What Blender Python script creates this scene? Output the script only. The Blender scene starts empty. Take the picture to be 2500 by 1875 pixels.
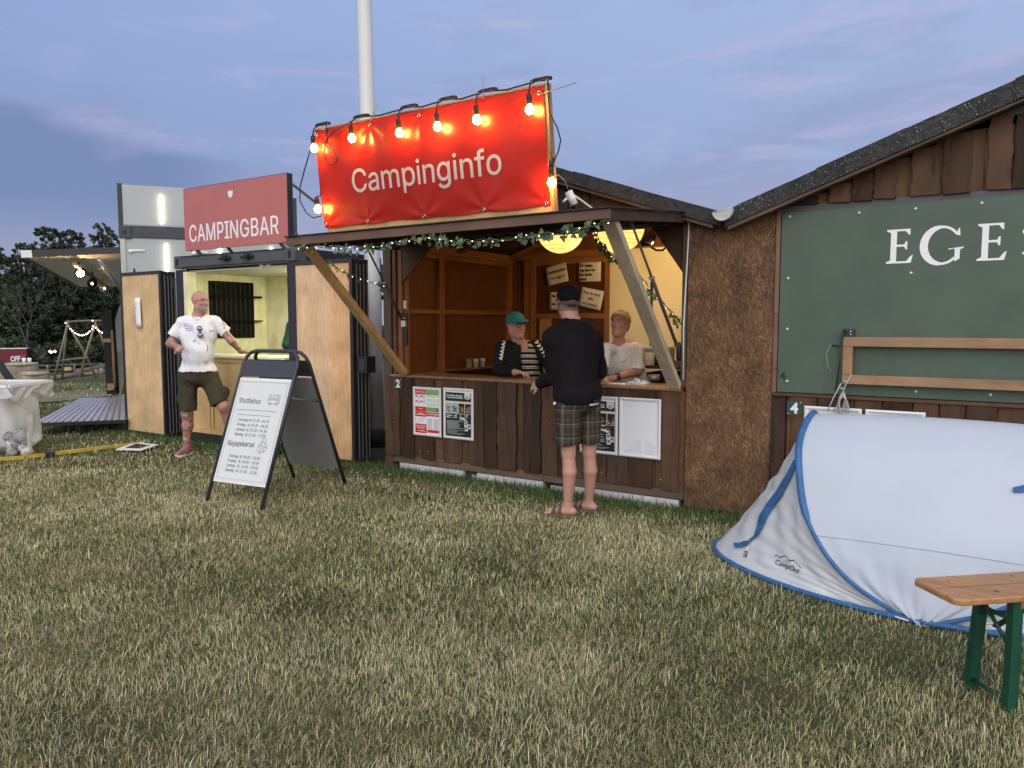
import bpy, math, random
import numpy as np
from mathutils import Vector, Matrix
from mathutils.bvhtree import BVHTree
random.seed(7); rng = np.random.default_rng(7)
scn = bpy.context.scene
COL = scn.collection
PI = math.pi
# ------------------------------------------------------------------ camera
# world: X runs along the hut fronts (to the right), Y into the huts, Z up
FPX, PITCH, YAW, CAMH = 1812.0, math.radians(4.7165), math.radians(32.719), 1.5
cd = bpy.data.cameras.new('camera'); cam = bpy.data.objects.new('camera', cd); COL.objects.link(cam)
cam.location = (0, 0, CAMH); cam.rotation_euler = (PI/2 - PITCH, 0, YAW)
cd.sensor_width = 36; cd.lens = FPX/2500*36; cd.clip_start = .05; cd.clip_end = 3000
scn.camera = cam
CYw, SYw = math.cos(YAW), math.sin(YAW)
# ------------------------------------------------------------------ world: dusk sky
w = bpy.data.worlds.new('World'); scn.world = w; w.use_nodes = True
nt = w.node_tree; N = nt.nodes; L = nt.links
for n in list(N): N.remove(n)
def nd(t, **k):
    n = N.new(t)
    for a, b in k.items(): setattr(n, a, b)
    return n
out = nd('ShaderNodeOutputWorld'); bg = nd('ShaderNodeBackground'); L.new(bg.outputs[0], out.inputs[0])
tc = nd('ShaderNodeTexCoord'); sep = nd('ShaderNodeSeparateXYZ'); L.new(tc.outputs['Generated'], sep.inputs[0])
def ramp(stops, src, interp='LINEAR'):
    r = nd('ShaderNodeValToRGB'); cr = r.color_ramp; cr.interpolation = interp
    while len(cr.elements) < len(stops): cr.elements.new(.5)
    for e, (p, c) in zip(cr.elements, stops): e.position = p; e.color = (*c, 1)
    L.new(src, r.inputs[0]); return r.outputs[0]
def mix(a, b, f, mode='MIX'):
    m = nd('ShaderNodeMix', data_type='RGBA', blend_type=mode)
    if hasattr(f, 'node'): L.new(f, m.inputs[0])
    else: m.inputs[0].default_value = f
    for s, i in ((a, 6), (b, 7)):
        if hasattr(s, 'node'): L.new(s, m.inputs[i])
        else: m.inputs[i].default_value = (*s, 1)
    return m.outputs[2]
def mth(op, a, b=None, c=None, clamp=False):
    m = nd('ShaderNodeMath', operation=op, use_clamp=clamp)
    for i, s in enumerate((a, b, c)):
        if s is None: continue
        if hasattr(s, 'node'): L.new(s, m.inputs[i])
        else: m.inputs[i].default_value = s
    return m.outputs[0]
def wvec(sc):
    m = nd('ShaderNodeMapping'); m.inputs['Scale'].default_value = sc; L.new(tc.outputs['Generated'], m.inputs[0]); return m.outputs[0]
def wnoise(vec, scale, det=6, rough=.55, dist=0):
    n = nd('ShaderNodeTexNoise'); L.new(vec, n.inputs['Vector'])
    n.inputs['Scale'].default_value = scale; n.inputs['Detail'].default_value = det; n.inputs['Roughness'].default_value = rough; n.inputs['Distortion'].default_value = dist
    return n.outputs[0]
zz = sep.outputs[2]
clear = ramp([(0, (.37, .365, .50)), (.08, (.34, .37, .55)), (.20, (.27, .365, .635)), (.40, (.31, .42, .73)), (.7, (.38, .48, .78)), (1, (.46, .56, .82))], zz)
# brighter and more lavender towards the right (the last light), darker to the left
azim = mth('MULTIPLY_ADD', sep.outputs[0], .5, mth('MULTIPLY', sep.outputs[1], .28))
azf = mth('MULTIPLY_ADD', azim, 1.2, .45, clamp=True)
clear = mix(clear, mix(clear, (1.42, 1.30, 1.12), 1.0, 'MULTIPLY'), azf)
cl = wnoise(wvec((1, 1, 3.0)), 2.0, 9, .60, .25)
cl2 = wnoise(wvec((1, 1, 3.5)), 11, 7, .62, .3)
clm = mth('ADD', mth('MULTIPLY', cl, .8), mth('MULTIPLY', cl2, .2))
f1 = ramp([(.46, (0, 0, 0)), (.60, (1, 1, 1))], clm, 'EASE')
sky = mix(clear, mix(clear, (.275, .32, .54), .42), f1)
f2 = ramp([(.5, (0, 0, 0)), (.68, (.5, .5, .5))], wnoise(wvec((1.3, 1, 7)), 3.6, 7, .6, .6), 'EASE')
sky = mix(sky, (.50, .50, .74), f2)
# a darker bank of cloud low on the left, its edge falling to the right
def vdot(v):
    m = nd('ShaderNodeVectorMath', operation='DOT_PRODUCT'); L.new(tc.outputs['Generated'], m.inputs[0]); m.inputs[1].default_value = v; return m.outputs['Value']
bk = mth('ADD', vdot((-.2653, -.0167, -.9640)), mth('MULTIPLY_ADD', wnoise(wvec((1, 1, 2)), 7, 7, .6, .2), .05, -.025))
side = ramp([(.0, (1, 1, 1)), (.13, (0, 0, 0))], mth('MULTIPLY_ADD', vdot((CYw, SYw, 0)), 1.0, .42), 'EASE')
low = ramp([(.07, (0, 0, 0)), (.15, (1, 1, 1))], zz, 'EASE')
bkm = mth('MULTIPLY', mth('MULTIPLY', ramp([(.0, (0, 0, 0)), (.022, (1, 1, 1))], bk, 'EASE'), side), mth('MULTIPLY', low, .95))
sky = mix(sky, (.195, .27, .49), bkm)
pk = ramp([(.64, (0, 0, 0)), (.76, (.12, .12, .12))], wnoise(wvec((1.2, 1, 3.2)), 5.5, 4, .5, .3), 'EASE')
sky = mix(sky, (.60, .50, .72), pk)
nish = nd('ShaderNodeTexSky', sky_type='NISHITA', sun_disc=False)
nish.sun_elevation = math.radians(2); nish.sun_rotation = math.radians(150)
sky = mix(sky, mix(nish.outputs[0], (.09, .09, .09), 1.0, 'MULTIPLY'), .05)
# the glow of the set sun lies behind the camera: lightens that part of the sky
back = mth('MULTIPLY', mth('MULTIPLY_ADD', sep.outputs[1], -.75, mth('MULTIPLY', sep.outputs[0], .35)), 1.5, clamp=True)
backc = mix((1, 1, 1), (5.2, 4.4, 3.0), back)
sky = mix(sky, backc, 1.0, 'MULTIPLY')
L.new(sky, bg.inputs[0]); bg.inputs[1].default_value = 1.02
# ------------------------------------------------------------------ weak, very soft light of the set sun
sd = bpy.data.lights.new('evening_sun', 'SUN'); sun = bpy.data.objects.new('evening_sun', sd); COL.objects.link(sun)
sd.energy = .55; sd.angle = math.radians(60); sd.color = (1, .93, .84)
sun.rotation_euler = Vector((-.30, .80, -.62)).to_track_quat('-Z', 'Y').to_euler()
scn.view_settings.view_transform = 'Standard'; scn.view_settings.look = 'None'
scn.view_settings.exposure = 0.0; scn.view_settings.gamma = 1.0
scn.cycles.use_light_tree = True; scn.cycles.max_bounces = 6; scn.cycles.sample_clamp_indirect = 4
# ------------------------------------------------------------------ geometry of the view (pixels of the 2500 x 1875 photograph)
CP, SP, CY, SY = math.cos(PITCH), math.sin(PITCH), math.cos(YAW), math.sin(YAW)
FW = Vector((-SY*CP, CY*CP, -SP)); RT = Vector((CY, SY, 0)); UP = RT.cross(FW); CAM = Vector((0, 0, CAMH))
def ray(px, py): return FW*FPX + RT*(px-1250) - UP*(py-937.5)
def G(px, py, z=0.0):
    r = ray(px, py); return CAM + r*((z-CAMH)/r.z)
def onY(px, py, y):
    r = ray(px, py); return CAM + r*(y/r.y)
def onX(px, py, x):
    r = ray(px, py); return CAM + r*(x/r.x)
def P(px, py, d):
    r = ray(px, py); return CAM + r*(d/(r.x*-SY + r.y*CY))
# ------------------------------------------------------------------ object helpers
WL = {}
def tag(o, label, cat, group=None, kind=None):
    if label: o['label'] = label
    if cat: o['category'] = cat
    if group: o['group'] = group
    if kind: o['kind'] = kind
    return o
def thing(name, label, cat, loc=(0, 0, 0), group=None):
    o = bpy.data.objects.new(name, None); COL.objects.link(o); o.location = loc; o.empty_display_size = .1
    WL[o] = Vector(loc); return tag(o, label, cat, group)
def link(name, me, parent=None, loc=None, label=None):
    """me holds world coordinates; moved so that the object's origin is its parent's (or loc)"""
    o = bpy.data.objects.new(name, me); COL.objects.link(o)
    if parent is not None:
        me.transform(Matrix.Translation(-WL[parent])); o.parent = parent; WL[o] = WL[parent]
    else:
        loc = Vector(loc) if loc is not None else Vector((0, 0, 0))
        me.transform(Matrix.Translation(-loc)); o.location = loc; WL[o] = loc
    if label: o['label'] = label
    return o
I4 = Matrix.Identity(4)
def face(o, ang=0.0, tilt=0.0):
    """frame of an upright face: x right, y up, z out towards -Y; ang turns about Z, tilt leans the top back"""
    m = Matrix(((1, 0, 0, 0), (0, 0, -1, 0), (0, 1, 0, 0), (0, 0, 0, 1)))
    return Matrix.Translation(Vector(o)) @ Matrix.Rotation(ang, 4, 'Z') @ m @ Matrix.Rotation(-tilt, 4, 'X')
FR = face((0, 5.66, 0))
SPLIT = {'corner_post', 'frame_beam', 'header_beam', 'wall_stud', 'wall_rail', 'corner_bracket', 'door_jamb', 'skid', 'frame_post', 'door_frame', 'door_rail', 'inner_plank', 'rafter', 'roof_boarding', 'hatch_batten', 'frame_batten', 'eyelet', 'cable_tie', 'bolt_head', 'rail_bar', 'leg', 'table_leg', 'bar_batten', 'slat', 'shelf_rail', 'lashing_bar', 'timber_batten', 'cross_bearer', 'brace', 'post', 'rail', 'pole_joint', 'bracket', 'sandal_strap', 'wall_panel', 'soffit_board', 'sunglass_lens', 'undershirt_x', 'screw', 'glass'}
class MB:
    def __init__(s): s.v = []; s.f = []; s.c = []; s.s = []
    def add(s, vs, fs, col=(1, 1, 1), smooth=False, M=None):
        b = len(s.v)
        s.v += [tuple(M @ Vector(v)) if M is not None else tuple(v) for v in vs]
        s.f += [tuple(b+i for i in f) for f in fs]; s.c += [col]*len(fs); s.s += [smooth]*len(fs); return s
    def box(s, x0, x1, y0, y1, z0, z1, M=None, col=(1, 1, 1)):
        v = [(x, y, z) for x in (x0, x1) for y in (y0, y1) for z in (z0, z1)]
        return s.add(v, [(0, 1, 3, 2), (4, 6, 7, 5), (0, 4, 5, 1), (2, 3, 7, 6), (0, 2, 6, 4), (1, 5, 7, 3)], col, False, M)
    def bar(s, a, b, w, h, up=(0, 0, 1), col=(1, 1, 1)):
        a = Vector(a); b = Vector(b); d = (b-a).normalized(); x = d.cross(Vector(up))
        x = x.normalized() if x.length > 1e-5 else Vector((1, 0, 0)); y = x.cross(d)
        v = [p + x*sx*w/2 + y*sy*h/2 for p in (a, b) for sx, sy in ((-1, -1), (1, -1), (1, 1), (-1, 1))]
        return s.add(v, [(3, 2, 1, 0), (4, 5, 6, 7), (0, 1, 5, 4), (1, 2, 6, 5), (2, 3, 7, 6), (3, 0, 4, 7)], col)
    def tube(s, pts, r, n=8, col=(1, 1, 1), closed=False, cap=True):
        pts = [Vector(p) for p in pts]; m = len(pts); vs = []; fs = []
        rr = r if isinstance(r, (list, tuple)) else [r]*m
        ref = None
        for i, p in enumerate(pts):
            if closed: d = pts[(i+1) % m]-pts[i-1]
            else: d = pts[min(i+1, m-1)]-pts[max(i-1, 0)]
            d = d.normalized() if d.length > 0 else Vector((0, 0, 1))
            if ref is None: ref = d.orthogonal().normalized()
            ref = (ref - d*ref.dot(d)); ref = ref.normalized() if ref.length > 1e-6 else d.orthogonal().normalized()
            q = d.cross(ref)
            vs += [p + (ref*math.cos(2*PI*k/n) + q*math.sin(2*PI*k/n))*rr[i] for k in range(n)]
        for i in range(m if closed else m-1):
            j = (i+1) % m
            fs += [(i*n+k, i*n+(k+1) % n, j*n+(k+1) % n, j*n+k) for k in range(n)]
        if cap and not closed: fs += [tuple(range(n-1, -1, -1)), tuple((m-1)*n+k for k in range(n))]
        return s.add(vs, fs, col, True)
    def lathe(s, prof, c, n=20, M=None, col=(1, 1, 1)):
        vs = []; fs = []
        for r, z in prof: vs += [(c[0]+r*math.cos(2*PI*k/n), c[1]+r*math.sin(2*PI*k/n), c[2]+z) for k in range(n)]
        for i in range(len(prof)-1): fs += [(i*n+k, i*n+(k+1) % n, (i+1)*n+(k+1) % n, (i+1)*n+k) for k in range(n)]
        fs += [tuple(range(n-1, -1, -1)), tuple((len(prof)-1)*n+k for k in range(n))]
        return s.add(vs, fs, col, True, M)
    def prism(s, poly, z0, z1, M=None, col=(1, 1, 1)):
        n = len(poly); vs = [(x, y, z0) for x, y in poly] + [(x, y, z1) for x, y in poly]
        fs = [tuple(range(n-1, -1, -1)), tuple(range(n, 2*n))] + [(i, (i+1) % n, n+(i+1) % n, n+i) for i in range(n)]
        return s.add(vs, fs, col, False, M)
    def ball(s, c, r, col=(1, 1, 1), n=12, sc=(1, 1, 1), M=None):
        prof = [(r*math.sin(PI*i/8)*1.0+1e-4, -r*math.cos(PI*i/8)*sc[2]) for i in range(9)]
        return s.lathe(prof, c, n, M, col)
    def quad(s, a, b, c, d, col=(1, 1, 1)): return s.add([a, b, c, d], [(0, 1, 2, 3)], col)
    def grid(s, fn, nu, nv, col=(1, 1, 1), closed=False):
        vs = [fn(i/nu, j/nv) for i in range(nu+1) for j in range(nv+1)]
        fs = [(i*(nv+1)+j, (i+1)*(nv+1)+j, (i+1)*(nv+1)+j+1, i*(nv+1)+j+1) for i in range(nu) for j in range(nv)]
        return s.add(vs, fs, col, True)
    def mesh(s, name):
        me = bpy.data.meshes.new(name); me.from_pydata(s.v, [], s.f)
        a = me.color_attributes.new('tint', 'FLOAT_COLOR', 'CORNER')
        cs = []
        for f, c in zip(s.f, s.c): cs += [c[0], c[1], c[2], 1.0]*len(f)
        a.data.foreach_set('color', cs); me.polygons.foreach_set('use_smooth', s.s); me.update(); return me
    def pieces(s):
        """connected components as separate builders"""
        par = list(range(len(s.v)))
        def find(a):
            while par[a] != a: par[a] = par[par[a]]; a = par[a]
            return a
        for f in s.f:
            r = find(f[0])
            for i in f[1:]: par[find(i)] = r
        gr = {}
        for i, f in enumerate(s.f): gr.setdefault(find(f[0]), []).append(i)
        out = []
        for ids in gr.values():
            m = MB(); mp = {}
            for i in ids:
                for v in s.f[i]:
                    if v not in mp: mp[v] = len(m.v); m.v.append(s.v[v])
                m.f.append(tuple(mp[v] for v in s.f[i])); m.c.append(s.c[i]); m.s.append(s.s[i])
            out.append(m)
        return out
    def build(s, name, mat, parent=None, loc=None, label=None, bev=0, thick=0):
        if name in SPLIT and parent is not None:
            ps = s.pieces()
            if 1 < len(ps) <= 60: return [m.build1(name, mat, parent, loc, label, bev, thick) for m in ps][0]
        return s.build1(name, mat, parent, loc, label, bev, thick)
    def build1(s, name, mat, parent=None, loc=None, label=None, bev=0, thick=0):
        me = s.mesh(name); me.materials.append(mat); o = link(name, me, parent, loc, label)
        if thick:
            md = o.modifiers.new('t', 'SOLIDIFY'); md.thickness = thick; md.offset = 0
        if bev:
            md = o.modifiers.new('b', 'BEVEL'); md.width = bev; md.segments = 2; md.limit_method = 'ANGLE'
        return o
def plank(mb, x0, x1, y0, y1, z0, z1, M, wav=.012, col=(1, 1, 1), n=12, ends=.006, vertical=True):
    sl, sr = random.uniform(0, 9), random.uniform(0, 9)
    def wv(t, s): return wav*(math.sin(t*5+s)*.5 + math.sin(t*13+s*3)*.3 + random.uniform(-.25, .25))
    L_ = [(x0+wv(i/n*2, sl), y0+(y1-y0)*i/n) for i in range(n+1)]
    R_ = [(x1+wv(i/n*2, sr), y0+(y1-y0)*i/n) for i in range(n+1)]
    L_[0] = (L_[0][0], y0+random.uniform(-ends, ends)); R_[0] = (R_[0][0], y0+random.uniform(-ends, ends))
    poly = L_[::-1] + R_
    poly = poly[::-1]
    if not vertical: poly = [(y, x) for x, y in poly][::-1]
    mb.prism(poly[::-1], z0, z1, M, col)
# ------------------------------------------------------------------ materials
MATS = {}
def mat(name, col=(.5, .5, .5), rough=.7, spec=.4, var=.12, vscale=12, bump=.0, bscale=60, emit=None, es=0, metal=0, stretch=(1, 1, 1), col2=None, trans=0, thr=(.35, .65), alpha=1, sheen=0, coord='Object'):
    """principled surface; base = mix(col, col2 or darker col) by stretched noise, times the 'tint' of each face"""
    if name in MATS: return MATS[name]
    m = bpy.data.materials.new(name); m.use_nodes = True; t = m.node_tree; n = t.nodes; l = t.links
    b = n['Principled BSDF']; b.inputs['Roughness'].default_value = rough; b.inputs['Metallic'].default_value = metal
    b.inputs['Specular IOR Level'].default_value = spec
    tc = n.new('ShaderNodeTexCoord'); mp = n.new('ShaderNodeMapping'); mp.inputs['Scale'].default_value = stretch
    l.new(tc.outputs[coord], mp.inputs[0])
    nz = n.new('ShaderNodeTexNoise'); nz.inputs['Scale'].default_value = vscale; nz.inputs['Detail'].default_value = 8; nz.inputs['Roughness'].default_value = .6
    l.new(mp.outputs[0], nz.inputs['Vector'])
    r = n.new('ShaderNodeValToRGB'); r.color_ramp.elements[0].position = thr[0]; r.color_ramp.elements[1].position = thr[1]
    c2 = col2 or tuple(c*(1-var*2) for c in col)
    r.color_ramp.elements[0].color = (*c2, 1); r.color_ramp.elements[1].color = (*col, 1)
    l.new(nz.outputs[0], r.inputs[0])
    at = n.new('ShaderNodeAttribute'); at.attribute_name = 'tint'
    mx = n.new('ShaderNodeMix'); mx.data_type = 'RGBA'; mx.blend_type = 'MULTIPLY'; mx.inputs[0].default_value = 1
    l.new(r.outputs[0], mx.inputs[6]); l.new(at.outputs['Color'], mx.inputs[7]); l.new(mx.outputs[2], b.inputs['Base Color'])
    if bump:
        n2 = n.new('ShaderNodeTexNoise'); n2.inputs['Scale'].default_value = bscale; n2.inputs['Detail'].default_value = 5; l.new(mp.outputs[0], n2.inputs['Vector'])
        bp = n.new('ShaderNodeBump'); bp.inputs['Strength'].default_value = bump; bp.inputs['Distance'].default_value = .02; l.new(n2.outputs[0], bp.inputs['Height']); l.new(bp.outputs[0], b.inputs['Normal'])
    if emit: b.inputs['Emission Color'].default_value = (*emit, 1); b.inputs['Emission Strength'].default_value = es
    if trans: b.inputs['Transmission Weight'].default_value = trans
    if sheen: b.inputs['Sheen Weight'].default_value = sheen
    if alpha < 1: b.inputs['Alpha'].default_value = alpha
    MATS[name] = m; return m
def wood(name, light, dark, rough=.6, along=2, grain=18, knots=True, spec=.3, bump=.15):
    """flowing grain along one axis (object space)"""
    if name in MATS: return MATS[name]
    m = bpy.data.materials.new(name); m.use_nodes = True; t = m.node_tree; n = t.nodes; l = t.links; b = n['Principled BSDF']
    b.inputs['Roughness'].default_value = rough; b.inputs['Specular IOR Level'].default_value = spec
    tc = n.new('ShaderNodeTexCoord'); mp = n.new('ShaderNodeMapping'); sc = [1, 1, 1]; sc[along] = .12; mp.inputs['Scale'].default_value = sc
    l.new(tc.outputs['Object'], mp.inputs[0])
    n1 = n.new('ShaderNodeTexNoise'); n1.inputs['Scale'].default_value = 2.6; n1.inputs['Detail'].default_value = 3; n1.inputs['Distortion'].default_value = .6; l.new(mp.outputs[0], n1.inputs['Vector'])
    mm = n.new('ShaderNodeMath'); mm.operation = 'MULTIPLY'; mm.inputs[1].default_value = grain; l.new(n1.outputs[0], mm.inputs[0])
    fr = n.new('ShaderNodeMath'); fr.operation = 'PINGPONG'; fr.inputs[1].default_value = 1; l.new(mm.outputs[0], fr.inputs[0])
    n2 = n.new('ShaderNodeTexNoise'); n2.inputs['Scale'].default_value = 60; n2.inputs['Detail'].default_value = 6; l.new(mp.outputs[0], n2.inputs['Vector'])
    ad = n.new('ShaderNodeMath'); ad.operation = 'MULTIPLY_ADD'; ad.inputs[1].default_value = .55; l.new(fr.outputs[0], ad.inputs[0])
    m3 = n.new('ShaderNodeMath'); m3.operation = 'MULTIPLY'; m3.inputs[1].default_value = .55; l.new(n2.outputs[0], m3.inputs[0]); l.new(m3.outputs[0], ad.inputs[2])
    r = n.new('ShaderNodeValToRGB'); r.color_ramp.elements[0].position = .12; r.color_ramp.elements[1].position = .85
    r.color_ramp.elements[0].color = (*dark, 1); r.color_ramp.elements[1].color = (*light, 1); e = r.color_ramp.elements.new(.35); e.color = (*[(a*2+c)/3 for a, c in zip(light, dark)], 1)
    l.new(ad.outputs[0], r.inputs[0])
    n4 = n.new('ShaderNodeTexNoise'); n4.inputs['Scale'].default_value = 3.5; n4.inputs['Detail'].default_value = 4; l.new(tc.outputs['Object'], n4.inputs['Vector'])
    r4 = n.new('ShaderNodeValToRGB'); r4.color_ramp.elements[0].position = .3; r4.color_ramp.elements[1].position = .7
    r4.color_ramp.elements[0].color = (.78, .76, .74, 1); r4.color_ramp.elements[1].color = (1.1, 1.08, 1.05, 1); l.new(n4.outputs[0], r4.inputs[0])
    at = n.new('ShaderNodeAttribute'); at.attribute_name = 'tint'
    x1 = n.new('ShaderNodeMix'); x1.data_type = 'RGBA'; x1.blend_type = 'MULTIPLY'; x1.inputs[0].default_value = 1; l.new(r.outputs[0], x1.inputs[6]); l.new(at.outputs['Color'], x1.inputs[7])
    x2 = n.new('ShaderNodeMix'); x2.data_type = 'RGBA'; x2.blend_type = 'MULTIPLY'; x2.inputs[0].default_value = 1; l.new(x1.outputs[2], x2.inputs[6]); l.new(r4.outputs[0], x2.inputs[7])
    l.new(x2.outputs[2], b.inputs['Base Color'])
    bp = n.new('ShaderNodeBump'); bp.inputs['Strength'].default_value = bump; bp.inputs['Distance'].default_value = .01; l.new(ad.outputs[0], bp.inputs['Height']); l.new(bp.outputs[0], b.inputs['Normal'])
    MATS[name] = m; return m
def vcol_mat(name, rough=.6, spec=.35, bump=0, bscale=80, sss=0, sheen=0):
    m = mat(name, (1, 1, 1), rough, spec, var=.03, vscale=30, bump=bump, bscale=bscale, sheen=sheen)
    if sss:
        b = m.node_tree.nodes['Principled BSDF']; b.inputs['Subsurface Weight'].default_value = sss; b.inputs['Subsurface Radius'].default_value = (.01, .004, .002)
    return m
M_plank = wood('weathered_plank', (.092, .055, .035), (.022, .013, .009), .85, 2, 11, bump=.7, spec=.18)
M_planku = wood('stained_board', (.140, .080, .042), (.040, .023, .013), .8, 2, 9, bump=.4, spec=.2)
M_inner = wood('interior_panel', (.16, .055, .018), (.10, .032, .011), .55, 2, 6, bump=.05)
M_batten = wood('interior_batten', (.30, .125, .038), (.20, .078, .024), .5, 2, 7, bump=.1)
M_battenx = wood('interior_batten_flat', (.30, .125, .038), (.20, .078, .024), .5, 0, 7, bump=.1)
M_battenY = wood('interior_batten_deep', (.30, .125, .038), (.20, .078, .024), .5, 1, 7, bump=.1)
M_pine = wood('pine_board', (.56, .37, .185), (.37, .21, .09), .5, 2, 14)
M_pineX = wood('pine_board_flat', (.50, .35, .20), (.34, .20, .10), .6, 0, 10)
M_rail = wood('rail_wood', (.36, .225, .13), (.22, .12, .065), .65, 0, 9)
M_ply = wood('plywood_door', (.74, .53, .32), (.56, .34, .17), .5, 2, 40)
M_plyoak = wood('oak_plywood_door', (.68, .48, .26), (.50, .31, .145), .5, 2, 52)
M_plyin = wood('pale_plywood', (.80, .77, .53), (.64, .60, .37), .5, 2, 22)
M_birch = wood('birch_plywood', (.62, .42, .19), (.52, .33, .14), .45, 2, 5, bump=.03)
M_counter = wood('counter_wood', (.28, .15, .075), (.16, .08, .04), .4, 0, 10, spec=.5)
M_trim = wood('canopy_trim', (.15, .088, .060), (.09, .050, .034), .55, 0, 6, bump=.1)
M_dark = wood('dark_beam', (.075, .045, .030), (.035, .02, .014), .7, 0, 8)
M_log = wood('log_bark', (.235, .195, .15), (.11, .09, .068), .85, 2, 8, bump=.5)
M_steel = mat('black_steel', (.018, .019, .023), .45, .5, .1, 20, .05)
M_steelg = mat('grey_steel', (.085, .088, .095), .5, .4, .1, 8)
M_white = mat('white_paint', (.74, .74, .72), .45, .4, .03, 6)
M_whitep = mat('white_plastic', (.78, .78, .76), .4, .5, .03, 9)
M_paper = mat('paper', (.72, .70, .64), .8, .2, .03, 9)
M_print = mat('black_print', (.03, .03, .032), .7, .2, .02)
M_printg = mat('grey_print', (.14, .15, .17), .7, .2, .02)
M_printw = mat('white_print', (.80, .79, .78), .6, .3, .01)
M_tintp = mat('colour_print', (1, 1, 1), .6, .3, .02, 6)
M_alu = mat('aluminium', (.62, .62, .63), .35, .5, .06, 10, metal=.6)
M_cable = mat('black_cable', (.012, .012, .012), .5, .4, .1)
M_chrome = mat('chrome', (.6, .6, .6), .2, .6, .1, metal=1)
M_green = mat('green_board', (.080, .118, .084), .45, .35, .10, 2.6, .03, 300)
M_felt = mat('roof_felt', (.078, .077, .074), .95, .2, .3, 40, .8, 160, thr=(.3, .7))
# ------------------------------------------------------------------ lettering
def text_mesh(s, size, xs=1.0, bold=0.0, align='CENTER', shear=0.0, spacing=1.0, ext=.0006, res=3):
    cu = bpy.data.curves.new('txt', 'FONT'); cu.body = s; cu.size = size; cu.align_x = align; cu.offset = bold; cu.extrude = ext
    cu.shear = shear; cu.space_character = spacing; cu.resolution_u = res
    o = bpy.data.objects.new('txt', cu); COL.objects.link(o)
    dg = bpy.context.evaluated_depsgraph_get(); me = bpy.data.meshes.new_from_object(o.evaluated_get(dg))
    bpy.data.objects.remove(o)
    vs = [(v.co.x*xs, v.co.y, v.co.z) for v in me.vertices]; fs = [tuple(p.vertices) for p in me.polygons]
    bpy.data.meshes.remove(me); return vs, fs
def text(mb, s, size, x, y, z, M, xs=1.0, bold=0.0, align='CENTER', rot=0.0, shear=0.0, spacing=1.0, col=(1, 1, 1), fitw=None):
    vs, fs = text_mesh(s, size, xs, bold, align, shear, spacing)
    place_text(mb, vs, fs, x, y, z, M, align, rot, col, fitw)
def place_text(mb, vs, fs, x, y, z, M, align='CENTER', rot=0.0, col=(1, 1, 1), fitw=None):
    if fitw:
        a = min(v[0] for v in vs); b = max(v[0] for v in vs); k = fitw/(b-a)
        off = {'CENTER': (a+b)/2, 'LEFT': a, 'RIGHT': b}[align]
        vs = [((v[0]-off)*k, v[1], v[2]) for v in vs]
    c, sn = math.cos(rot), math.sin(rot)
    mb.add([(x+v[0]*c-v[1]*sn, y+v[0]*sn+v[1]*c, z+v[2]) for v in vs], fs, col, False, M)

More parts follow.
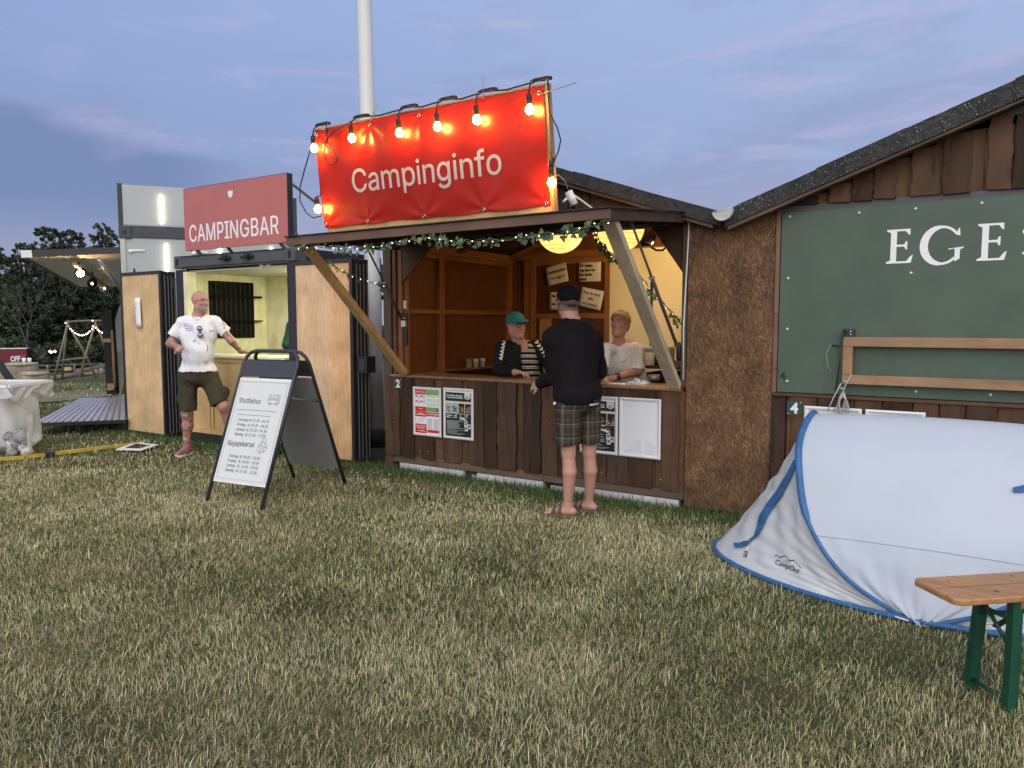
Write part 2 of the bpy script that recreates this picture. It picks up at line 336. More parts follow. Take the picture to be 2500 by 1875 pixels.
# a plain grotesque for the printed signs, outlines drawn as polygons (advance, then x, y pairs in thousandths of an em)
GLYPH = {'.': [188, [95,-4,78,-1,63,9,53,24,50,41,53,59,63,73,78,83,95,87,113,83,128,73,138,59,141,41,138,24,128,9,113,-1]], '0': [453, [227,-7,191,-3,158,7,130,24,105,48,85,77,69,113,57,155,50,202,48,254,50,306,57,353,69,395,85,431,106,461,130,484,159,502,191,512,227,516,262,512,295,502,323,484,348,461,368,431,384,395,396,353,403,306,405,254,403,202,396,155,384,113,368,77,348,48,323,24,295,7,263,-3], [227,50,261,56,290,74,313,103,330,144,338,176,342,213,344,254,342,295,338,332,330,365,313,405,290,435,261,453,227,460,192,453,163,435,140,405,123,365,115,332,111,295,109,254,111,213,115,176,123,144,140,103,163,74,192,56]], '1': [453, [76,0,76,55,391,55,391,0], [276,509,276,0,212,0,212,448,209,448,86,358,86,427,198,509]], '2': [453, [64,0,64,47,234,229,282,282,299,305,311,327,318,348,320,371,317,397,308,419,293,436,273,449,250,457,224,460,196,457,172,447,153,433,139,413,130,390,127,362,66,362,71,405,86,442,111,473,143,496,182,511,225,516,268,511,306,497,337,474,361,445,376,411,381,372,378,345,371,318,357,290,336,259,317,235,294,209,267,180,153,60,153,57,389,57,389,0]], '3': [453, [218,-7,173,-3,133,10,98,30,70,57,52,91,44,132,109,132,115,107,126,87,144,71,165,59,191,52,219,50,248,53,275,61,297,74,315,93,325,116,329,145,326,172,316,196,299,217,275,234,242,244,201,248,157,248,157,299,288,448,288,452,70,452,70,509,372,509,372,461,211,278,211,289,247,290,279,286,308,276,344,253,371,222,387,186,393,145,387,103,370,66,344,36,309,12,281,2,251,-5]], '4': [453, [40,105,40,158,247,509,311,509,109,166,109,163,413,163,413,105], [282,0,282,121,282,146,282,318,343,318,343,0]], '5': [453, [221,-7,178,-2,140,11,108,32,83,60,66,93,60,130,122,130,127,108,138,89,154,73,173,60,196,52,221,50,250,53,276,64,298,82,314,104,324,131,328,162,324,193,314,221,297,244,275,262,248,273,218,277,192,275,167,268,145,258,128,246,67,253,96,509,366,509,366,452,151,452,134,301,136,301,155,315,178,325,203,331,229,334,263,330,294,321,321,306,345,285,364,260,379,231,388,199,391,163,388,132,381,102,369,76,343,41,309,15,282,3,253,-4]], '6': [453, [226,-7,182,-1,142,15,109,40,84,74,69,115,64,162,68,199,80,239,93,268,112,302,137,340,252,509,322,509,151,261,145,261,165,288,196,307,214,312,235,314,278,309,316,295,346,271,370,240,384,201,389,157,384,112,368,73,343,39,310,14,271,-2], [226,48,254,52,279,63,299,79,314,101,324,128,327,157,324,187,314,213,299,235,279,251,254,262,226,265,198,262,174,252,153,235,138,214,128,188,125,158,128,128,138,102,153,79,174,63,198,52]], '7': [453, [97,0,323,448,323,452,62,452,62,509,391,509,391,449,165,0]], '8': [453, [226,-7,193,-5,163,1,136,11,101,33,74,62,57,96,52,135,55,166,65,195,81,220,101,241,125,256,153,265,153,267,119,282,93,308,76,342,70,380,75,417,90,450,114,477,146,498,184,511,226,516,269,511,306,498,337,477,361,450,377,417,382,380,376,342,359,308,333,282,300,267,300,265,327,256,351,241,372,220,387,195,397,166,401,135,395,96,378,62,352,33,317,11,289,1,259,-5], [226,49,258,52,285,60,307,74,323,91,333,113,337,139,333,165,322,189,305,208,283,223,256,232,226,235,196,232,169,223,147,208,130,189,119,165,115,139,119,113,129,91,145,74,167,60,195,52], [226,290,252,292,274,300,293,313,307,330,316,351,319,376,316,399,308,420,294,437,275,449,252,457,226,460,200,457,177,449,159,437,145,420,136,399,133,376,136,351,145,330,159,313,178,300,201,292]], '9': [453, [226,516,271,510,310,494,343,468,368,434,384,393,389,347,385,309,373,270,359,240,340,207,315,168,200,0,130,0,301,248,307,248,287,221,257,202,238,196,218,195,175,199,137,214,106,237,83,269,68,307,64,352,69,397,85,436,110,469,143,494,182,510], [226,460,199,457,174,446,154,429,138,407,129,381,125,352,129,322,138,295,154,274,174,257,199,247,226,243,254,247,279,257,299,273,314,295,324,321,327,350,324,381,314,407,299,429,279,446,254,457]], 'A': [479, [16,0,201,509,276,509,463,0,395,0,287,302,264,372,232,478,245,478,213,371,191,302,85,0], [110,142,110,199,370,199,370,142]], 'B': [456, [60,0,60,509,241,509,289,504,329,491,359,469,381,442,394,410,398,374,395,344,387,320,373,301,356,286,336,275,315,267,315,262,339,257,363,245,385,227,402,203,414,173,418,136,413,100,400,67,377,39,344,18,317,8,284,2,247,0], [125,57,245,57,296,63,330,80,349,105,355,137,352,161,342,184,327,203,306,218,279,228,248,231,125,231], [125,285,238,285,265,288,288,296,308,309,323,326,333,348,336,372,330,403,313,429,283,446,240,452,125,452]], 'C': [510, [267,-7,225,-3,186,7,150,25,119,49,92,79,70,115,53,157,44,203,40,254,44,305,53,352,70,393,92,429,119,459,150,484,186,501,225,512,267,516,305,513,340,504,373,490,402,471,427,447,448,418,463,385,473,348,408,348,401,373,389,395,375,413,357,428,337,440,315,449,292,454,267,456,223,450,184,432,161,414,141,391,125,364,113,332,106,295,103,254,106,213,113,177,125,145,141,117,161,94,184,76,223,59,267,53,292,55,315,60,337,69,357,81,375,96,389,114,401,136,408,160,473,160,463,124,448,91,428,62,402,38,373,19,341,5,305,-4]], 'F': [410, [60,0,60,509,369,509,369,452,125,452,125,278,346,278,346,221,125,221,125,0]], 'G': [520, [269,-7,225,-3,185,7,149,25,118,49,91,79,69,116,53,157,43,203,40,254,43,305,53,352,69,393,91,429,117,459,149,484,184,501,223,512,265,516,304,513,340,504,374,489,403,469,429,445,449,416,465,384,474,349,408,349,399,372,387,393,373,411,356,427,337,439,315,448,291,454,265,456,222,450,183,432,150,404,125,364,113,332,106,295,103,254,106,213,113,177,125,145,141,117,161,95,184,76,224,59,269,53,309,57,345,71,374,93,396,123,410,160,415,202,434,199,283,199,283,256,478,256,478,200,475,160,466,124,451,91,431,62,406,38,377,19,344,5,308,-4]], 'K': [467, [104,145,104,216,139,261,174,303,212,344,364,509,448,509,231,276,228,276], [60,0,60,509,125,509,125,334,124,225,125,193,125,0], [372,0,188,259,228,309,449,0]], 'L': [393, [60,0,60,509,125,509,125,57,361,57,361,0]], 'M': [628, [60,0,60,509,152,509,277,187,287,159,299,123,311,84,322,49,307,49,318,83,330,121,342,158,352,187,476,509,568,509,568,0,504,0,504,291,504,327,505,369,506,413,507,457,513,457,498,409,482,363,467,322,456,291,342,0,286,0,170,291,159,321,145,361,129,408,112,457,119,457,120,416,121,372,122,328,122,291,122,0]], 'N': [523, [60,0,60,509,136,509,343,183,363,151,388,107,414,55,405,54,401,108,399,157,399,195,399,509,463,509,463,0,387,0,202,290,177,331,148,381,108,452,119,454,122,384,124,328,125,291,125,0]], 'P': [444, [60,0,60,509,235,509,272,506,305,499,332,487,366,462,390,430,404,391,409,348,404,304,390,265,366,233,332,207,305,195,272,188,235,186,109,186,109,242,233,242,269,246,297,256,318,272,333,294,342,319,344,348,342,376,333,402,318,423,297,439,268,449,232,452,125,452,125,0]], 'R': [449, [60,0,60,509,236,509,273,506,305,500,333,489,367,465,390,433,405,395,409,352,405,309,390,271,367,240,333,217,305,206,273,200,236,198,96,198,96,255,234,255,269,258,298,267,319,281,334,300,342,324,345,352,342,380,334,405,319,425,298,440,269,449,233,452,125,452,125,0], [353,0,230,229,303,229,428,0]], 'S': [446, [224,-9,188,-7,156,-1,128,9,91,31,64,60,46,96,38,137,104,137,110,110,123,88,142,71,166,59,194,52,224,49,257,52,286,60,311,74,329,92,341,114,346,139,342,161,332,179,316,193,296,205,245,222,184,239,145,253,112,269,86,289,67,313,56,341,52,372,58,413,75,448,102,476,138,498,165,508,195,514,227,516,259,514,289,508,316,498,351,476,377,449,394,415,401,378,337,378,326,412,302,437,267,453,225,459,194,456,167,448,145,435,129,418,118,398,115,376,119,352,131,334,148,319,169,308,212,293,264,279,312,264,336,252,359,238,379,220,395,198,405,171,408,139,403,99,386,64,360,34,323,11,294,0,261,-7]], 'T': [448, [32,452,32,509,417,509,417,452,257,452,257,0,193,0,193,452]], 'a': [389, [160,-9,126,-5,94,5,68,22,48,45,35,73,30,108,34,138,43,161,58,179,78,193,100,203,125,211,178,220,234,227,265,235,276,255,276,257,273,279,267,297,256,311,240,322,220,329,196,331,171,329,149,322,118,301,100,274,41,291,57,322,79,346,104,364,133,375,163,382,194,384,239,379,263,372,286,360,306,343,322,320,333,290,337,251,337,0,277,0,277,52,272,52,252,25,236,12,215,1,190,-6], [170,45,202,49,228,59,248,74,263,93,272,115,276,138,276,190,259,182,231,176,200,171,175,168,134,159,117,150,103,139,95,124,92,105,94,87,102,72,114,61,130,52,149,47]], 'b': [424, [229,-8,198,-5,172,4,153,17,138,31,118,59,112,59,112,0,53,0,53,509,114,509,114,319,118,319,137,346,152,360,171,373,197,381,229,384,274,378,313,361,345,332,370,293,381,261,388,227,390,189,388,151,381,116,370,84,346,45,313,16,274,-2], [220,47,253,51,279,66,301,88,316,117,325,151,328,189,325,227,316,261,301,290,280,311,253,325,220,330,188,325,161,312,140,291,125,263,116,229,113,189,116,150,125,115,140,86,162,65,188,51]], 'd': [424, [195,-8,151,-2,111,16,79,45,55,84,43,116,36,151,34,189,36,227,43,261,55,293,79,332,112,361,151,378,196,384,228,381,253,373,272,360,287,346,306,319,311,319,311,509,372,509,372,0,313,0,313,59,307,59,287,31,272,17,252,4,227,-5], [205,47,236,51,263,65,284,86,299,115,309,150,312,189,309,229,300,263,284,291,263,312,237,325,205,330,172,325,145,311,124,290,108,261,99,227,96,189,99,151,109,117,124,88,145,66,172,51]], 'e': [404, [212,-8,177,-5,145,3,117,16,92,35,72,58,56,85,44,116,37,150,34,187,36,224,44,258,55,290,71,317,91,340,115,359,142,373,172,382,205,384,236,382,266,374,294,361,319,341,341,315,357,282,368,242,371,194,371,169,75,169,75,221,338,221,310,202,307,237,298,269,283,294,263,314,237,326,205,330,173,326,146,313,125,294,109,270,99,241,96,211,96,178,100,139,110,106,128,80,151,61,179,50,212,46,234,48,254,53,271,61,285,73,297,88,306,105,365,91,353,63,335,39,311,19,283,4,249,-5]], 'f': [253, [228,379,228,327,6,327,6,379], [81,0,81,432,84,461,96,486,113,505,135,519,161,527,187,530,222,527,243,521,227,468,215,472,195,474,171,470,154,460,145,443,142,419,142,0]], 'g': [425, [207,-151,168,-148,134,-140,105,-127,82,-110,64,-91,51,-69,101,-41,122,-66,136,-78,154,-88,178,-95,207,-97,249,-92,282,-75,304,-47,311,-6,311,68,306,68,287,41,272,28,252,16,227,8,195,5,152,10,113,27,80,53,55,90,43,120,36,154,34,191,36,229,43,263,55,293,80,332,112,361,152,378,196,384,228,382,253,373,273,360,288,346,308,319,313,319,313,379,372,379,372,-9,367,-54,350,-90,324,-117,291,-136,251,-147], [205,59,237,63,264,75,285,95,300,121,309,154,312,193,309,231,300,264,285,291,264,312,237,325,205,330,172,325,145,312,124,290,109,262,99,229,96,193,99,155,109,123,124,96,145,76,172,63]], 'h': [410, [114,227,114,0,53,0,53,509,114,509,114,287,102,287,124,332,152,362,187,379,227,384,264,380,295,369,321,349,341,321,353,285,357,240,357,0,296,0,296,235,290,275,273,304,246,323,210,329,184,326,161,317,141,303,126,283,117,257]], 'i': [166, [53,0,53,379,114,379,114,0], [84,443,67,446,54,455,44,468,41,483,44,499,54,512,67,521,84,524,100,521,114,512,123,499,126,483,123,468,114,455,100,446]], 'k': [380, [110,137,110,212,121,212,284,379,360,379,184,199,177,199], [53,0,53,509,114,509,114,0], [294,0,148,186,191,229,372,0]], 'l': [189, [139,-2,101,3,74,20,58,47,53,84,53,509,114,509,114,99,115,77,120,62,146,52,160,53,170,54,181,3,162,-1]], 'm': [610, [53,0,53,379,112,379,112,295,108,295,118,323,132,346,151,363,172,376,195,384,219,386,257,380,287,361,309,331,321,295,312,295,322,321,337,343,357,361,381,375,407,383,437,386,468,383,497,372,522,354,541,328,553,296,557,255,557,0,496,0,496,254,490,289,473,313,447,326,419,330,395,328,374,320,358,307,345,290,338,270,335,247,335,0,274,0,274,260,269,288,253,311,229,326,199,330,178,328,158,320,140,307,126,289,117,266,114,238,114,0]], 'n': [410, [114,227,114,0,53,0,53,379,112,379,112,287,102,287,124,332,152,362,187,379,227,384,264,380,295,369,321,349,341,321,353,285,357,240,357,0,296,0,296,235,290,275,273,304,246,323,210,329,184,326,161,317,141,303,126,283,117,257]], 'o': [415, [207,-8,174,-5,144,3,117,16,93,35,72,58,56,85,44,116,37,150,34,187,37,225,44,260,56,291,72,318,93,341,117,360,144,374,174,382,207,384,241,382,271,374,299,360,323,341,343,318,359,291,371,260,379,225,381,187,379,150,371,116,359,85,343,58,323,35,299,16,271,3,241,-5], [207,46,242,51,270,66,292,89,307,117,316,151,319,187,316,224,307,258,292,287,270,310,242,325,207,330,173,325,145,310,124,287,108,258,99,224,96,187,99,151,108,117,124,89,145,66,173,51]], 'p': [424, [53,-143,53,379,112,379,112,319,118,319,137,346,152,360,171,373,197,381,229,384,274,378,313,361,345,332,370,293,381,261,388,227,390,189,388,151,381,116,370,84,346,45,313,16,274,-2,229,-8,198,-5,173,4,153,17,138,31,118,59,114,59,114,-143], [220,47,253,51,279,66,301,88,316,117,325,151,328,189,325,227,316,261,301,290,280,311,253,325,220,330,188,325,161,312,140,291,125,263,116,229,113,189,116,150,125,115,140,86,162,65,188,51]], 'r': [259, [53,0,53,379,112,379,112,321,115,321,130,347,152,367,181,380,213,385,229,384,243,384,243,322,230,324,207,326,182,323,159,315,140,301,126,284,117,262,114,237,114,0]], 's': [365, [182,-8,145,-5,112,3,84,18,62,38,45,63,36,94,94,107,105,79,124,60,150,49,181,45,217,50,244,62,262,81,268,103,265,121,254,136,237,147,212,155,149,170,104,186,72,208,53,237,47,274,51,305,65,332,87,354,115,370,149,381,187,384,223,381,254,372,279,358,299,339,314,316,324,290,268,277,258,298,243,316,219,328,187,333,156,329,131,317,114,299,109,277,112,258,124,243,144,232,172,223,229,209,275,194,306,171,325,142,331,107,326,75,312,47,290,24,260,6,223,-5]], 't': [227, [204,379,204,327,6,327,6,379], [65,471,126,471,126,98,128,76,136,61,150,53,170,50,185,51,202,54,213,2,192,-3,168,-4,125,2,92,21,72,52,65,93]], 'u': [410, [182,-5,146,-1,115,11,89,31,69,59,57,95,53,139,53,379,114,379,114,144,119,105,137,75,164,56,200,50,226,53,249,62,268,77,283,97,293,122,296,153,296,379,357,379,357,0,298,0,298,92,307,92,294,60,277,35,257,17,222,0]], 'ø': [415, [207,-8,174,-5,144,3,117,16,93,35,72,58,56,85,44,116,37,150,34,187,37,225,44,260,56,291,72,318,93,341,117,360,144,374,174,382,207,384,241,382,271,374,299,360,323,341,343,318,359,291,371,260,379,225,381,187,379,150,371,116,359,85,343,58,323,35,299,16,271,3,241,-5], [207,46,242,51,270,66,292,89,307,117,316,151,319,187,316,224,307,258,292,287,270,310,242,325,207,330,173,325,145,310,124,287,108,258,99,224,96,187,99,151,108,117,124,89,145,66,173,51], [64,-15,27,15,352,395,388,364]], '–': [349, [350,244,350,188,0,188,0,244]]}
for ch_, y_, in_ in (('P', 186, 109), ('R', 198, 96)):   # stem and bowl as two pieces
    q_ = GLYPH[ch_][1]; mid_ = q_[4:-4]; mid_ = [100 if v == in_ else v for v in mid_]
    GLYPH[ch_][1:2] = [[60, 0, 60, 509, 125, 509, 125, 0], [100, 509]+mid_+[100, 452]]
def grot_mesh(s, size, xs=1.0, ls=0.0, off=0.0):
    """each outer contour with the holes inside it is filled on its own, so crossing strokes stay solid"""
    vs, fs, x0, zi = [], [], 0, 0; size = size*1.43
    area = lambda n: sum(n[i]*n[(i+3) % len(n)]-n[(i+2) % len(n)]*n[i+1] for i in range(0, len(n), 2))
    for ch in s:
        if ch == ' ': x0 += 200+ls; continue
        g = GLYPH[ch]; cs = sorted(g[1:], key=lambda n: -abs(area(n))); sg = area(cs[0]) > 0; grp = []
        for n in cs:
            if (area(n) > 0) == sg: grp.append([n])
            else:
                for q in grp:
                    if min(q[0][::2]) <= min(n[::2]) and max(q[0][::2]) >= max(n[::2]) and min(q[0][1::2]) <= min(n[1::2]) and max(q[0][1::2]) >= max(n[1::2]): q.append(n); break
        for gi, q in enumerate(grp):
            cu = bpy.data.curves.new('g', 'CURVE'); cu.dimensions = '2D'; cu.fill_mode = 'BOTH'; cu.extrude = .0006; cu.offset = off
            for n in q:
                sp = cu.splines.new('POLY'); k = len(n)//2; sp.points.add(k-1); sp.use_cyclic_u = True
                for i in range(k): sp.points[i].co = ((n[2*i]+x0)*size/1000*xs, n[2*i+1]*size/1000, 0, 1)
            o = bpy.data.objects.new('g', cu); COL.objects.link(o); dg = bpy.context.evaluated_depsgraph_get(); me = bpy.data.meshes.new_from_object(o.evaluated_get(dg))
            bpy.data.objects.remove(o); k = len(vs); vs += [(v.co.x, v.co.y, v.co.z+.0003*gi) for v in me.vertices]; fs += [tuple(k+i for i in p.vertices) for p in me.polygons]; bpy.data.meshes.remove(me)
        x0 += g[0]+ls
    return vs, fs
def grot(mb, s, size, x, y, z, M, xs=1.0, align='LEFT', col=(1, 1, 1), fitw=None, ls=0.0, off=0.0):
    vs, fs = grot_mesh(s, size, xs, ls, off); place_text(mb, vs, fs, x, y, z, M, align, 0.0, col, fitw)
# ------------------------------------------------------------------ bodies: smooth union of tapered shapes, polygonised as ONE surface
def _cone(p, a, b, ra, rb):
    ba = b-a; l2 = ba@ba; t = np.clip(((p-a)@ba)/max(l2, 1e-9), 0, 1)
    return np.linalg.norm(p-a-t[..., None]*ba, axis=-1) - (ra+(rb-ra)*t)
def _capcone(p, a, b, ra, rb):
    ba = b-a; baba = ba@ba; rba = rb-ra; pa = p-a
    papa = (pa*pa).sum(-1); paba = (pa@ba)/baba; x = np.sqrt(np.maximum(papa-paba*paba*baba, 0))
    cax = np.maximum(0, x-np.where(paba < .5, ra, rb)); cay = np.abs(paba-.5)-.5
    k = rba*rba+baba; f = np.clip((rba*(x-ra)+paba*baba)/k, 0, 1)
    cbx = x-ra-f*rba; cby = paba-f; s = np.where((cbx < 0) & (cay < 0), -1., 1.)
    return s*np.sqrt(np.minimum(cax*cax+cay*cay*baba, cbx*cbx+cby*cby*baba))
def _ell(p, c, R, r):
    q = (p-c)@R; k0 = np.linalg.norm(q/r, axis=-1); k1 = np.linalg.norm(q/(r*r), axis=-1)
    return k0*(k0-1)/np.maximum(k1, 1e-6)
class Fig:
    def __init__(s): s.ops = []
    def cone(s, a, b, ra, rb, col=None, k=.02): s.ops.append(('u', _cone, (np.array(a, float), np.array(b, float), ra, rb), col, k, max(ra, rb))); return s
    def cap(s, a, b, ra, rb, col=None, k=.01): s.ops.append(('u', _capcone, (np.array(a, float), np.array(b, float), ra, rb), col, k, max(ra, rb))); return s
    def ell(s, c, r, R=None, col=None, k=.02, op='u'):
        R = np.eye(3) if R is None else np.array(R, float)
        s.ops.append((op, _ell, (np.array(c, float), R, np.array(r, float)), col, k, max(r))); return s
    def subcone(s, a, b, ra, rb, k=.005): s.ops.append(('s', _cone, (np.array(a, float), np.array(b, float), ra, rb), None, k, max(ra, rb))); return s
    def cut(s, p, n): s.ops.append(('cut', None, (np.array(p, float), np.array(n, float)), None, 0, 0)); return s
    def fold(s, amp, fr, seed=0): s.ops.append(('n', None, (amp, fr, seed), None, 0, 0)); return s
    def bounds(s):
        lo = np.full(3, 1e9); hi = np.full(3, -1e9)
        for o, f, a, c, k, m in s.ops:
            if o != 'u': continue
            pts = [a[0], a[1]] if f in (_cone, _capcone) else [a[0]]
            for q in pts: lo = np.minimum(lo, q-m-.03); hi = np.maximum(hi, q+m+.03)
        return lo, hi
    @staticmethod
    def _noise(p, amp, fr, seed):
        q = p*fr; r = np.random.default_rng(seed); d = 0
        for i in range(5):
            w = r.normal(size=3)*(1, 1, .55)*(1+.6*i); d = d + np.sin(q@w + r.uniform(0, 6))/(1+.5*i)
        return d*amp/2.2
    def near(s, c, rad):
        """operations that can matter within rad of point c"""
        c = c[None]; dc = abs(float(s.field(c)[0])); out = []
        for op in s.ops:
            o, f, a, col, k, m = op
            if o in ('cut', 'n'): out.append(op); continue
            e = float(f(c, *a)[0])
            if e-rad*1.6 < dc+rad*1.6+k+.02: out.append(op)
        return out
    def field(s, p, colors=False, base=(.5, .5, .5), ops=None):
        sh = p.shape[:-1]; d = np.full(sh, 1.0, np.float64)
        C = np.tile(np.array(base, float), sh+(1,)) if colors else None
        for o, f, a, c, k, m in (s.ops if ops is None else ops):
            if o == 'cut': d = np.maximum(d, (p-a[0])@a[1]); continue
            if o == 'n': d = d + s._noise(p, *a); continue
            e = f(p, *a)
            if o == 'u':
                h = np.clip(.5+.5*(d-e)/k, 0, 1)
                if colors and c is not None:
                    hh = np.clip((h-.5)*2.5+.5, 0, 1)[..., None]; C = C*(1-hh)+np.array(c)*hh
                d = d*(1-h)+e*h - k*h*(1-h)
            else:
                h = np.clip(.5-.5*(d+e)/k, 0, 1); d = d*(1-h)-e*h + k*h*(1-h)
        return (d, C) if colors else d
    def mesh(s, name, vox=.007, base=(.5, .5, .5), post=None):
        lo, hi = s.bounds(); n = np.ceil((hi-lo)/vox).astype(int)+2
        xs = [lo[i]+vox*np.arange(n[i]) for i in range(3)]
        D = np.ones(n, np.float32)
        B = 18   # evaluate block-wise, skipping blocks far from the surface
        for i in range(0, n[0], B):
            for j in range(0, n[1], B):
                for k in range(0, n[2], B):
                    X, Y, Z = np.meshgrid(xs[0][i:i+B], xs[1][j:j+B], xs[2][k:k+B], indexing='ij')
                    c = np.array([[X.mean(), Y.mean(), Z.mean()]])
                    dc = abs(s.field(c)[0]); rad = vox*B*.9
                    if dc > rad+.08: D[i:i+B, j:j+B, k:k+B] = 1.0 if s.field(c)[0] > 0 else -1.0; continue
                    D[i:i+B, j:j+B, k:k+B] = s.field(np.stack([X, Y, Z], -1), ops=s.near(c[0], rad))
        S = D < 0
        cs = [S[a:n[0]-1+a, b:n[1]-1+b, c:n[2]-1+c] for a in (0, 1) for b in (0, 1) for c in (0, 1)]
        cnt = sum(x.astype(np.int8) for x in cs); act = (cnt > 0) & (cnt < 8)
        idx = np.full(act.shape, -1, np.int64); ii = np.argwhere(act); idx[act] = np.arange(len(ii))
        acc = np.zeros((len(ii), 3)); w = np.zeros(len(ii))
        cor = [(a, b, c) for a in (0, 1) for b in (0, 1) for c in (0, 1)]
        val = {c: D[ii[:, 0]+c[0], ii[:, 1]+c[1], ii[:, 2]+c[2]] for c in cor}
        for c in cor:
            for ax in range(3):
                if c[ax]: continue
                e = list(c); e[ax] = 1; e = tuple(e); a, b = val[c], val[e]; m = (a < 0) != (b < 0)
                t = np.where(m, a/np.where(m, a-b, 1), 0); q = np.tile(np.array(c, float), (len(ii), 1)); q[:, ax] += t
                acc += q*m[:, None]; w += m
        V = lo + vox*(ii + acc/w[:, None])
        F = []
        for ax in range(3):
            u, v = (ax+1) % 3, (ax+2) % 3
            a = S; sl0 = [slice(1, -1)]*3; sl1 = [slice(1, -1)]*3
            sl0[ax] = slice(0, n[ax]-1); sl1[ax] = slice(1, n[ax])
            s0 = a[tuple(sl0)]; s1 = a[tuple(sl1)]
            for flip, m in ((False, s0 & ~s1), (True, ~s0 & s1)):
                g = np.argwhere(m); 
                if not len(g): continue
                g[:, u] += 1; g[:, v] += 1
                def cell(du, dv):
                    h = g.copy(); h[:, u] -= du; h[:, v] -= dv; return idx[h[:, 0], h[:, 1], h[:, 2]]
                q = np.stack([cell(1, 1), cell(0, 1), cell(0, 0), cell(1, 0)], 1)
                if flip: q = q[:, ::-1]
                F.append(q[(q >= 0).all(1)])
        F = np.concatenate(F)
        _, C = s.field(V, True, base)
        if post is not None: C = post(V, C)
        me = bpy.data.meshes.new(name); me.vertices.add(len(V)); me.vertices.foreach_set('co', V.ravel())
        me.loops.add(F.size); me.loops.foreach_set('vertex_index', F.ravel().astype(np.int32))
        me.polygons.add(len(F)); me.polygons.foreach_set('loop_start', np.arange(0, F.size, 4, dtype=np.int32))
        me.update(calc_edges=True)
        at = me.color_attributes.new('tint', 'FLOAT_COLOR', 'POINT'); at.data.foreach_set('color', np.c_[C, np.ones(len(C))].ravel())
        me.polygons.foreach_set('use_smooth', np.ones(len(F), bool)); me.update(); return me
    def build(s, name, mat_, parent=None, loc=None, vox=.007, base=(.5, .5, .5), post=None, label=None):
        me = s.mesh(name, vox, base, post); me.materials.append(mat_); return link(name, me, parent, loc, label)
A_ = lambda v: np.array(v, float)
def basis(f, up=(0, 0, 1)):
    f = A_(f); f /= np.linalg.norm(f); r = np.cross(f, A_(up)); r /= np.linalg.norm(r); u = np.cross(r, f); return f, r, u
def head(F, c, f, skin, up=(0, 0, 1), s=1.0, lip=None, jaw=1.0, nose=1.0):
    """c = centre of the skull, f = where the face looks"""
    f, r, u = basis(f, up); R = np.stack([r, f, u], 1); c = A_(c)
    dk = tuple(x*.8 for x in skin); rd = (skin[0]*1.02, skin[1]*.80, skin[2]*.78)
    F.ell(c+u*.022*s-f*.012*s, (.073*s, .093*s, .088*s), R, skin, .01)
    F.ell(c+f*.020*s-u*.045*s, (.060*s*jaw, .068*s, .076*s), R, skin, .03); F.cone(c-r*.040*s*jaw-u*.068*s+f*.0*s, c-u*.100*s+f*.050*s, .030*s, .026*s, skin, .03); F.cone(c+r*.040*s*jaw-u*.068*s+f*.0*s, c-u*.100*s+f*.050*s, .030*s, .026*s, skin, .03)
    F.ell(c+f*.058*s-u*.098*s, (.028*s, .024*s, .020*s), R, skin, .03)
    F.cone(c+f*.078*s+u*.006*s, c+f*.104*s*nose-u*.034*s, .009*s, .0135*s, rd, .012)
    for q in (-1, 1):
        F.ell(c+f*.081*s*nose-u*.037*s+r*q*.014*s, (.009*s, .010*s, .009*s), R, rd, .008)
        F.ell(c+r*q*.076*s-u*.012*s-f*.008*s, (.009*s, .018*s, .032*s), R, rd, .006)
        F.ell(c+f*.058*s+r*q*.036*s-u*.028*s, (.024*s, .02*s, .02*s), R, rd, .025)
        F.cone(c+f*.078*s+r*q*.014*s+u*.024*s, c+f*.068*s+r*q*.045*s+u*.022*s, .009*s, .008*s, dk, .012)
        F.ell(c+f*.086*s+r*q*.031*s+u*.004*s, (.014*s, .009*s, .009*s), R, None, .008, 's')
    lip = lip or (skin[0]*.85, skin[1]*.5, skin[2]*.48)
    F.cone(c+f*.084*s-u*.066*s-r*.019*s, c+f*.084*s-u*.066*s+r*.019*s, .0062*s, .0062*s, lip, .006)
    F.cone(c+f*.083*s-u*.074*s-r*.013*s, c+f*.083*s-u*.074*s+r*.013*s, .0065*s, .0065*s, lip, .006)
    return R
def eyes(c, f, parent, up=(0, 0, 1), s=1.0, brow=(.12, .08, .05)):
    f, r, u = basis(f, up); c = A_(c)
    for q in (-1, 1):
        e = c+f*.0705*s+r*q*.031*s+u*.003*s
        mb = MB(); mb.ball(tuple(e), .0118*s, (.42, .37, .34)); mb.ball(tuple(e+f*.0068*s), .0066*s, (.05, .04, .035)); mb.tube([tuple(e-r*.013*s+f*.006*s+u*.004*s), tuple(e+f*.0125*s+u*.0062*s), tuple(e+r*.013*s+f*.006*s+u*.004*s)], .0034*s, 6, (.36, .19, .15)); mb.build('eye', vcol_mat('eye_gloss', .2, .6), parent)
        mb = MB(); mb.tube([tuple(c+f*.092*s+r*q*.016*s+u*.024*s), tuple(c+f*.088*s+r*q*.032*s+u*.030*s), tuple(c+f*.074*s+r*q*.048*s+u*.024*s)], .0042*s, 6, brow)
        mb.build('eyebrow', vcol_mat('hair_strand', .8, .2), parent)
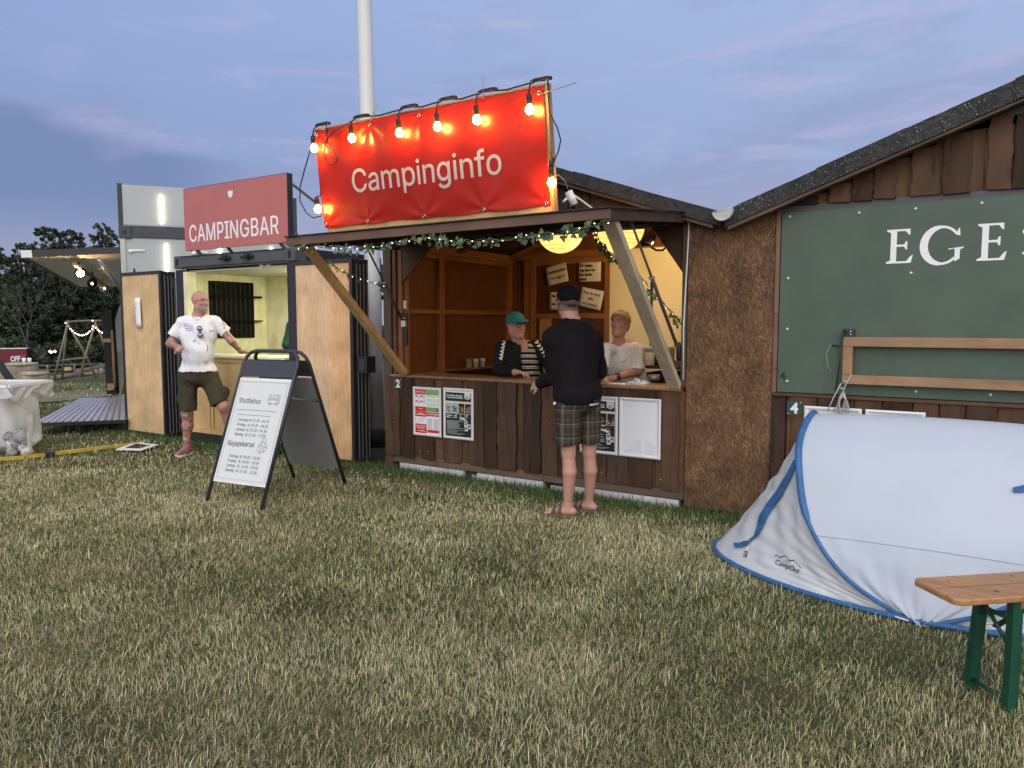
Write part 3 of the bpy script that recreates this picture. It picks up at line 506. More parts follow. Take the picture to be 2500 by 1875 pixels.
def hand(F, w, d, nrm, side, skin, s=1.0, curl=.35, spread=.12, thumb=1.0):
    """w wrist, d direction of the palm, nrm out of the back of the hand, side = +1 if the thumb is on the cross(d, nrm) side"""
    w = A_(w); d = A_(d); d /= np.linalg.norm(d); nrm = A_(nrm); nrm -= d*(nrm@d); nrm /= np.linalg.norm(nrm); x = np.cross(d, nrm)*side
    R = np.stack([x, d, nrm], 1)
    F.ell(w+d*.048*s, (.041*s, .052*s, .016*s), R, skin, .012)
    F.cone(w, w+d*.03*s, .024*s, .024*s, skin, .02)
    kn = (skin[0]*1.0, skin[1]*.84, skin[2]*.82)
    for i, (o, ln) in enumerate(((.030, .070), (.0105, .080), (-.0095, .075), (-.029, .058))):
        b = w+d*(.088-abs(i-1.2)*.006)*s+x*o*s
        dd = d + x*spread*(o/.03)*.5; a1 = curl*(.6+.14*i); a2 = a1+curl*1.5+.1*i*curl; a3 = a2+curl*.9
        p0 = b; 
        for a, fr, rr, r2 in ((a1, .45, .0098, .0088), (a2, .30, .0088, .0080), (a3, .25, .0080, .0068)):
            v = dd*math.cos(a)-nrm*math.sin(a); v /= np.linalg.norm(v); p1 = p0+v*ln*fr*s
            F.cone(p0, p1, rr*s, r2*s, kn if a == a3 else skin, .003); p0 = p1
    t0 = w+d*.025*s+x*.028*s-nrm*.004*s; t1 = t0+(d*.6+x*.75*thumb-nrm*.25)*.036*s; t2 = t1+(d*.85+x*.3*thumb-nrm*.4)*.030*s
    F.cone(t0, t1, .0135*s, .0108*s, skin, .012); F.cone(t1, t2, .0105*s, .0085*s, kn, .004)
def decal_mesh(mb, tris, B, col=(1, 1, 1), off=.003, lim=.3):
    """prints: each 2-D vertex (photo pixel) is dropped on the surface it is printed on"""
    vs, fs = tris; o = []
    for x, y in vs:
        r = ray(x, y).normalized(); h = B.ray_cast(CAM, r, 60)
        if h[0] is None: h = B.find_nearest(P(x, y, 7.0))
        n = h[1] if h[1].dot(r) < 0 else -h[1]
        o.append(h[0]+n*off)
    fs = [f for f in fs if max((o[f[i]]-o[f[i-1]]).length for i in range(len(f))) < lim]
    mb.add(o, fs, col)
def bvh(o):
    me = o.data; l = WL[o]; return BVHTree.FromPolygons([v.co+l for v in me.vertices], [tuple(p.vertices) for p in me.polygons])
def px_text(s, x, y, h, rot=0.0, xs=1.0, bold=0.0, align='CENTER'):
    vs, fs = text_mesh(s, 1.0, xs, bold, align, ext=0); c, sn = math.cos(rot), math.sin(rot)
    return [(x+(v[0]*c-v[1]*sn)*h, y-(v[0]*sn+v[1]*c)*h) for v in vs], fs
# ------------------------------------------------------------------ ground
def pn(x, y, fr, seed, oct=5):
    r = np.random.default_rng(seed); o = 0; a = 1; t = 0
    for i in range(oct):
        for k in range(3):
            th = r.uniform(0, 6.28); o = o + a*np.sin((x*np.cos(th)+y*np.sin(th))*fr + r.uniform(0, 6.28) + 1.3*np.sin((x*np.sin(th)-y*np.cos(th))*fr*.7+r.uniform(0, 6)))
        t += a*1.6; fr *= 1.9; a *= .65
    return o/t
def gz(x, y):
    """height of the ground: flat by the huts, gently uneven meadow beyond"""
    dd = -x*SY + y*CY; s = np.clip(dd-13, 0, 52); s = s*s/(s+3)
    far = np.clip((dd-16)/25, 0, 1); return -.0685*s + far*.10*pn(x, y, .10, 5, 2)
def GT(px, py):
    """point of the falling meadow seen at a pixel"""
    d = 13.0
    while d < 150:
        p = P(px, py, d)
        if p.z <= float(gz(np.array(p.x), np.array(p.y))): return p
        d += .1
    return P(px, py, 70)
gm = bpy.data.materials.new('meadow_soil'); gm.use_nodes = True
_t = gm.node_tree; _n = _t.nodes; _l = _t.links; _b = _n['Principled BSDF']; _b.inputs['Roughness'].default_value = .95; _b.inputs['Specular IOR Level'].default_value = .1
_tc = _n.new('ShaderNodeTexCoord')
def _ns(scale, det=8, ro=.6):
    z = _n.new('ShaderNodeTexNoise'); z.inputs['Scale'].default_value = scale; z.inputs['Detail'].default_value = det; z.inputs['Roughness'].default_value = ro; _l.new(_tc.outputs['Object'], z.inputs['Vector']); return z
def _rp(z, *st):
    r = _n.new('ShaderNodeValToRGB'); e = r.color_ramp.elements
    while len(e) < len(st): e.new(.5)
    for q, (p, c) in zip(e, st): q.position = p; q.color = (*c, 1)
    _l.new(z.outputs[0], r.inputs[0]); return r
_r1 = _rp(_ns(.45, 10, .7), (.36, (.050, .068, .026)), (.47, (.080, .086, .038)), (.58, (.145, .125, .070)), (.70, (.20, .155, .105)))
_r2 = _rp(_ns(55, 6), (.3, (.45, .45, .45)), (.7, (1.25, 1.25, 1.25)))
_mx = _n.new('ShaderNodeMix'); _mx.data_type = 'RGBA'; _mx.blend_type = 'MULTIPLY'; _mx.inputs[0].default_value = 1
_l.new(_r1.outputs[0], _mx.inputs[6]); _l.new(_r2.outputs[0], _mx.inputs[7]); _l.new(_mx.outputs[2], _b.inputs['Base Color'])
_bp = _n.new('ShaderNodeBump'); _bp.inputs['Strength'].default_value = .9; _bp.inputs['Distance'].default_value = .03; _l.new(_ns(70).outputs[0], _bp.inputs['Height']); _l.new(_bp.outputs[0], _b.inputs['Normal'])
gx = np.concatenate([-np.geomspace(900, 41, 24), np.linspace(-39, 10, 110), np.geomspace(12, 900, 14)])
gy = np.concatenate([-np.geomspace(900, 12, 12), np.linspace(-10, 45, 110), np.geomspace(46, 900, 24)])
X, Y = np.meshgrid(gx, gy, indexing='ij'); Z = gz(X, Y)
me = bpy.data.meshes.new('meadow'); ny = len(gy)
me.from_pydata(np.stack([X.ravel(), Y.ravel(), Z.ravel()], 1).tolist(), [], [(i*ny+j, (i+1)*ny+j, (i+1)*ny+j+1, i*ny+j+1) for i in range(len(gx)-1) for j in range(ny-1)])
me.materials.append(gm); me.polygons.foreach_set('use_smooth', [True]*len(me.polygons))
o = link('meadow_ground', me); o['kind'] = 'structure'
# worn gravel path across the far meadow
mb = MB()
pxs = [-260, -120, 0, 60, 120, 200, 300, 420]; ya = [930, 932, 934, 946, 962, 955, 946, 940]; yb_ = [962, 972, 984, 988, 985, 978, 966, 956]
for i in range(7):
    for j in range(6):
        q = lambda k, t: tuple(GT(pxs[k], ya[k]*(1-t)+yb_[k]*t))
        mb.quad(q(i, j/6), q(i+1, j/6), q(i+1, (j+1)/6), q(i, (j+1)/6))
path = mb.build('worn_path', mat('path_gravel', (.27, .225, .16), .95, .1, .2, 3, .6, 50, col2=(.17, .15, .09), thr=(.4, .6))); path['kind'] = 'structure'
def _shore(o):
    for v in o.data.vertices: v.co.z = float(gz(np.array(v.co.x), np.array(v.co.y)))+.03
_shore(path)
# ------------------------------------------------------------------ grass blades (countless: one object)
def dry(x, y):
    """0 = lush green, 1 = straw"""
    d = .88 + .30*pn(x, y, .75, 11, 6) + .12*pn(x, y, 6, 31, 2)
    d = d - .75*np.clip((y-4.85)/.55, 0, 1)*(x > -5.6)
    d = d - .50*np.clip((-x-5.2)/1.5, 0, 1)*np.clip((y-3.3)/1.2, 0, 1)
    d = d - .40*np.clip(1-np.hypot(x-.1, y-3.3)/1.2, 0, 1) - .45*np.exp(-((y-3.9)/.45)**2)*(x > -1.7)
    return np.clip(d, 0, 1)
bare_spots = [(G(740, 1480), .42, .22), (G(1250, 1405), .5, .16), (G(1500, 1240), .3, .12), (G(430, 1395), .5, .22), (G(1830, 1690), .35, .15), (G(1190, 1790), .22, .12), (G(1000, 1215), .8, .15), (G(250, 1790), .4, .2)]
def bareness(x, y):
    b = np.zeros_like(x)
    for g, rx, ry in bare_spots: b = np.maximum(b, np.exp(-(((x-g.x)/rx)**2+((y-g.y)/ry)**2)**1.0))
    return b
def grass_patch(n, dmin, dmax, hgt, wid, kind, seed, pw):
    r = np.random.default_rng(seed)
    u = r.random(n); d = (dmin**pw + u*(dmax**pw-dmin**pw))**(1/pw)
    lat = (r.random(n)*2-1)*(.78*d+2.0)
    x = lat*CY - d*SY; y = lat*SY + d*CY
    dr = dry(x, y); br = bareness(x, y)
    keep = (r.random(n) > br*.88)
    if kind == 'thatch': keep = r.random(n) < .35+.65*dr
    elif kind == 'straw': keep &= r.random(n) < .10+.88*dr
    else: keep &= r.random(n) < 1.05-.42*dr
    keep &= ~((y > 5.70) & (x > -6.4)) & ~((y > 5.66) & (x > -9.8)) & ~(((x+.22)/1.2)**2+((y-4.85)/.72)**2 < 1)
    keep &= ~((d > 14.5) & (x > -11))
    x, y, d, dr = x[keep], y[keep], d[keep], dr[keep]; n = len(x)
    z = gz(x, y)
    if kind == 'straw':
        cl = pn(x, y, 2.2, seed+3, 4)
        th = cl*3.5 + r.normal(0, 1.1, n) + .6; lean = np.abs(r.normal(.50, .42, n)); h = hgt*r.lognormal(0, .40, n)
    elif kind == 'thatch':
        th = pn(x, y, 1.6, seed+3, 4)*4 + r.normal(0, 1.2, n); lean = r.uniform(1.1, 1.5, n); h = hgt*r.lognormal(0, .35, n); z = z + r.uniform(.001, .012, n)
    else:
        th = r.uniform(0, 6.28, n); lean = np.abs(r.normal(.4, .35, n)); h = hgt*r.lognormal(0, .35, n)
        h = h*(1+.9*np.clip((y-5.1)/.4, 0, 1)*(x > -5.6))
    lean = np.clip(lean, 0, 1.4)
    dx, dy = np.cos(th), np.sin(th); wx, wy = -dy, dx
    tw = r.uniform(-.9, .9, n); wx, wy = wx*np.cos(tw)+dx*np.sin(tw), wy*np.cos(tw)+dy*np.sin(tw)
    w = wid*r.uniform(.6, 1.3, n)*np.clip(d/3.6, .8, 6)**.85
    b1 = r.normal(0, .20 if kind == 'straw' else .3, n)
    l1, l2 = lean*.6, np.clip(lean*1.35+b1*.4, 0, 1.65)
    m = np.stack([x+dx*np.sin(l1)*h*.5, y+dy*np.sin(l1)*h*.5, z+np.cos(l1)*h*.5], 1)
    t = m + np.stack([dx*np.sin(l2)*h*.5 + wx*b1*h*.3, dy*np.sin(l2)*h*.5 + wy*b1*h*.3, np.cos(l2)*h*.5], 1)
    W = np.stack([wx, wy, np.zeros(n)], 1)*w[:, None]/2
    Bp = np.stack([x, y, z-.004], 1)
    V = np.stack([Bp-W, Bp+W, m-W*.85, m+W*.85, t], 1).reshape(-1, 3)
    b = (np.arange(n)*5)[:, None]
    Q = b+np.array([[0, 1, 3, 2]]); T = b+np.array([[2, 3, 4]])
    if kind == 'straw':
        pal = np.array([(.68, .61, .35), (.58, .54, .27), (.84, .77, .50), (.44, .46, .17), (.46, .36, .22)]); pr = np.array([.3, .27, .15, .18, .10])
    elif kind == 'thatch':
        pal = np.array([(.38, .32, .18), (.30, .25, .13), (.25, .18, .11), (.46, .40, .25), (.18, .19, .08)]); pr = np.array([.28, .26, .2, .12, .14])
    else:
        pal = np.array([(.075, .125, .030), (.110, .160, .042), (.17, .21, .065), (.055, .088, .026), (.26, .25, .11)]); pr = np.array([.3, .27, .15, .13, .15])
    c = pal[r.choice(len(pal), n, p=pr)]*r.uniform(.75, 1.2, (n, 1))
    if kind == 'green': c = c*(1-dr[:, None]*.45) + np.array([.26, .23, .12])*dr[:, None]*.40
    return V, Q, T, c
parts_ = [grass_patch(400000, 2.1, 7.5, .029, .0027, 'straw', 1, .7), grass_patch(370000, 2.1, 7.5, .023, .0030, 'green', 2, .7),
          grass_patch(155000, 7.5, 17, .034, .0028, 'straw', 3, .8), grass_patch(175000, 7.5, 20, .030, .0036, 'green', 4, .8),
          grass_patch(36000, 17, 32, .06, .0060, 'green', 6, 1.0), grass_patch(18000, 17, 32, .05, .0050, 'straw', 8, 1.0)]
def hut_fringe():
    r = np.random.default_rng(50); n = 9000
    x = np.where(r.random(n) < .75, r.uniform(-6.4, -1.3, n), r.uniform(-10.2, -6.4, n)); y = 5.66-np.abs(r.normal(0, .13, n)); y = np.where(x < -6.4, y-.05, y)
    h = .050*r.lognormal(0, .35, n); th = r.uniform(0, 6.28, n); ln = np.abs(r.normal(.3, .2, n)); w = .006
    dx, dy = np.cos(th), np.sin(th); W = np.stack([-dy, dx, dy*0], 1)*w/2
    B = np.stack([x, y, x*0-.004], 1); m = B+np.stack([dx*ln*h*.3, dy*ln*h*.3, h*.55], 1); t = m+np.stack([dx*ln*h*.6, dy*ln*h*.6, h*.45], 1)
    V = np.stack([B-W, B+W, m-W*.8, m+W*.8, t], 1).reshape(-1, 3); b = (np.arange(n)*5)[:, None]
    c = np.array([(.09, .15, .04), (.125, .19, .055), (.07, .11, .035)])[r.integers(0, 3, n)]*r.uniform(.7, 1.3, (n, 1))
    return V, b+np.array([[0, 1, 3, 2]]), b+np.array([[2, 3, 4]]), c
parts_.append(hut_fringe()); parts_.append(grass_patch(150000, 2.1, 8.5, .034, .0034, 'thatch', 21, .7))
def grass_mesh(parts):
    Vs, Qs, Ts, Cs = [], [], [], []; off = 0
    for V, Q, T, c in parts:
        Vs.append(V); Qs.append(Q+off); Ts.append(T+off); Cs.append(np.repeat(c, 5, 0)); off += len(V)
    V = np.concatenate(Vs); Q = np.concatenate(Qs); T = np.concatenate(Ts); C = np.concatenate(Cs)
    me = bpy.data.meshes.new('grass'); me.vertices.add(len(V)); me.vertices.foreach_set('co', V.ravel())
    li = np.concatenate([Q.ravel(), T.ravel()]).astype(np.int32); me.loops.add(len(li)); me.loops.foreach_set('vertex_index', li)
    ls = np.concatenate([np.arange(len(Q))*4, len(Q)*4+np.arange(len(T))*3]).astype(np.int32)
    me.polygons.add(len(ls)); me.polygons.foreach_set('loop_start', ls); me.update(calc_edges=True)
    a = me.color_attributes.new('tint', 'FLOAT_COLOR', 'POINT'); a.data.foreach_set('color', np.c_[C, np.ones(len(C))].ravel())
    return me
me = grass_mesh(parts_)
gmt = mat('grass_blade', (1, 1, 1), .55, .25, .08, 3)
_bb = gmt.node_tree.nodes['Principled BSDF']
me.materials.append(gmt); o = link('meadow_grass', me); o['kind'] = 'stuff'; tag(o, 'mown patchy grass, straw coloured and green, covering the ground', 'grass')
# daisies and clover heads
mb = MB(); r = random.Random(3)
for (px, py, sx, sy, k) in ((380, 1090, 60, 18, 26), (700, 1060, 60, 40, 20), (1000, 1160, 60, 10, 10), (640, 1180, 90, 10, 8), (870, 1160, 40, 30, 14), (330, 1080, 60, 12, 16)):
    for i in range(k):
        g = G(px+r.gauss(0, sx), py+abs(r.gauss(0, sy)))
        if g.y > 5.55 or g.x < -12: continue
        mb.ball((g.x, g.y, .05), .008, (1, 1, 1), 6, (1, 1, .5))
o = mb.build('white_daisies', M_white); o['kind'] = 'stuff'; tag(o, 'tiny white clover and daisy heads scattered in the grass', 'flowers')
# ------------------------------------------------------------------ info hut (number 2)
HX0, HX1, HY, HB, HC, HT = -5.16, -2.0, 5.66, 7.91, 1.0, 2.32   # left, right, front, back, counter, eaves
hut = thing('info_hut', 'open dark wooden market hut with planked counter front, number 2 and a raised hatch', 'hut', (-3.56, HY, 0))
def rtint(a=.75, b=1.25, warm=.08):
    k = random.uniform(a, b); q = random.uniform(-warm, warm); return (k*(1+q), k, k*(1-q))
def planking(M, x0, x1, y0, y1, top=lambda x: None, wide=(.13, .22), gap=(.03, .11), under=M_planku, base=0.0, foot=0.0):
    """two layers of waney-edged boards; top(x) gives the upper end"""
    a, b = MB(), MB(); x = x0
    while x < x1-.01:
        w = random.uniform(.10, .16); xe = min(x+w, x1); t = min(top(x) or y1, top(xe) or y1)
        if t > y0+.02: plank(a, x+.0015, xe-.0015, y0, t, base, base+.018, M, .002, rtint(.8, 1.35, .12), ends=.001)
        x = xe
    x = x0+random.uniform(0, .04)
    while x < x1-.08:
        w = random.uniform(*wide); xe = min(x+w, x1-.003); t = min(top(x) or y1, top(xe) or y1)
        if t > y0+.03: plank(b, x, xe, y0-.004-foot*random.random(), t, base+.019, base+.019+random.uniform(.016, .034), M, .010, rtint(.55, 1.35, .10))
        x = xe+(random.uniform(*gap) if random.random() < .5 else random.uniform(.005, .016))
    return a, b
a, b = planking(FR, HX0+.005, HX1-.0, .16, .955)
f = a.build('counter_front', M_planku, hut); b.build('cover_boards', M_plank, hut, bev=.003)
mb = MB(); mb.box(HX0+.02, HX1, .10, .175, -.04, .0, FR, (.9, .9, .9)); mb.box(HX0+.02, -3.3, .095, .165, .002, .022, FR, (1, .95, .9)); mb.box(-3.295, HX1, .09, .158, .003, .024, FR, (.85, .85, .9)); mb.build('base_beam', wood('base_beam', (.17, .12, .085), (.08, .055, .04), .8, 0, 6), hut, bev=.004)
mb = MB()
for x0, x1 in ((-4.95, -4.22), (-4.12, -3.42), (-3.25, -2.70), (-2.66, -2.06)): mb.box(x0, x1, 5.70, 7.8, -.01, .05, None)
mb.box(-4.98, -4.18, .0, .088, -.03, .016, FR); mb.box(-4.02, -3.30, .0, .085, -.03, .016, FR); mb.box(-3.06, -2.04, .0, .082, -.03, .016, FR)
mb.build('skid', mat('grey_skid', (.62, .62, .61), .7, .3, .1, 8), hut)
mb = MB(); mb.box(HX0+.10, HX1-.03, .955, .985, -.34, .035, FR); 
mb.build('counter_top', M_counter, hut, bev=.004)
mb = MB(); mb.box(HX0+.10, HX1-.03, .965, .978, .037, .056, FR, (1.2, 1.1, 1)); mb.build('counter_edge', M_counter, hut)
# corner posts
PM = wood('post_wood', (.11, .075, .052), (.05, .033, .024), .7, 2, 7)
mb = MB(); mb.box(HX0, HX0+.10, .0, 2.26, -.05, .03, FR); mb.box(HX0+.108, HX0+.15, .96, 2.22, -.05, .012, FR, (1.3, 1.15, 1)); mb.build('corner_post', PM, hut, bev=.004)
mb = MB(); mb.box(HX0+.155, HX0+.205, .99, 2.22, -.06, -.015, FR); mb.box(HX0+.21, HX0+.24, .99, 2.22, -.09, -.05, FR); mb.build('door_jamb', M_batten, hut)
mb = MB(); mb.box(HX1-.045, HX1-.005, .99, 2.26, -.05, .012, FR); mb.build('corner_post', PM, hut, bev=.004)
mb = MB(); mb.box(HX0+.1, HX1-.0, 2.262, 2.312, -.09, .0, FR); mb.build('header_beam', M_dark, hut, bev=.004)
# brackets in the upper corners of the opening
mb = MB(); mb.prism([(HX0+.20, 2.261), (HX0+.62, 2.261), (HX0+.20, 1.90)], -.05, -.025, FR, (2.0, 1.9, 1.8)); mb.prism([(HX1-.046, 2.261), (HX1-.046, 1.88), (HX1-.32, 2.261)], -.05, -.025, FR); mb.build('corner_bracket', M_dark, hut)
# walls
RIDX, RIDZ, SLO = -3.56, 2.93, .345
def rz(x): return RIDZ - abs(x-RIDX)*SLO
mb = MB(); mb.box(HX0+.02, HX0+.045, HY+.05, HB, .08, 2.35); mb.build('side_wall', M_inner, hut)
mb = MB(); mb.box(HX1-.03, HX1-.005, HY+.05, HB, .08, 2.35); mb.build('side_wall', M_inner, hut)
mb = MB(); mb.prism([(HX0+.02, .08), (HX1, .08), (HX1, rz(HX1)-.05), (RIDX, RIDZ-.05), (HX0+.02, rz(HX0)-.05)], -(HB-HY)-.03, -(HB-HY), FR); mb.build('back_wall', M_inner, hut)
mb = MB(); mb.box(HX0+.02, HX1, HY+.05, HB, .05, .08); mb.build('floor', M_dark, hut)
# battens: left wall
xl = HX0+.046
mb = MB()
for y in (HY+.12, HY+.77, HB-.10): mb.box(xl, xl+.045, y, y+.09, .1, 2.24)
mb.build('wall_stud', M_batten, hut)
mb = MB()
for z in (.925, 1.595, 2.19):
    mb.box(xl+.001, xl+.04, HY+.21, HY+.769, z, z+.047); mb.box(xl+.001, xl+.04, HY+.861, HB-.101, z, z+.047)
mb.box(xl+.001, xl+.07, HY+.21, HB, 2.2405, 2.33)
mb.build('wall_rail', M_battenY, hut)
# shelf on the left wall and back wall frame with a door
yb = HB-.001
mb = MB(); mb.box(xl+.045, xl+.20, HY+.87, HB-.12, .9725, .99); mb.build('shelf', M_battenY, hut)
mb = MB()
for x in (-4.87, -4.785, -3.775): mb.box(x, x+.065, yb-.05, yb, .1, 2.27)
mb.build('door_frame', M_batten, hut)
mb = MB(); mb.box(-4.719, -3.776, yb-.045, yb, 2.20, 2.27); mb.box(-4.719, -3.776, yb-.045, yb, 1.55, 1.61); mb.box(xl+.05, -4.871, yb-.045, yb, 1.55, 1.61); mb.box(xl+.05, -3.0, yb-.047, yb, 2.275, 2.35); mb.build('door_rail', M_battenx, hut)
mb = MB(); mb.box(-4.66, -4.50, yb-.03, yb, .4, 1.549, None, (1.5, 1.9, 2.3)); mb.box(-5.02, -4.90, yb-.03, yb, .4, 1.549, None, (1.5, 1.8, 2.0)); mb.build('inner_plank', M_batten, hut)
mb = MB(); mb.box(-4.718, -3.777, yb-.012, yb-.002, .1, 2.199, None, (.62, .55, .5)); dr = mb.build('door', M_inner, hut)
mb = MB(); mb.tube([(-4.46, yb-.06, 1.20), (-4.34, yb-.06, 1.20)], .010, 8); mb.tube([(-4.46, yb-.012, 1.20), (-4.46, yb-.06, 1.20)], .010, 8); mb.build('handle', M_chrome, dr)
# white board on the right part of the back wall and right wall
mb = MB(); mb.box(-3.70, HX1-.05, yb-.07, yb-.052, .3, 2.33); mb.build('white_board', mat('cream_board', (.74, .66, .46), .5, .3, .04, 2, .02, 60), hut)
mb = MB(); mb.box(HX1-.046, HX1-.032, HY+.3, HB-.08, .3, 2.1); mb.build('white_board', MATS['cream_board'], hut)
mb = MB(); mb.box(-3.20, -3.17, yb-.085, yb-.072, 1.15, 1.95); mb.build('wall_strap', M_steel, hut)
# rafters and roof
mb = MB()
for y in (HY+.12, HY+1.1, HB-.06):
    for s in (-1, 1):
        xe = HX0+.06 if s < 0 else HX1-.06
        mb.bar((RIDX, y, RIDZ-.12), (xe, y, rz(xe)-.12), .05, .09, (0, 1, 0))
mb.build('rafter', M_battenx, hut)
mb = MB()
for s in (-1, 1):
    xe = HX0-.22 if s < 0 else HX1+.30
    x0, x1 = (xe, RIDX) if s < 0 else (RIDX, xe)
    mb.prism([(x0, rz(x0)-.05), (x1, rz(x1)-.05), (x1, rz(x1)-.02), (x0, rz(x0)-.02)], -(HB-HY)-.15, .10, FR)
mb.build('roof_boarding', M_dark, hut)
def roof_felt(parent, xs, zf, y0, y1, th, lichen, name='roof_felt'):
    """felt sheets wrapped over the verge, each overlapping the last one a little"""
    mb = MB()
    for i in range(len(xs)-1):
        xa, xb = xs[i], xs[i+1]; lift = .004*(i % 2)+.002*i
        n = 7
        for j in range(n):
            a = xa+(xb-xa)*j/n; b = xa+(xb-xa)*(j+1)/n; t = rtint(.85, 1.15, .02)
            up = lift+random.uniform(0, .004)
            mb.prism([(a, zf(a)-.02), (b, zf(b)-.02), (b, zf(b)+up+.02), (a, zf(a)+up+.02)], y0, y1+.012, FR, t)
            mb.prism([(a, zf(a)-th), (b, zf(b)-th), (b, zf(b)+up+.0198), (a, zf(a)+up+.0198)], y1+.014, y1+.03+lift, FR, t)
    return mb.build(name, M_felt, parent)
roof_felt(hut, [-5.38, -4.5, RIDX], rz, -(HB-HY)-.16, .10, .08, 0)
roof_felt(hut, [RIDX, -2.95, -2.42, HX1+.29], rz, -(HB-HY)-.16, .10, .08, 0)
mb = MB(); x0, x1 = RIDX, HX1+.22; mb.prism([(x0, rz(x0)-.11), (x1, rz(x1)-.11), (x1, rz(x1)-.081), (x0, rz(x0)-.081)], .09, .112, FR); mb.build('verge_board', M_trim, hut)
a, b = planking(FR, HX0+.03, HX1+.02, 2.312, 2.9, top=lambda x: rz(x)-.055, wide=(.18, .26), gap=(.02, .05))
a.build('gable_boards', M_planku, hut); b.build('gable_boards', M_plank, hut, bev=.003)
# raised hatch: the canopy
CX0, CX1, CYF, CZF = -4.955, -2.03, 4.275, 2.165
def cz(y): return CZF + (y-CYF)*(2.305-CZF)/(HY-CYF)
can = MB(); can.add([(CX0, CYF, cz(CYF)), (CX1, CYF, cz(CYF)), (CX1, HY, cz(HY)), (CX0, HY, cz(HY)), (CX0, CYF, cz(CYF)+.022), (CX1, CYF, cz(CYF)+.022), (CX1, HY, cz(HY)+.022), (CX0, HY, cz(HY)+.022)],
    [(0, 3, 2, 1), (4, 5, 6, 7), (0, 1, 5, 4), (1, 2, 6, 5), (2, 3, 7, 6), (3, 0, 4, 7)])
canopy = can.build('hatch', wood('hatch_panel', (.10, .055, .034), (.055, .03, .02), .7, 0, 6), hut)
mb = MB(); mb.bar((CX0-.02, CYF-.012, CZF+.006), (CX1+.02, CYF-.012, CZF+.010), .024, .064); mb.build('edge_trim', M_trim, canopy, bev=.004)
for x in (CX0-.008, CX1+.008):
    mb = MB(); mb.bar((x, CYF+.002, CZF+.004), (x, HY-.02, cz(HY)+.004), .022, .07); mb.build('edge_trim', M_dark, canopy, bev=.004)
mb = MB(); mb.bar((CX0-.03, CYF-.015, CZF+.048), (CX1+.03, CYF-.015, CZF+.048), .05, .008); mb.bar((CX1+.018, CYF-.015, CZF+.048), (CX1+.018, HY-.03, cz(HY)+.048), .05, .008); mb.build('felt_edge', M_felt, canopy)
mb = MB()
for y in (4.6, 5.0, 5.4): mb.box(CX0+.05, CX1-.05, y, y+.05, cz(y)-.045, cz(y)-.004)
mb.build('hatch_batten', M_dark, canopy)
# wooden props and gas struts
for (x, q) in ((CX0+.06, 0), (CX1-.05, 1)):
    a = Vector((x, CYF+.11, CZF+.0)); b = Vector((x+(.03 if q == 0 else .01), HY-.06, 1.0))
    mb = MB(); mb.bar(a, b, .095 if q else .085, .055, (0, 1, 0)); mb.build('prop', wood('prop_grey' if q else 'prop_pine', (.50, .42, .30) if q else (.48, .32, .15), (.34, .28, .20) if q else (.32, .20, .085), .6, 2, 12), hut, bev=.004)
def gas_strut(a, b, k=.48):
    a = Vector(a); b = Vector(b); m = a.lerp(b, k); mb = MB(); mb.tube([a, m], .009, 8, (2.2, 2.2, 2.2)); mb.tube([m, b], .014, 8); mb.ball(tuple(a), .02, n=8); mb.ball(tuple(b), .02, n=8)
    mb.box(m.x-.022, m.x+.022, m.y-.012, m.y+.012, m.z-.01, m.z+.01, None, (5, 5, 5)); mb.build('gas_strut', mat('strut_metal', (.06, .06, .065), .35, .5, .1), hut)
gas_strut((CX1-.07, 4.78, cz(4.78)-.03), (HX1-.075, HY-.035, 1.33), .42)
gas_strut((CX0+.12, 5.05, cz(5.05)-.03), (HX0+.235, HY-.03, 1.55), .5)
mb = MB(); mb.box(HX0+.215, HX0+.26, 1.27, 1.60, -.045, -.018, FR, (1, 1, 1)); mb.build('latch', M_steel, hut)
mb = MB(); mb.box(HX0+.215, HX0+.265, 1.46, 1.52, -.017, .01, FR); mb.tube([FR @ Vector((HX0+.2, 1.53, .01)), FR @ Vector((HX0+.28, 1.545, .015))], .006, 6); mb.box(HX0+.235, HX0+.27, 1.64, 1.72, -.03, -.005, FR, (.7, .7, .7)); mb.build('latch_bolt', M_chrome, hut)
mb = MB(); mb.tube([FR @ Vector((HX1-.07, z, -.01)) for z in (1.20, 1.30, 1.345)], [.020, .022, .014], 8); mb.build('hinge_mount', M_steel, hut)
mb = MB(); mb.tube([FR @ Vector((HX1-.012+dx, z, .02)) for z, dx in ((2.31, 0), (2.25, .016), (2.0, .008), (1.7, -.004), (1.45, -.012), (1.05, -.006))], .006, 6)
mb.tube([FR @ Vector(v) for v in ((HX1-.5, 2.352, .03), (HX1-.3, 2.348, .05), (HX1-.12, 2.335, .03), (HX1-.012, 2.31, .02))], .005, 6); mb.build('white_cable', M_whitep, hut)
def plate(x, y, ch, parent, z=.05, s=.105):
    mb = MB(); mb.box(x-s/2, x+s/2, y-s/2, y+s/2, z, z+.006, FR); p = mb.build('number_plate', mat('plate_green', (.035, .075, .055), .5, .3, .05), parent)
    mb = MB(); text(mb, ch, .105, x, y-.036, z+.008, FR, 1.0, .0035); mb.build('digit', M_printw, p)
    mb = MB(); mb.ball(tuple(FR @ Vector((x-s*.4, y-s*.4, z+.007))), .004, n=6); mb.ball(tuple(FR @ Vector((x+s*.4, y+s*.4, z+.007))), .004, n=6); mb.build('screw', M_white, p)
plate(-4.955, .895, '2', hut)
mb = MB(); r = random.Random(5)
for i in range(20): x = r.uniform(HX0+.1, HX1-.1); mb.ball(tuple(FR @ Vector((x, r.choice((.24, .5, .62, .82)), .046))), .004, n=6)
mb.build('nail_heads', M_white, hut)
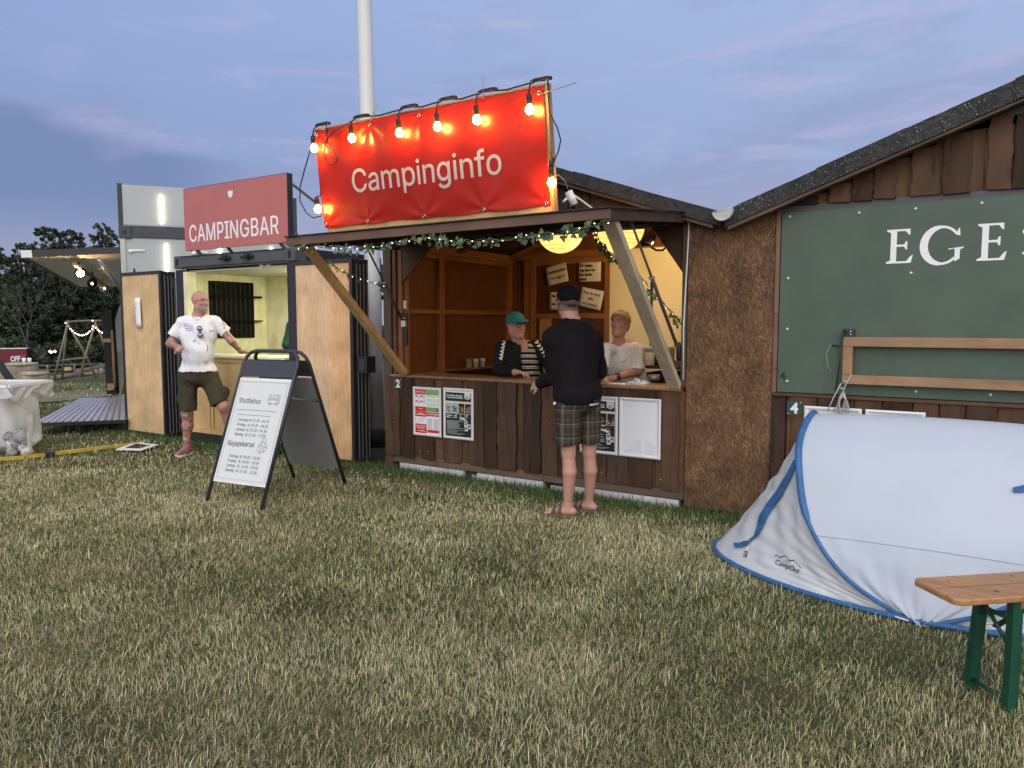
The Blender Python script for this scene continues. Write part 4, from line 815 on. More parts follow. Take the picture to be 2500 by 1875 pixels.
# pale board between flagpole and hut
mb = MB(); mb.box(HX0-.16, HX0-.07, .2, 2.24, -.35, -.32, FR, (1.25, 1.2, 1.1)); tag(mb.build('side_board', M_pine, None, (HX0-.12, 6.0, 0)), 'narrow pale upright board between the flagpole and the dark hut corner', 'board')
# ------------------------------------------------------------------ OSB filler between the huts
m = bpy.data.materials.new('osb'); m.use_nodes = True; t = m.node_tree; n = t.nodes; l = t.links; b_ = n['Principled BSDF']; b_.inputs['Roughness'].default_value = .7; b_.inputs['Specular IOR Level'].default_value = .25
tcn = n.new('ShaderNodeTexCoord'); prev = None; hts = None
nz = n.new('ShaderNodeTexNoise'); nz.inputs['Scale'].default_value = 5; l.new(tcn.outputs['Object'], nz.inputs['Vector'])
for i, (ang, sc) in enumerate(((.15, 110), (.6, 130), (-.45, 100), (1.6, 140), (.35, 115), (-.9, 120), (-.15, 150))):
    mp = n.new('ShaderNodeMapping'); mp.vector_type = 'TEXTURE'; mp.inputs['Rotation'].default_value = (0, ang, 0); mp.inputs['Scale'].default_value = (1.0, 3, 5.5); mp.inputs['Location'].default_value = (i*3.3, 0, i*1.7)
    va = n.new('ShaderNodeVectorMath'); va.operation = 'MULTIPLY_ADD'; va.inputs[1].default_value = (.05, .05, .05); l.new(nz.outputs['Color'], va.inputs[0]); l.new(tcn.outputs['Object'], va.inputs[2])
    l.new(va.outputs[0], mp.inputs[0])
    vo = n.new('ShaderNodeTexVoronoi'); vo.inputs['Scale'].default_value = sc; l.new(mp.outputs[0], vo.inputs['Vector'])
    sp = n.new('ShaderNodeSeparateColor'); l.new(vo.outputs['Color'], sp.inputs[0])
    rr = n.new('ShaderNodeValToRGB'); e = rr.color_ramp.elements
    for q in range(3): e.new(.5)
    for q, (p, c) in zip(e, ((0, (.085, .048, .026)), (.3, (.125, .069, .035)), (.6, (.165, .090, .044)), (.85, (.21, .118, .060)), (1, (.28, .165, .09)))): q.position = p; q.color = (*c, 1)
    l.new(sp.outputs[0], rr.inputs[0])
    if prev is None: prev = rr.outputs[0]; hts = sp.outputs[0]
    else:
        th = n.new('ShaderNodeMath'); th.operation = 'GREATER_THAN'; th.inputs[1].default_value = .62; l.new(sp.outputs[1], th.inputs[0])
        mxx = n.new('ShaderNodeMix'); mxx.data_type = 'RGBA'; l.new(th.outputs[0], mxx.inputs[0]); l.new(prev, mxx.inputs[6]); l.new(rr.outputs[0], mxx.inputs[7]); prev = mxx.outputs[2]
        mh = n.new('ShaderNodeMix'); mh.data_type = 'FLOAT'; l.new(th.outputs[0], mh.inputs[0]); l.new(hts, mh.inputs[2]); l.new(sp.outputs[0], mh.inputs[3]); hts = mh.outputs[0]
n5 = n.new('ShaderNodeTexNoise'); n5.inputs['Scale'].default_value = 4; n5.inputs['Detail'].default_value = 5; l.new(tcn.outputs['Object'], n5.inputs['Vector'])
r5 = n.new('ShaderNodeValToRGB'); r5.color_ramp.elements[0].position = .3; r5.color_ramp.elements[0].color = (.55, .55, .58, 1); r5.color_ramp.elements[1].position = .65; r5.color_ramp.elements[1].color = (1.15, 1.1, 1.05, 1); l.new(n5.outputs[0], r5.inputs[0])
mxx = n.new('ShaderNodeMix'); mxx.data_type = 'RGBA'; mxx.blend_type = 'MULTIPLY'; mxx.inputs[0].default_value = 1; l.new(prev, mxx.inputs[6]); l.new(r5.outputs[0], mxx.inputs[7]); l.new(mxx.outputs[2], b_.inputs['Base Color'])
bp = n.new('ShaderNodeBump'); bp.inputs['Strength'].default_value = .35; bp.inputs['Distance'].default_value = .004; l.new(hts, bp.inputs['Height']); l.new(bp.outputs[0], b_.inputs['Normal'])
mb = MB(); x0, x1 = HX1+.004, -1.345
mb.prism([(x0, .04), (x1, .045), (x1, 2.36), (x0+.33, 2.265), (x0+.2, 2.25), (x0, 2.31)], .0, .012, FR)
tag(mb.build('chipboard_panel', m, None, (-1.67, HY, 0)), 'tall brown chipboard panel closing the gap between the two dark huts', 'panel')
# ------------------------------------------------------------------ right hut (number 4)
KX0, KX1 = -1.335, 1.95; KR, KZ, KS = .36, 3.034, .3625
hut4 = thing('closed_hut', 'dark wooden hut with its green hatch closed, number 4 and white serif letters', 'hut', ((KX0+KX1)/2, HY, 0))
def kz(x): return KZ - abs(x-KR)*KS
a, b = planking(FR, KX0+.11, KX1, .10, .965, wide=(.13, .2), gap=(.05, .10)); a.build('counter_front', M_planku, hut4); b.build('cover_boards', M_plank, hut4, bev=.003)
mb = MB(); mb.box(KX0, KX0+.10, .05, .985, .0, .03, FR, (.75, .75, .8)); mb.build('corner_board', M_plank, hut4, bev=.004)
mb = MB(); mb.box(KX0, KX1, .968, .99, -.05, .055, FR, (1.5, 1.3, 1.2)); mb.build('counter_edge', M_dark, hut4)
mb = MB(); mb.box(KX0-.005, KX0+.028, .99, 2.36, -.03, .026, FR, (1.5, 1.4, 1.35)); mb.build('jamb', M_trim, hut4, bev=.004)
mb = MB(); mb.box(KX0+.035, KX1-.1, .995, 2.29, .012, .030, FR); hatch4 = mb.build('hatch', M_green, hut4, bev=.002)
mb = MB(); mb.box(KX0+.03, KX1, 2.292, 2.335, -.01, .02, FR); mb.build('hatch_hinge_board', M_steelg, hut4)
mb = MB()
for x, y in ((-1.245, 2.26), (-.79, 2.25), (-.45, 2.25), (-.08, 2.255), (-1.245, 1.82), (-.46, 1.83), (-1.24, 1.455), (-1.23, 1.075), (-.86, 1.04), (-.40, 1.04), (0.02, 1.04), (.4, 1.04), (.3, 2.25)):
    mb.ball(tuple(FR @ Vector((x, y, .031))), .0095, n=8)
mb.build('bolt_head', mat('bolt_zinc', (.72, .70, .60), .4, .6, .05), hatch4)
def serif_letters(mb, z):
    """EGES in Roman capitals built from strokes and serifs; u = cap height"""
    def E(x, y, h, w):
        t = h*.155; s = h*.045
        mb.prism([(x, y), (x+w*.98, y), (x+w*1.06, y+h*.24), (x+w*.96, y+h*.20), (x+w*.80, y+s*1.3), (x+w*.40, y+s*1.3), (x+w*.40, y+h*.485), (x+w*.70, y+h*.485), (x+w*.76, y+h*.40), (x+w*.82, y+h*.40), (x+w*.82, y+h*.64), (x+w*.76, y+h*.64), (x+w*.70, y+h*.55), (x+w*.40, y+h*.55),
                  (x+w*.40, y+h-s*1.3), (x+w*.74, y+h-s*1.3), (x+w*.86, y+h*.84), (x+w*.93, y+h*.82), (x+w*.92, y+h), (x, y+h), (x, y+h-s), (x+w*.16, y+h-s*2.2), (x+w*.16, y+s*2.2), (x, y+s)][::-1], z, z+.0012, FR)
    def strokes(pts, x, y, h):
        """pts: (px, py, half width)"""
        for i in range(len(pts)-1):
            pass
        L_, R_ = [], []
        for i, (a, b, hw) in enumerate(pts):
            p, q = pts[max(i-1, 0)], pts[min(i+1, len(pts)-1)]; dx, dy = q[0]-p[0], q[1]-p[1]; m_ = math.hypot(dx, dy); nx, ny = -dy/m_, dx/m_
            L_.append((x+(a+nx*hw)*h, y+(b+ny*hw)*h)); R_.append((x+(a-nx*hw)*h, y+(b-ny*hw)*h))
        for i in range(len(pts)-1): mb.add([(*L_[i], z+.001), (*R_[i], z+.001), (*R_[i+1], z+.001), (*L_[i+1], z+.001)], [(0, 1, 2, 3)], (1, 1, 1), False, FR)
    def Gc(x, y, h):
        pts = [(.5+.50*math.cos(a), .5+.505*math.sin(a), .022+.068*max(0, -math.cos(a))**.8) for a in [math.radians(q) for q in range(38, 322, 9)]]
        pts = [(p[0], p[1], p[2]+.012) for p in pts]; strokes([(p[0]*.87, p[1], p[2]) for p in pts], x, y, h)
        mb.prism([(x+k_*.89*h, y+v_*h) for k_, v_ in ((.84, .40), (.68, .37), (.68, .405), (1.08, .44), (1.08, .41), (.985, .37), (.985, .12), (.85, .04))], z, z+.0013, FR)
        mb.prism([(x+k_*.88*h, y+v_*h) for k_, v_ in ((.86, .78), (.99, .74), (.97, .97), (.93, .92))], z, z+.0012, FR)
    def Sc(x, y, h):
        p = [(.62, .80), (.50, .93), (.32, .97), (.16, .90), (.10, .76), (.18, .62), (.38, .52), (.58, .40), (.66, .25), (.58, .10), (.40, .03), (.20, .07), (.06, .22)]
        hw = [.02, .025, .03, .05, .06, .065, .07, .065, .06, .05, .03, .025, .02]
        strokes([(a, b, c) for (a, b), c in zip(p, hw)], x, y, h)
    E(-.612, 1.897, .225, .150); Gc(-.392, 1.885, .235); E(-.093, 1.893, .232, .150); Sc(.132, 1.885, .235)
mb = MB(); serif_letters(mb, .0315); mb.build('lettering', M_printw, hatch4)
mb = MB(); text(mb, '4', .085, -1.262, 1.085, .0315, FR, 1, .002); mb.build('painted_digit', M_steel, hatch4)
plate(-1.168, .884, '4', hut4)
# folding rail of laths on the hatch
rail = thing('folding_rail', 'pale wooden lath frame folded flat against the green hatch', 'rail', (.3, HY-.05, 1.08))
mb = MB(); mb.box(-.853, KX1-.3, 1.337, 1.402, .05, .095, FR); mb.build('rail_bar', M_rail, rail, bev=.004)
mb = MB(); mb.box(-.853, KX1-.3, 1.077, 1.140, .05, .095, FR); mb.build('rail_bar', M_rail, rail, bev=.004)
mb = MB(); mb.box(-.853, -.790, 1.1405, 1.3365, .05, .095, FR); mb.build('rail_end', wood('rail_upright', (.36, .22, .12), (.22, .12, .06), .65, 2, 9), rail, bev=.004)
mb = MB(); mb.box(-.853, -.785, 1.4025, 1.455, .032, .05, FR); mb.box(-.858, -.848, 1.39, 1.455, .05, .098, FR); br_ = mb.build('bracket', M_steel, rail)
mb = MB(); [mb.ball(tuple(FR @ Vector((-.812, z, .051))), .005, n=6) for z in (1.42, 1.44)]; mb.ball(tuple(FR @ Vector((-.83, 1.095, .096))), .005, n=6); mb.build('screw', M_white, rail)
mb = MB(); mb.tube([FR @ Vector(v) for v in ((-.862, 1.40, .1), (-.872, 1.2, .09), (-.895, .99, .07))], .005, 6); mb.tube([FR @ Vector(v) for v in ((-.93, 1.34, .04), (-.87, 1.34, .06))], .005, 6); mb.build('steel_rod', M_steel, rail)
cord = MB(); gp = lambda x, y, z=.10: FR @ Vector((x, y, z))
cord.tube([gp(-.79, 1.145), gp(-.83, 1.06), gp(-.845, .99), gp(-.895, .88, .12)], .0045, 6); cord.tube([gp(-.855, 1.08), gp(-.90, .98), gp(-.93, .89, .12)], .0045, 6)
for i in range(5): cord.tube([gp(-.838+.02*math.cos(q)*(1+.5*i/4)*(1 if q < PI else 1)+.012*(i-2)*(1-math.cos(q-PI/2))*.5, .945+.075*math.sin(q)-.008*i, .10+.004*i) for q in [2*PI*k/14 for k in range(14)]], .0038, 6, closed=True)
cord.tube([gp(-.94, 1.345, .05), gp(-.965, 1.28, .05), gp(-.955, 1.2, .05), gp(-.93, 1.16, .05)], .0022, 5)
tag(cord.build('grey_cord', mat('cord_grey', (.45, .45, .45), .7, .3), None, gp(-.84, 1.0)), 'coiled grey cord hanging from the lower left corner of the lath frame', 'cord')
# gable and roof
a, b = planking(FR, KX0+.12, KX1, 2.336, 3.0, top=lambda x: min(kz(x)-.09, 2.78), wide=(.12, .17), gap=(.07, .10)); a.build('gable_boards', M_planku, hut4); b.build('gable_boards', M_plank, hut4, bev=.003)
mb = MB(); mb.prism([(-.36, 2.781), (1.1, 2.781), (KR, kz(KR)-.1), (-.25, kz(-.25)-.1)], .0, .022, FR, (.75, .75, .8)); mb.build('gable_panel', M_green, hut4)
mb = MB(); mb.box(KX0, KX0+.03, HY+.03, HB, .0, 2.33); mb.box(KX1-.03, KX1, HY+.03, HB, 0, 2.4); mb.box(KX0, KX1, HB, HB+.03, 0, 2.4); mb.box(KX0, KX1, HY+.002, HY+.03, 0, 2.34); mb.prism([(KX0+.1, 2.34), (KX1, 2.34), (KX1, kz(KX1)-.09), (KR, KZ-.09), (KX0+.1, kz(KX0+.1)-.09)], -.03, -.002, FR, (.5, .5, .5)); mb.build('wall', M_plank, hut4)
KE0 = KX0-.335
roof_felt(hut4, [KE0, -1.05, -.42, .06, KR], kz, -(HB-HY)-.15, .15, .10, 1)
roof_felt(hut4, [KR, 1.2, KX1+.3], kz, -(HB-HY)-.15, .15, .10, 1)
mb = MB(); mb.prism([(KE0+.02, kz(KE0)-.120), (KR, kz(KR)-.118), (KR, kz(KR)-.103), (KE0+.02, kz(KE0)-.095)], .10, .172, FR, (1.7, 1.9, 2.0)); mb.prism([(KE0+.02, kz(KE0)-.105), (KR, kz(KR)-.110), (KR, kz(KR)-.09), (KE0+.02, kz(KE0)-.08)], .0, .15, FR); mb.build('soffit_board', M_dark, hut4)
# lichen on the felt
mb = MB(); r = random.Random(9)
for i in range(330):
    x = r.uniform(KE0+.05, KR-.05); s = r.uniform(.001, .0042)*(1.3 if r.random() < .08 else 1)
    if abs(math.sin(x*5.1))*r.random() < .12: continue
    y = kz(x)-.10+r.random()*.115; c = Vector((x, y, .1935)); n_ = 6
    mb.add([(c.x+s*r.uniform(.7, 1.2)*math.cos(2*PI*k/n_), c.y+s*r.uniform(.7, 1.2)*math.sin(2*PI*k/n_), c.z+.001) for k in range(n_)], [tuple(range(n_))], (r.uniform(.7, 1.1),)*3, False, FR)
mb.build('lichen', mat('lichen', (.34, .35, .32), .9, .1), hut4)
# half-round gutter in the valley
gut = MB(); gx0, gzc, gr = HX1+.325, 2.315, .068
pr = [(gx0+gr*math.cos(a), gzc+gr*math.sin(a)) for a in [PI+.18+PI*k/12 for k in range(13)]]
gut.grid(lambda u, v: FR @ Vector((gx0+gr*math.cos(PI+.18+PI*v), gzc+gr*math.sin(PI+.18+PI*v), .22-2.5*u)), 6, 12, (.35, .35, .36))
gt = thing('rain_gutter', 'grey half-round gutter with a white end cap in the valley of the two roofs', 'gutter', (gx0, HY, gzc))
gut.build('gutter_channel', M_whitep, gt, thick=.003)
mb = MB(); mb.prism(pr, .2215, .228, FR); rim = [FR @ Vector((a*1.0+(a-gx0)*.06, b+(b-gzc)*.06, .225)) for a, b in pr]; mb.tube(rim+[rim[0]], .006, 6); mb.build('end_cap', mat('cap_grey', (.50, .50, .49), .5, .4), gt)
# ------------------------------------------------------------------ banner board on the canopy
ban = thing('banner_board', 'big red banner board reading Campinginfo standing on the raised hatch', 'banner', (-3.7, 4.5, 2.2))
tb = -math.atan2(.115, .88)
BM = face((-3.734, 4.605, 2.232), .0, tb)       # x right, y up from the canopy, z towards the viewer
bw0, bw1, bh = -1.128, 1.118, .885
mb = MB(); mb.box(bw0+.02, bw1-.0, .0, bh, -.02, .0, BM); mb.build('backing_board', wood('banner_ply', (.55, .38, .17), (.38, .24, .09), .5, 2, 10), ban)
mb = MB(); mb.box(bw0, bw1, bh, bh+.012, -.03, .012, BM); mb.box(bw1, bw1+.018, .0, bh+.012, -.05, .008, BM); mb.box(bw1-.03, bw1, .0, bh-.01, -.06, -.021, BM); mb.build('frame_batten', M_rail, ban)
tc_ = (bw0+.005, bw1-.01, .085, bh-.004)
grom = [(tc_[0]+.03, tc_[3]-.03), (-.50, tc_[3]-.03), (.02, tc_[3]-.035), (tc_[1]-.035, tc_[3]-.04), (tc_[0]+.03, tc_[2]+.025), (-.62, tc_[2]+.02), (-.02, tc_[2]+.015), (.55, tc_[2]+.02), (tc_[1]-.03, tc_[2]+.02)]
def cloth_z(x, y):
    z = .012
    for (a, b) in grom:
        dx, dy = x-a, y-b; r_ = math.hypot(dx, dy)+.02
        z += (.0065 if b > .5 and a < -.3 else .0032)*math.sin(7*math.atan2(dy, dx)+a*4)*math.exp(-r_*3.0)
    return z + .005*math.sin(x*4.2+y*2.2) + .004*math.sin(x*9-y*5+1) + .010*math.exp(-((x-.02)/.03)**2)*.5*max(0, y) 
mb = MB()
def cf(u, v):
    x = tc_[0]+(tc_[1]-tc_[0])*u; y = tc_[2]+(tc_[3]-tc_[2])*v
    return BM @ Vector((x, y+.004*math.sin(x*14), cloth_z(x, y)))
mb.grid(cf, 150, 60)
cm = mat('red_vinyl', (.34, .014, .008), .33, .26, .05, 3, .04, 220)
cl_ = mb.build('cloth', cm, ban)
mb = MB()
for (s, x, y, sz, xs, b) in (('Campinginfo', .0, .345, .250, .93, -.001),):
    vs, fs = grot_mesh(s, sz, xs, -4, .0022); k_ = 1.49/(max(v[0] for v in vs)); vs = [(v[0]*k_-.765, v[1], v[2]) for v in vs]; vs = [(x+v[0], y+v[1], cloth_z(x+v[0], y+v[1])+.003) for v in vs]
    mb.add(vs, fs, (1, 1, 1), False, BM)
mb.build('lettering', M_printw, ban)
mb = MB()
for a, b in grom:
    z = cloth_z(a, b)+.004; mb.tube([BM @ Vector((a+.011*math.cos(q), b+.011*math.sin(q), z)) for q in [2*PI*k/12 for k in range(12)]], .004, 6, closed=True); mb.ball(tuple(BM @ Vector((a, b, z-.002))), .006, (.25, .22, .2), 6)
mb.build('eyelet', M_chrome, ban)
mb = MB()
for (x, y, dx, dy) in ((-.47, bh, .10, .10), (.62, bh, .015, .13), (1.09, bh-.045, .28, .015), (.24, bh, .0, .03)): mb.tube([BM @ Vector((x, y-.01, .02)), BM @ Vector((x+dx, y+dy, .03))], .0028, 5)
mb.build('cable_tie', mat('tie_clear', (.22, .22, .24), .3, .5), ban)
# light string with eight bulbs
ls = thing('light_string', 'string of lit warm round bulbs tied along the red banner', 'string lights', tuple(BM @ Vector((0, bh, .03))), None)
M_bulb = mat('lit_bulb', (1, .8, .5), .2, .5, 0, emit=(1, .52, .10), es=190)
bulbs = [(-1.165, .80, 1), (-.80, .80, 1), (-.37, .80, 1), (.0, .80, 1), (.345, .80, 1), (.86, .80, 1), (1.175, .27, 0), (-1.18, .28, 1)]
def pxb(px, py, off=.07):
    """point of the banner frame seen at a pixel"""
    Mi = BM.inverted(); a = Mi @ CAM; r = (Mi.to_3x3() @ ray(px, py)); t = (off-a.z)/r.z; return a + r*t
bl_px = [(767, 361), (859, 337), (975, 324), (1068, 309), (1164, 292), (1293, 267), (1347, 445), (776, 510)]
for px, py in bl_px:
    q = pxb(px, py); c = q
    mb = MB(); mb.tube([BM @ Vector((c.x, c.y+.045+.055, c.z)), BM @ Vector((c.x, c.y+.045+.045, c.z)), BM @ Vector((c.x, c.y+.03, c.z))], [.010, .019, .021], 10); mb.tube([BM @ Vector((c.x, c.y+.06, c.z)), BM @ Vector((c.x, c.y+.055, c.z))], .0225, 10)
    so = mb.build('socket', M_cable, ls)
    mb = MB(); prof = [(.001, -.034), (.014, -.031), (.025, -.020), (.030, -.004), (.026, .012), (.016, .028), (.013, .036), (.001, .037)]
    vs = []
    mb.lathe(prof, (0, 0, 0), 16, Matrix.Translation(BM @ c)); mb.build('bulb', M_bulb, so)
mb = MB(); top = lambda x, dz=0, z=.0: BM @ Vector((x, bh+.02+dz, z))
Q = [pxb(*p) for p in bl_px]
def up(i): return BM @ Vector((Q[i].x, Q[i].y+.10, Q[i].z))
for i in range(6): mb.tube([up(i), BM @ Vector((Q[i].x+.003, bh+.01, .05)), top(Q[i].x+.03, .012, .02), top(Q[i].x+.1, .012)], .0055, 6)
for i in range(1, 5): mb.tube([top(Q[i].x+.1, .012), top(Q[i].x*.5+Q[i+1].x*.5, .0), top(Q[i+1].x-.02, .012), top(Q[i+1].x+.03, .012, .02)], .0055, 6)
for i in range(6): mb.tube([top(Q[i].x-.01, .014, .01), top(Q[i].x+.02, .022, .01), top(Q[i].x+.12, .022, .01), top(Q[i].x+.15, .014, .01)], .013, 8)
b1 = lambda px, py, o=.05: BM @ pxb(px, py, o)
mb.tube([top(Q[0].x+.1, .012), b1(799, 350), b1(818, 372), b1(823, 392), b1(812, 403), b1(800, 399), b1(790, 378), b1(794, 347), b1(812, 322), b1(835, 311), top(Q[1].x, .012)], .0055, 6)
mb.tube([up(0), b1(757, 368, .03), b1(742, 420, .03), b1(733, 455, .03), b1(732, 490, .03), b1(748, 520, .03), b1(765, 532, .03), b1(785, 527, .03), b1(786, 505, .03)], .0055, 6)
mb.tube([up(7), b1(782, 478), b1(783, 465, .02)], .0055, 6)
mb.tube([top(1.14, .01), b1(1341, 275, .0), b1(1360, 310, -.0), b1(1369, 342, .0), b1(1363, 370, .0), b1(1352, 395, .02), up(6)], .0055, 6)
mb.tube([up(6), b1(1347, 385, .02), b1(1343, 365, .0)], .0055, 6); mb.tube([b1(1347, 385, .03), b1(1345, 412, .04)], .018, 8)
mb.build('cable', M_cable, ls)
# white socket and cable behind the banner
sk = thing('cable_socket', 'white cable coupling tied up on top of the hatch beside the banner', 'socket', P(1400, 480, 5.9))
mb = MB(); mb.tube([P(1388, 468, 5.9), P(1402, 500, 5.9)], .033, 10); mb.tube([P(1384, 484, 5.88), P(1374, 494, 5.88)], .010, 6); mb.build('socket_body', M_whitep, sk)
mb = MB(); mb.tube([P(1397, 474, 5.9), P(1394, 464, 5.9), P(1389, 466, 5.9), P(1387, 476, 5.9)], .006, 6); mb.tube([P(1400, 476, 5.9), P(1420, 490, 5.95), P(1440, 505, 6.0), P(1460, 518, 6.0)], .008, 6)
mb.tube([P(1356, 432, 5.7), P(1362, 426, 5.7), P(1378, 440, 5.75), P(1387, 462, 5.85)], .003, 5); mb.build('cord', M_whitep, sk)
mb = MB(); mb.tube([P(1402, 503, 5.9), P(1410, 512, 5.95), P(1418, 520, 6.0)], .007, 6); mb.tube([P(1398, 503, 5.9), P(1402, 520, 6.0)], .010, 6); mb.build('plug_cable', M_cable, sk)
# ------------------------------------------------------------------ ivy garlands with fairy lights
M_leaf = mat('ivy_leaf', (.085, .125, .060), .5, .4, .25, 14, col2=(.040, .070, .030))
M_fairy = mat('fairy_light', (1, .9, .7), .3, .5, 0, emit=(1, .84, .6), es=5)
def ivy(name_label, pts, dens, spread, seed, droop=.03):
    g = thing('ivy_garland', name_label, 'garland', tuple(pts[0]), 'ivy garlands with fairy lights'); r = random.Random(seed)
    pts = [Vector(p) for p in pts]; seg = [(pts[i+1]-pts[i]).length for i in range(len(pts)-1)]; Lh = sum(seg)
    def at(s):
        for i, q in enumerate(seg):
            if s <= q or i == len(seg)-1: return pts[i].lerp(pts[i+1], min(1, s/q))
            s -= q
    st = MB(); n = int(Lh/.03)
    for k in (0, 1): st.tube([at(Lh*i/n)+Vector((0, r.uniform(-.012, .012), (.008*math.sin(i*.9+k*2)+r.uniform(-.008, .008)))) for i in range(n+1)], .0028, 5, (1, 1, 1) if k else (2.4, 2.6, 2.2))
    lf = MB(); lt = MB()
    i = 0; s = 0
    while s < Lh:
        cl = .5+.5*math.sin(s*7+seed)+.35*math.sin(s*17+seed*2)
        if r.random() < dens*(.35+cl):
            c = at(s)+Vector((r.uniform(-.01, .01), r.uniform(-.03, .02), r.uniform(-spread, spread*.55)))
            z = r.uniform(.020, .036); a = r.uniform(0, 6.28)
            n_ = Vector((r.uniform(-.6, .6), -1, r.uniform(-.3, .6))).normalized(); x = n_.orthogonal().normalized(); x.rotate(Matrix.Rotation(a, 3, n_)); y = n_.cross(x)
            if y.z > 0 and r.random() < .7: y = -y; x = -x
            sh = [(0, -.1), (.35, -.35), (.75, -.25), (.95, .1), (.55, .35), (.45, .7), (0, 1.25), (-.45, .7), (-.55, .35), (-.95, .1), (-.75, -.25), (-.35, -.35)]
            vs = [c + x*u*z*.75+y*v*z + n_*(.25*abs(u)*z) for u, v in sh]+[c+y*.35*z]
            t = rtint(.7, 1.5, .1); 
            if r.random() < .12: t = (2.2, 2.1, 1.0)
            lf.add(vs, [(i_, (i_+1) % 12, 12) for i_ in range(12)], t, False); lf.tube([at(s), c], .0012, 4, (.8, .8, .5))
        s += r.uniform(.008, .02)
    s = .05
    while s < Lh: c = at(s)+Vector((0, -.015, r.uniform(-.012, .012))); lt.ball(tuple(c), .0038, n=6); s += r.uniform(.075, .11)
    st.build('stem', mat('ivy_stem', (.06, .075, .045), .7, .2), g); lf.build('leaves', M_leaf, g); lt.build('fairy_lights', M_fairy, g); return g
yv = CYF-.05
ivy('ivy garland with tiny lights strung along the front edge of the raised hatch', [onY(px, py, yv) for px, py in ((722, 607), (770, 602), (830, 604), (880, 606), (930, 603), (985, 588), (1040, 581), (1110, 589), (1180, 588), (1250, 583), (1300, 574), (1370, 567), (1420, 555), (1455, 549), (1492, 541))], .60, .05, 3)
ivy('ivy garland trailing down behind the right prop to the counter corner', [P(1455, 562, 5.3), P(1466, 600, 5.5), P(1500, 630, 5.7), P(1530, 640, 5.8), P(1552, 665, 5.9), P(1575, 688, 5.95), P(1592, 715, 6.0), P(1612, 730, 6.0), P(1640, 765, 6.02), P(1662, 790, 6.02), P(1668, 800, 6.02)], .55, .045, 5)
ivy('sparse ivy strand crossing in front of the flagpole on the left', [P(805, 640, 7.2), P(830, 660, 7.2), P(858, 672, 7.25), P(880, 680, 7.3), P(900, 688, 7.35), P(922, 695, 7.4), P(942, 700, 7.45)], .42, .035, 8)
# ------------------------------------------------------------------ rice paper lanterns, floodlight
M_lant = mat('lit_lantern', (.9, .75, .4), .8, .1, 0, emit=(1, .66, .18), es=1.5)
for (px, d, zc, lab, rr_) in ((1368, 7.15, 2.385, 'left of two round glowing paper lanterns under the hut roof', .225), (1509, 6.47, 2.325, 'right of two round glowing paper lanterns, nearest the white wall', .225)):
    c = P(px, 600, d); c.z = zc
    t_ = thing('paper_lantern', lab, 'lantern', tuple(c), 'round paper lanterns in the open hut')
    mb = MB(); mb.lathe([(max(.002, rr_*math.cos(q)), rr_*math.sin(q)) for q in [-PI/2+PI*k/20 for k in range(21)]], tuple(c), 32); mb.build('lantern_shade', M_lant, t_)
    mb = MB(); r = random.Random(int(px))
    for k in range(9):
        z0 = -.2+.045*k; rad = math.sqrt(rr_**2-z0*z0)+.001; dz = r.uniform(-.02, .02)
        mb.tube([c+Vector((math.cos(q)*math.sqrt(max(rr_**2-(z0+dz*math.sin(q+k))**2, 0))*1.003, math.sin(q)*math.sqrt(max(rr_**2-(z0+dz*math.sin(q+k))**2, 0))*1.003, z0+dz*math.sin(q+k))) for q in [2*PI*i/28 for i in range(28)]], .0022, 5, closed=True)
    for k in range(5):
        a = PI*k/5+.3; mb.tube([c+Vector((math.cos(a+.12*math.sin(q))*math.cos(q), math.sin(a+.12*math.sin(q))*math.cos(q), math.sin(q)))*rr_*1.004 for q in [-PI/2+PI*i/20 for i in range(21)]], .0020, 5)
    mb.build('lantern_rib', mat('lantern_rib', (.45, .25, .08), .8, .1, emit=(1, .42, .08), es=.5), t_)
fl = thing('floodlight', 'lit floodlight with chrome clamp fixed under the roof in the right corner', 'lamp', P(1590, 585, 6.9))
mb = MB(); mb.bar(P(1568, 590, 6.9), P(1588, 570, 6.95), .12, .10); mb.build('lamp_housing', M_steel, fl); q_ = P(1578, 580, 7.02); mb = MB(); mb.box(q_.x-.07, q_.x+.03, q_.y+.075, q_.y+.085, q_.z-.05, q_.z+.05); mb.build('lamp_lens', mat('lit_flood', (1, 1, 1), .5, .3, 0, emit=(1, .66, .30), es=520), fl)
mb = MB(); mb.bar(P(1576, 588, 6.75), P(1592, 592, 6.75), .03, .02); mb.tube([P(1590, 583, 6.75), P(1588, 604, 6.75)], .012, 6); mb.build('clamp', M_chrome, fl)
mb = MB(); mb.tube([P(1590, 604, 6.75), P(1602, 611, 6.75), P(1618, 611, 6.7), P(1630, 600, 6.7)], .010, 6); mb.build('cable', M_cable, fl)
mb = MB(); mb.prism([(-2.62, 2.20), (-2.62, 2.52), (-2.40, 2.50), (-2.22, 2.36), (-2.22, 2.20)], -1.3, -1.28, FR, (1, 1, 1)); mb.build('corner_gusset', wood('gusset', (.40, .19, .05), (.26, .11, .03), .5, 2, 6), hut)
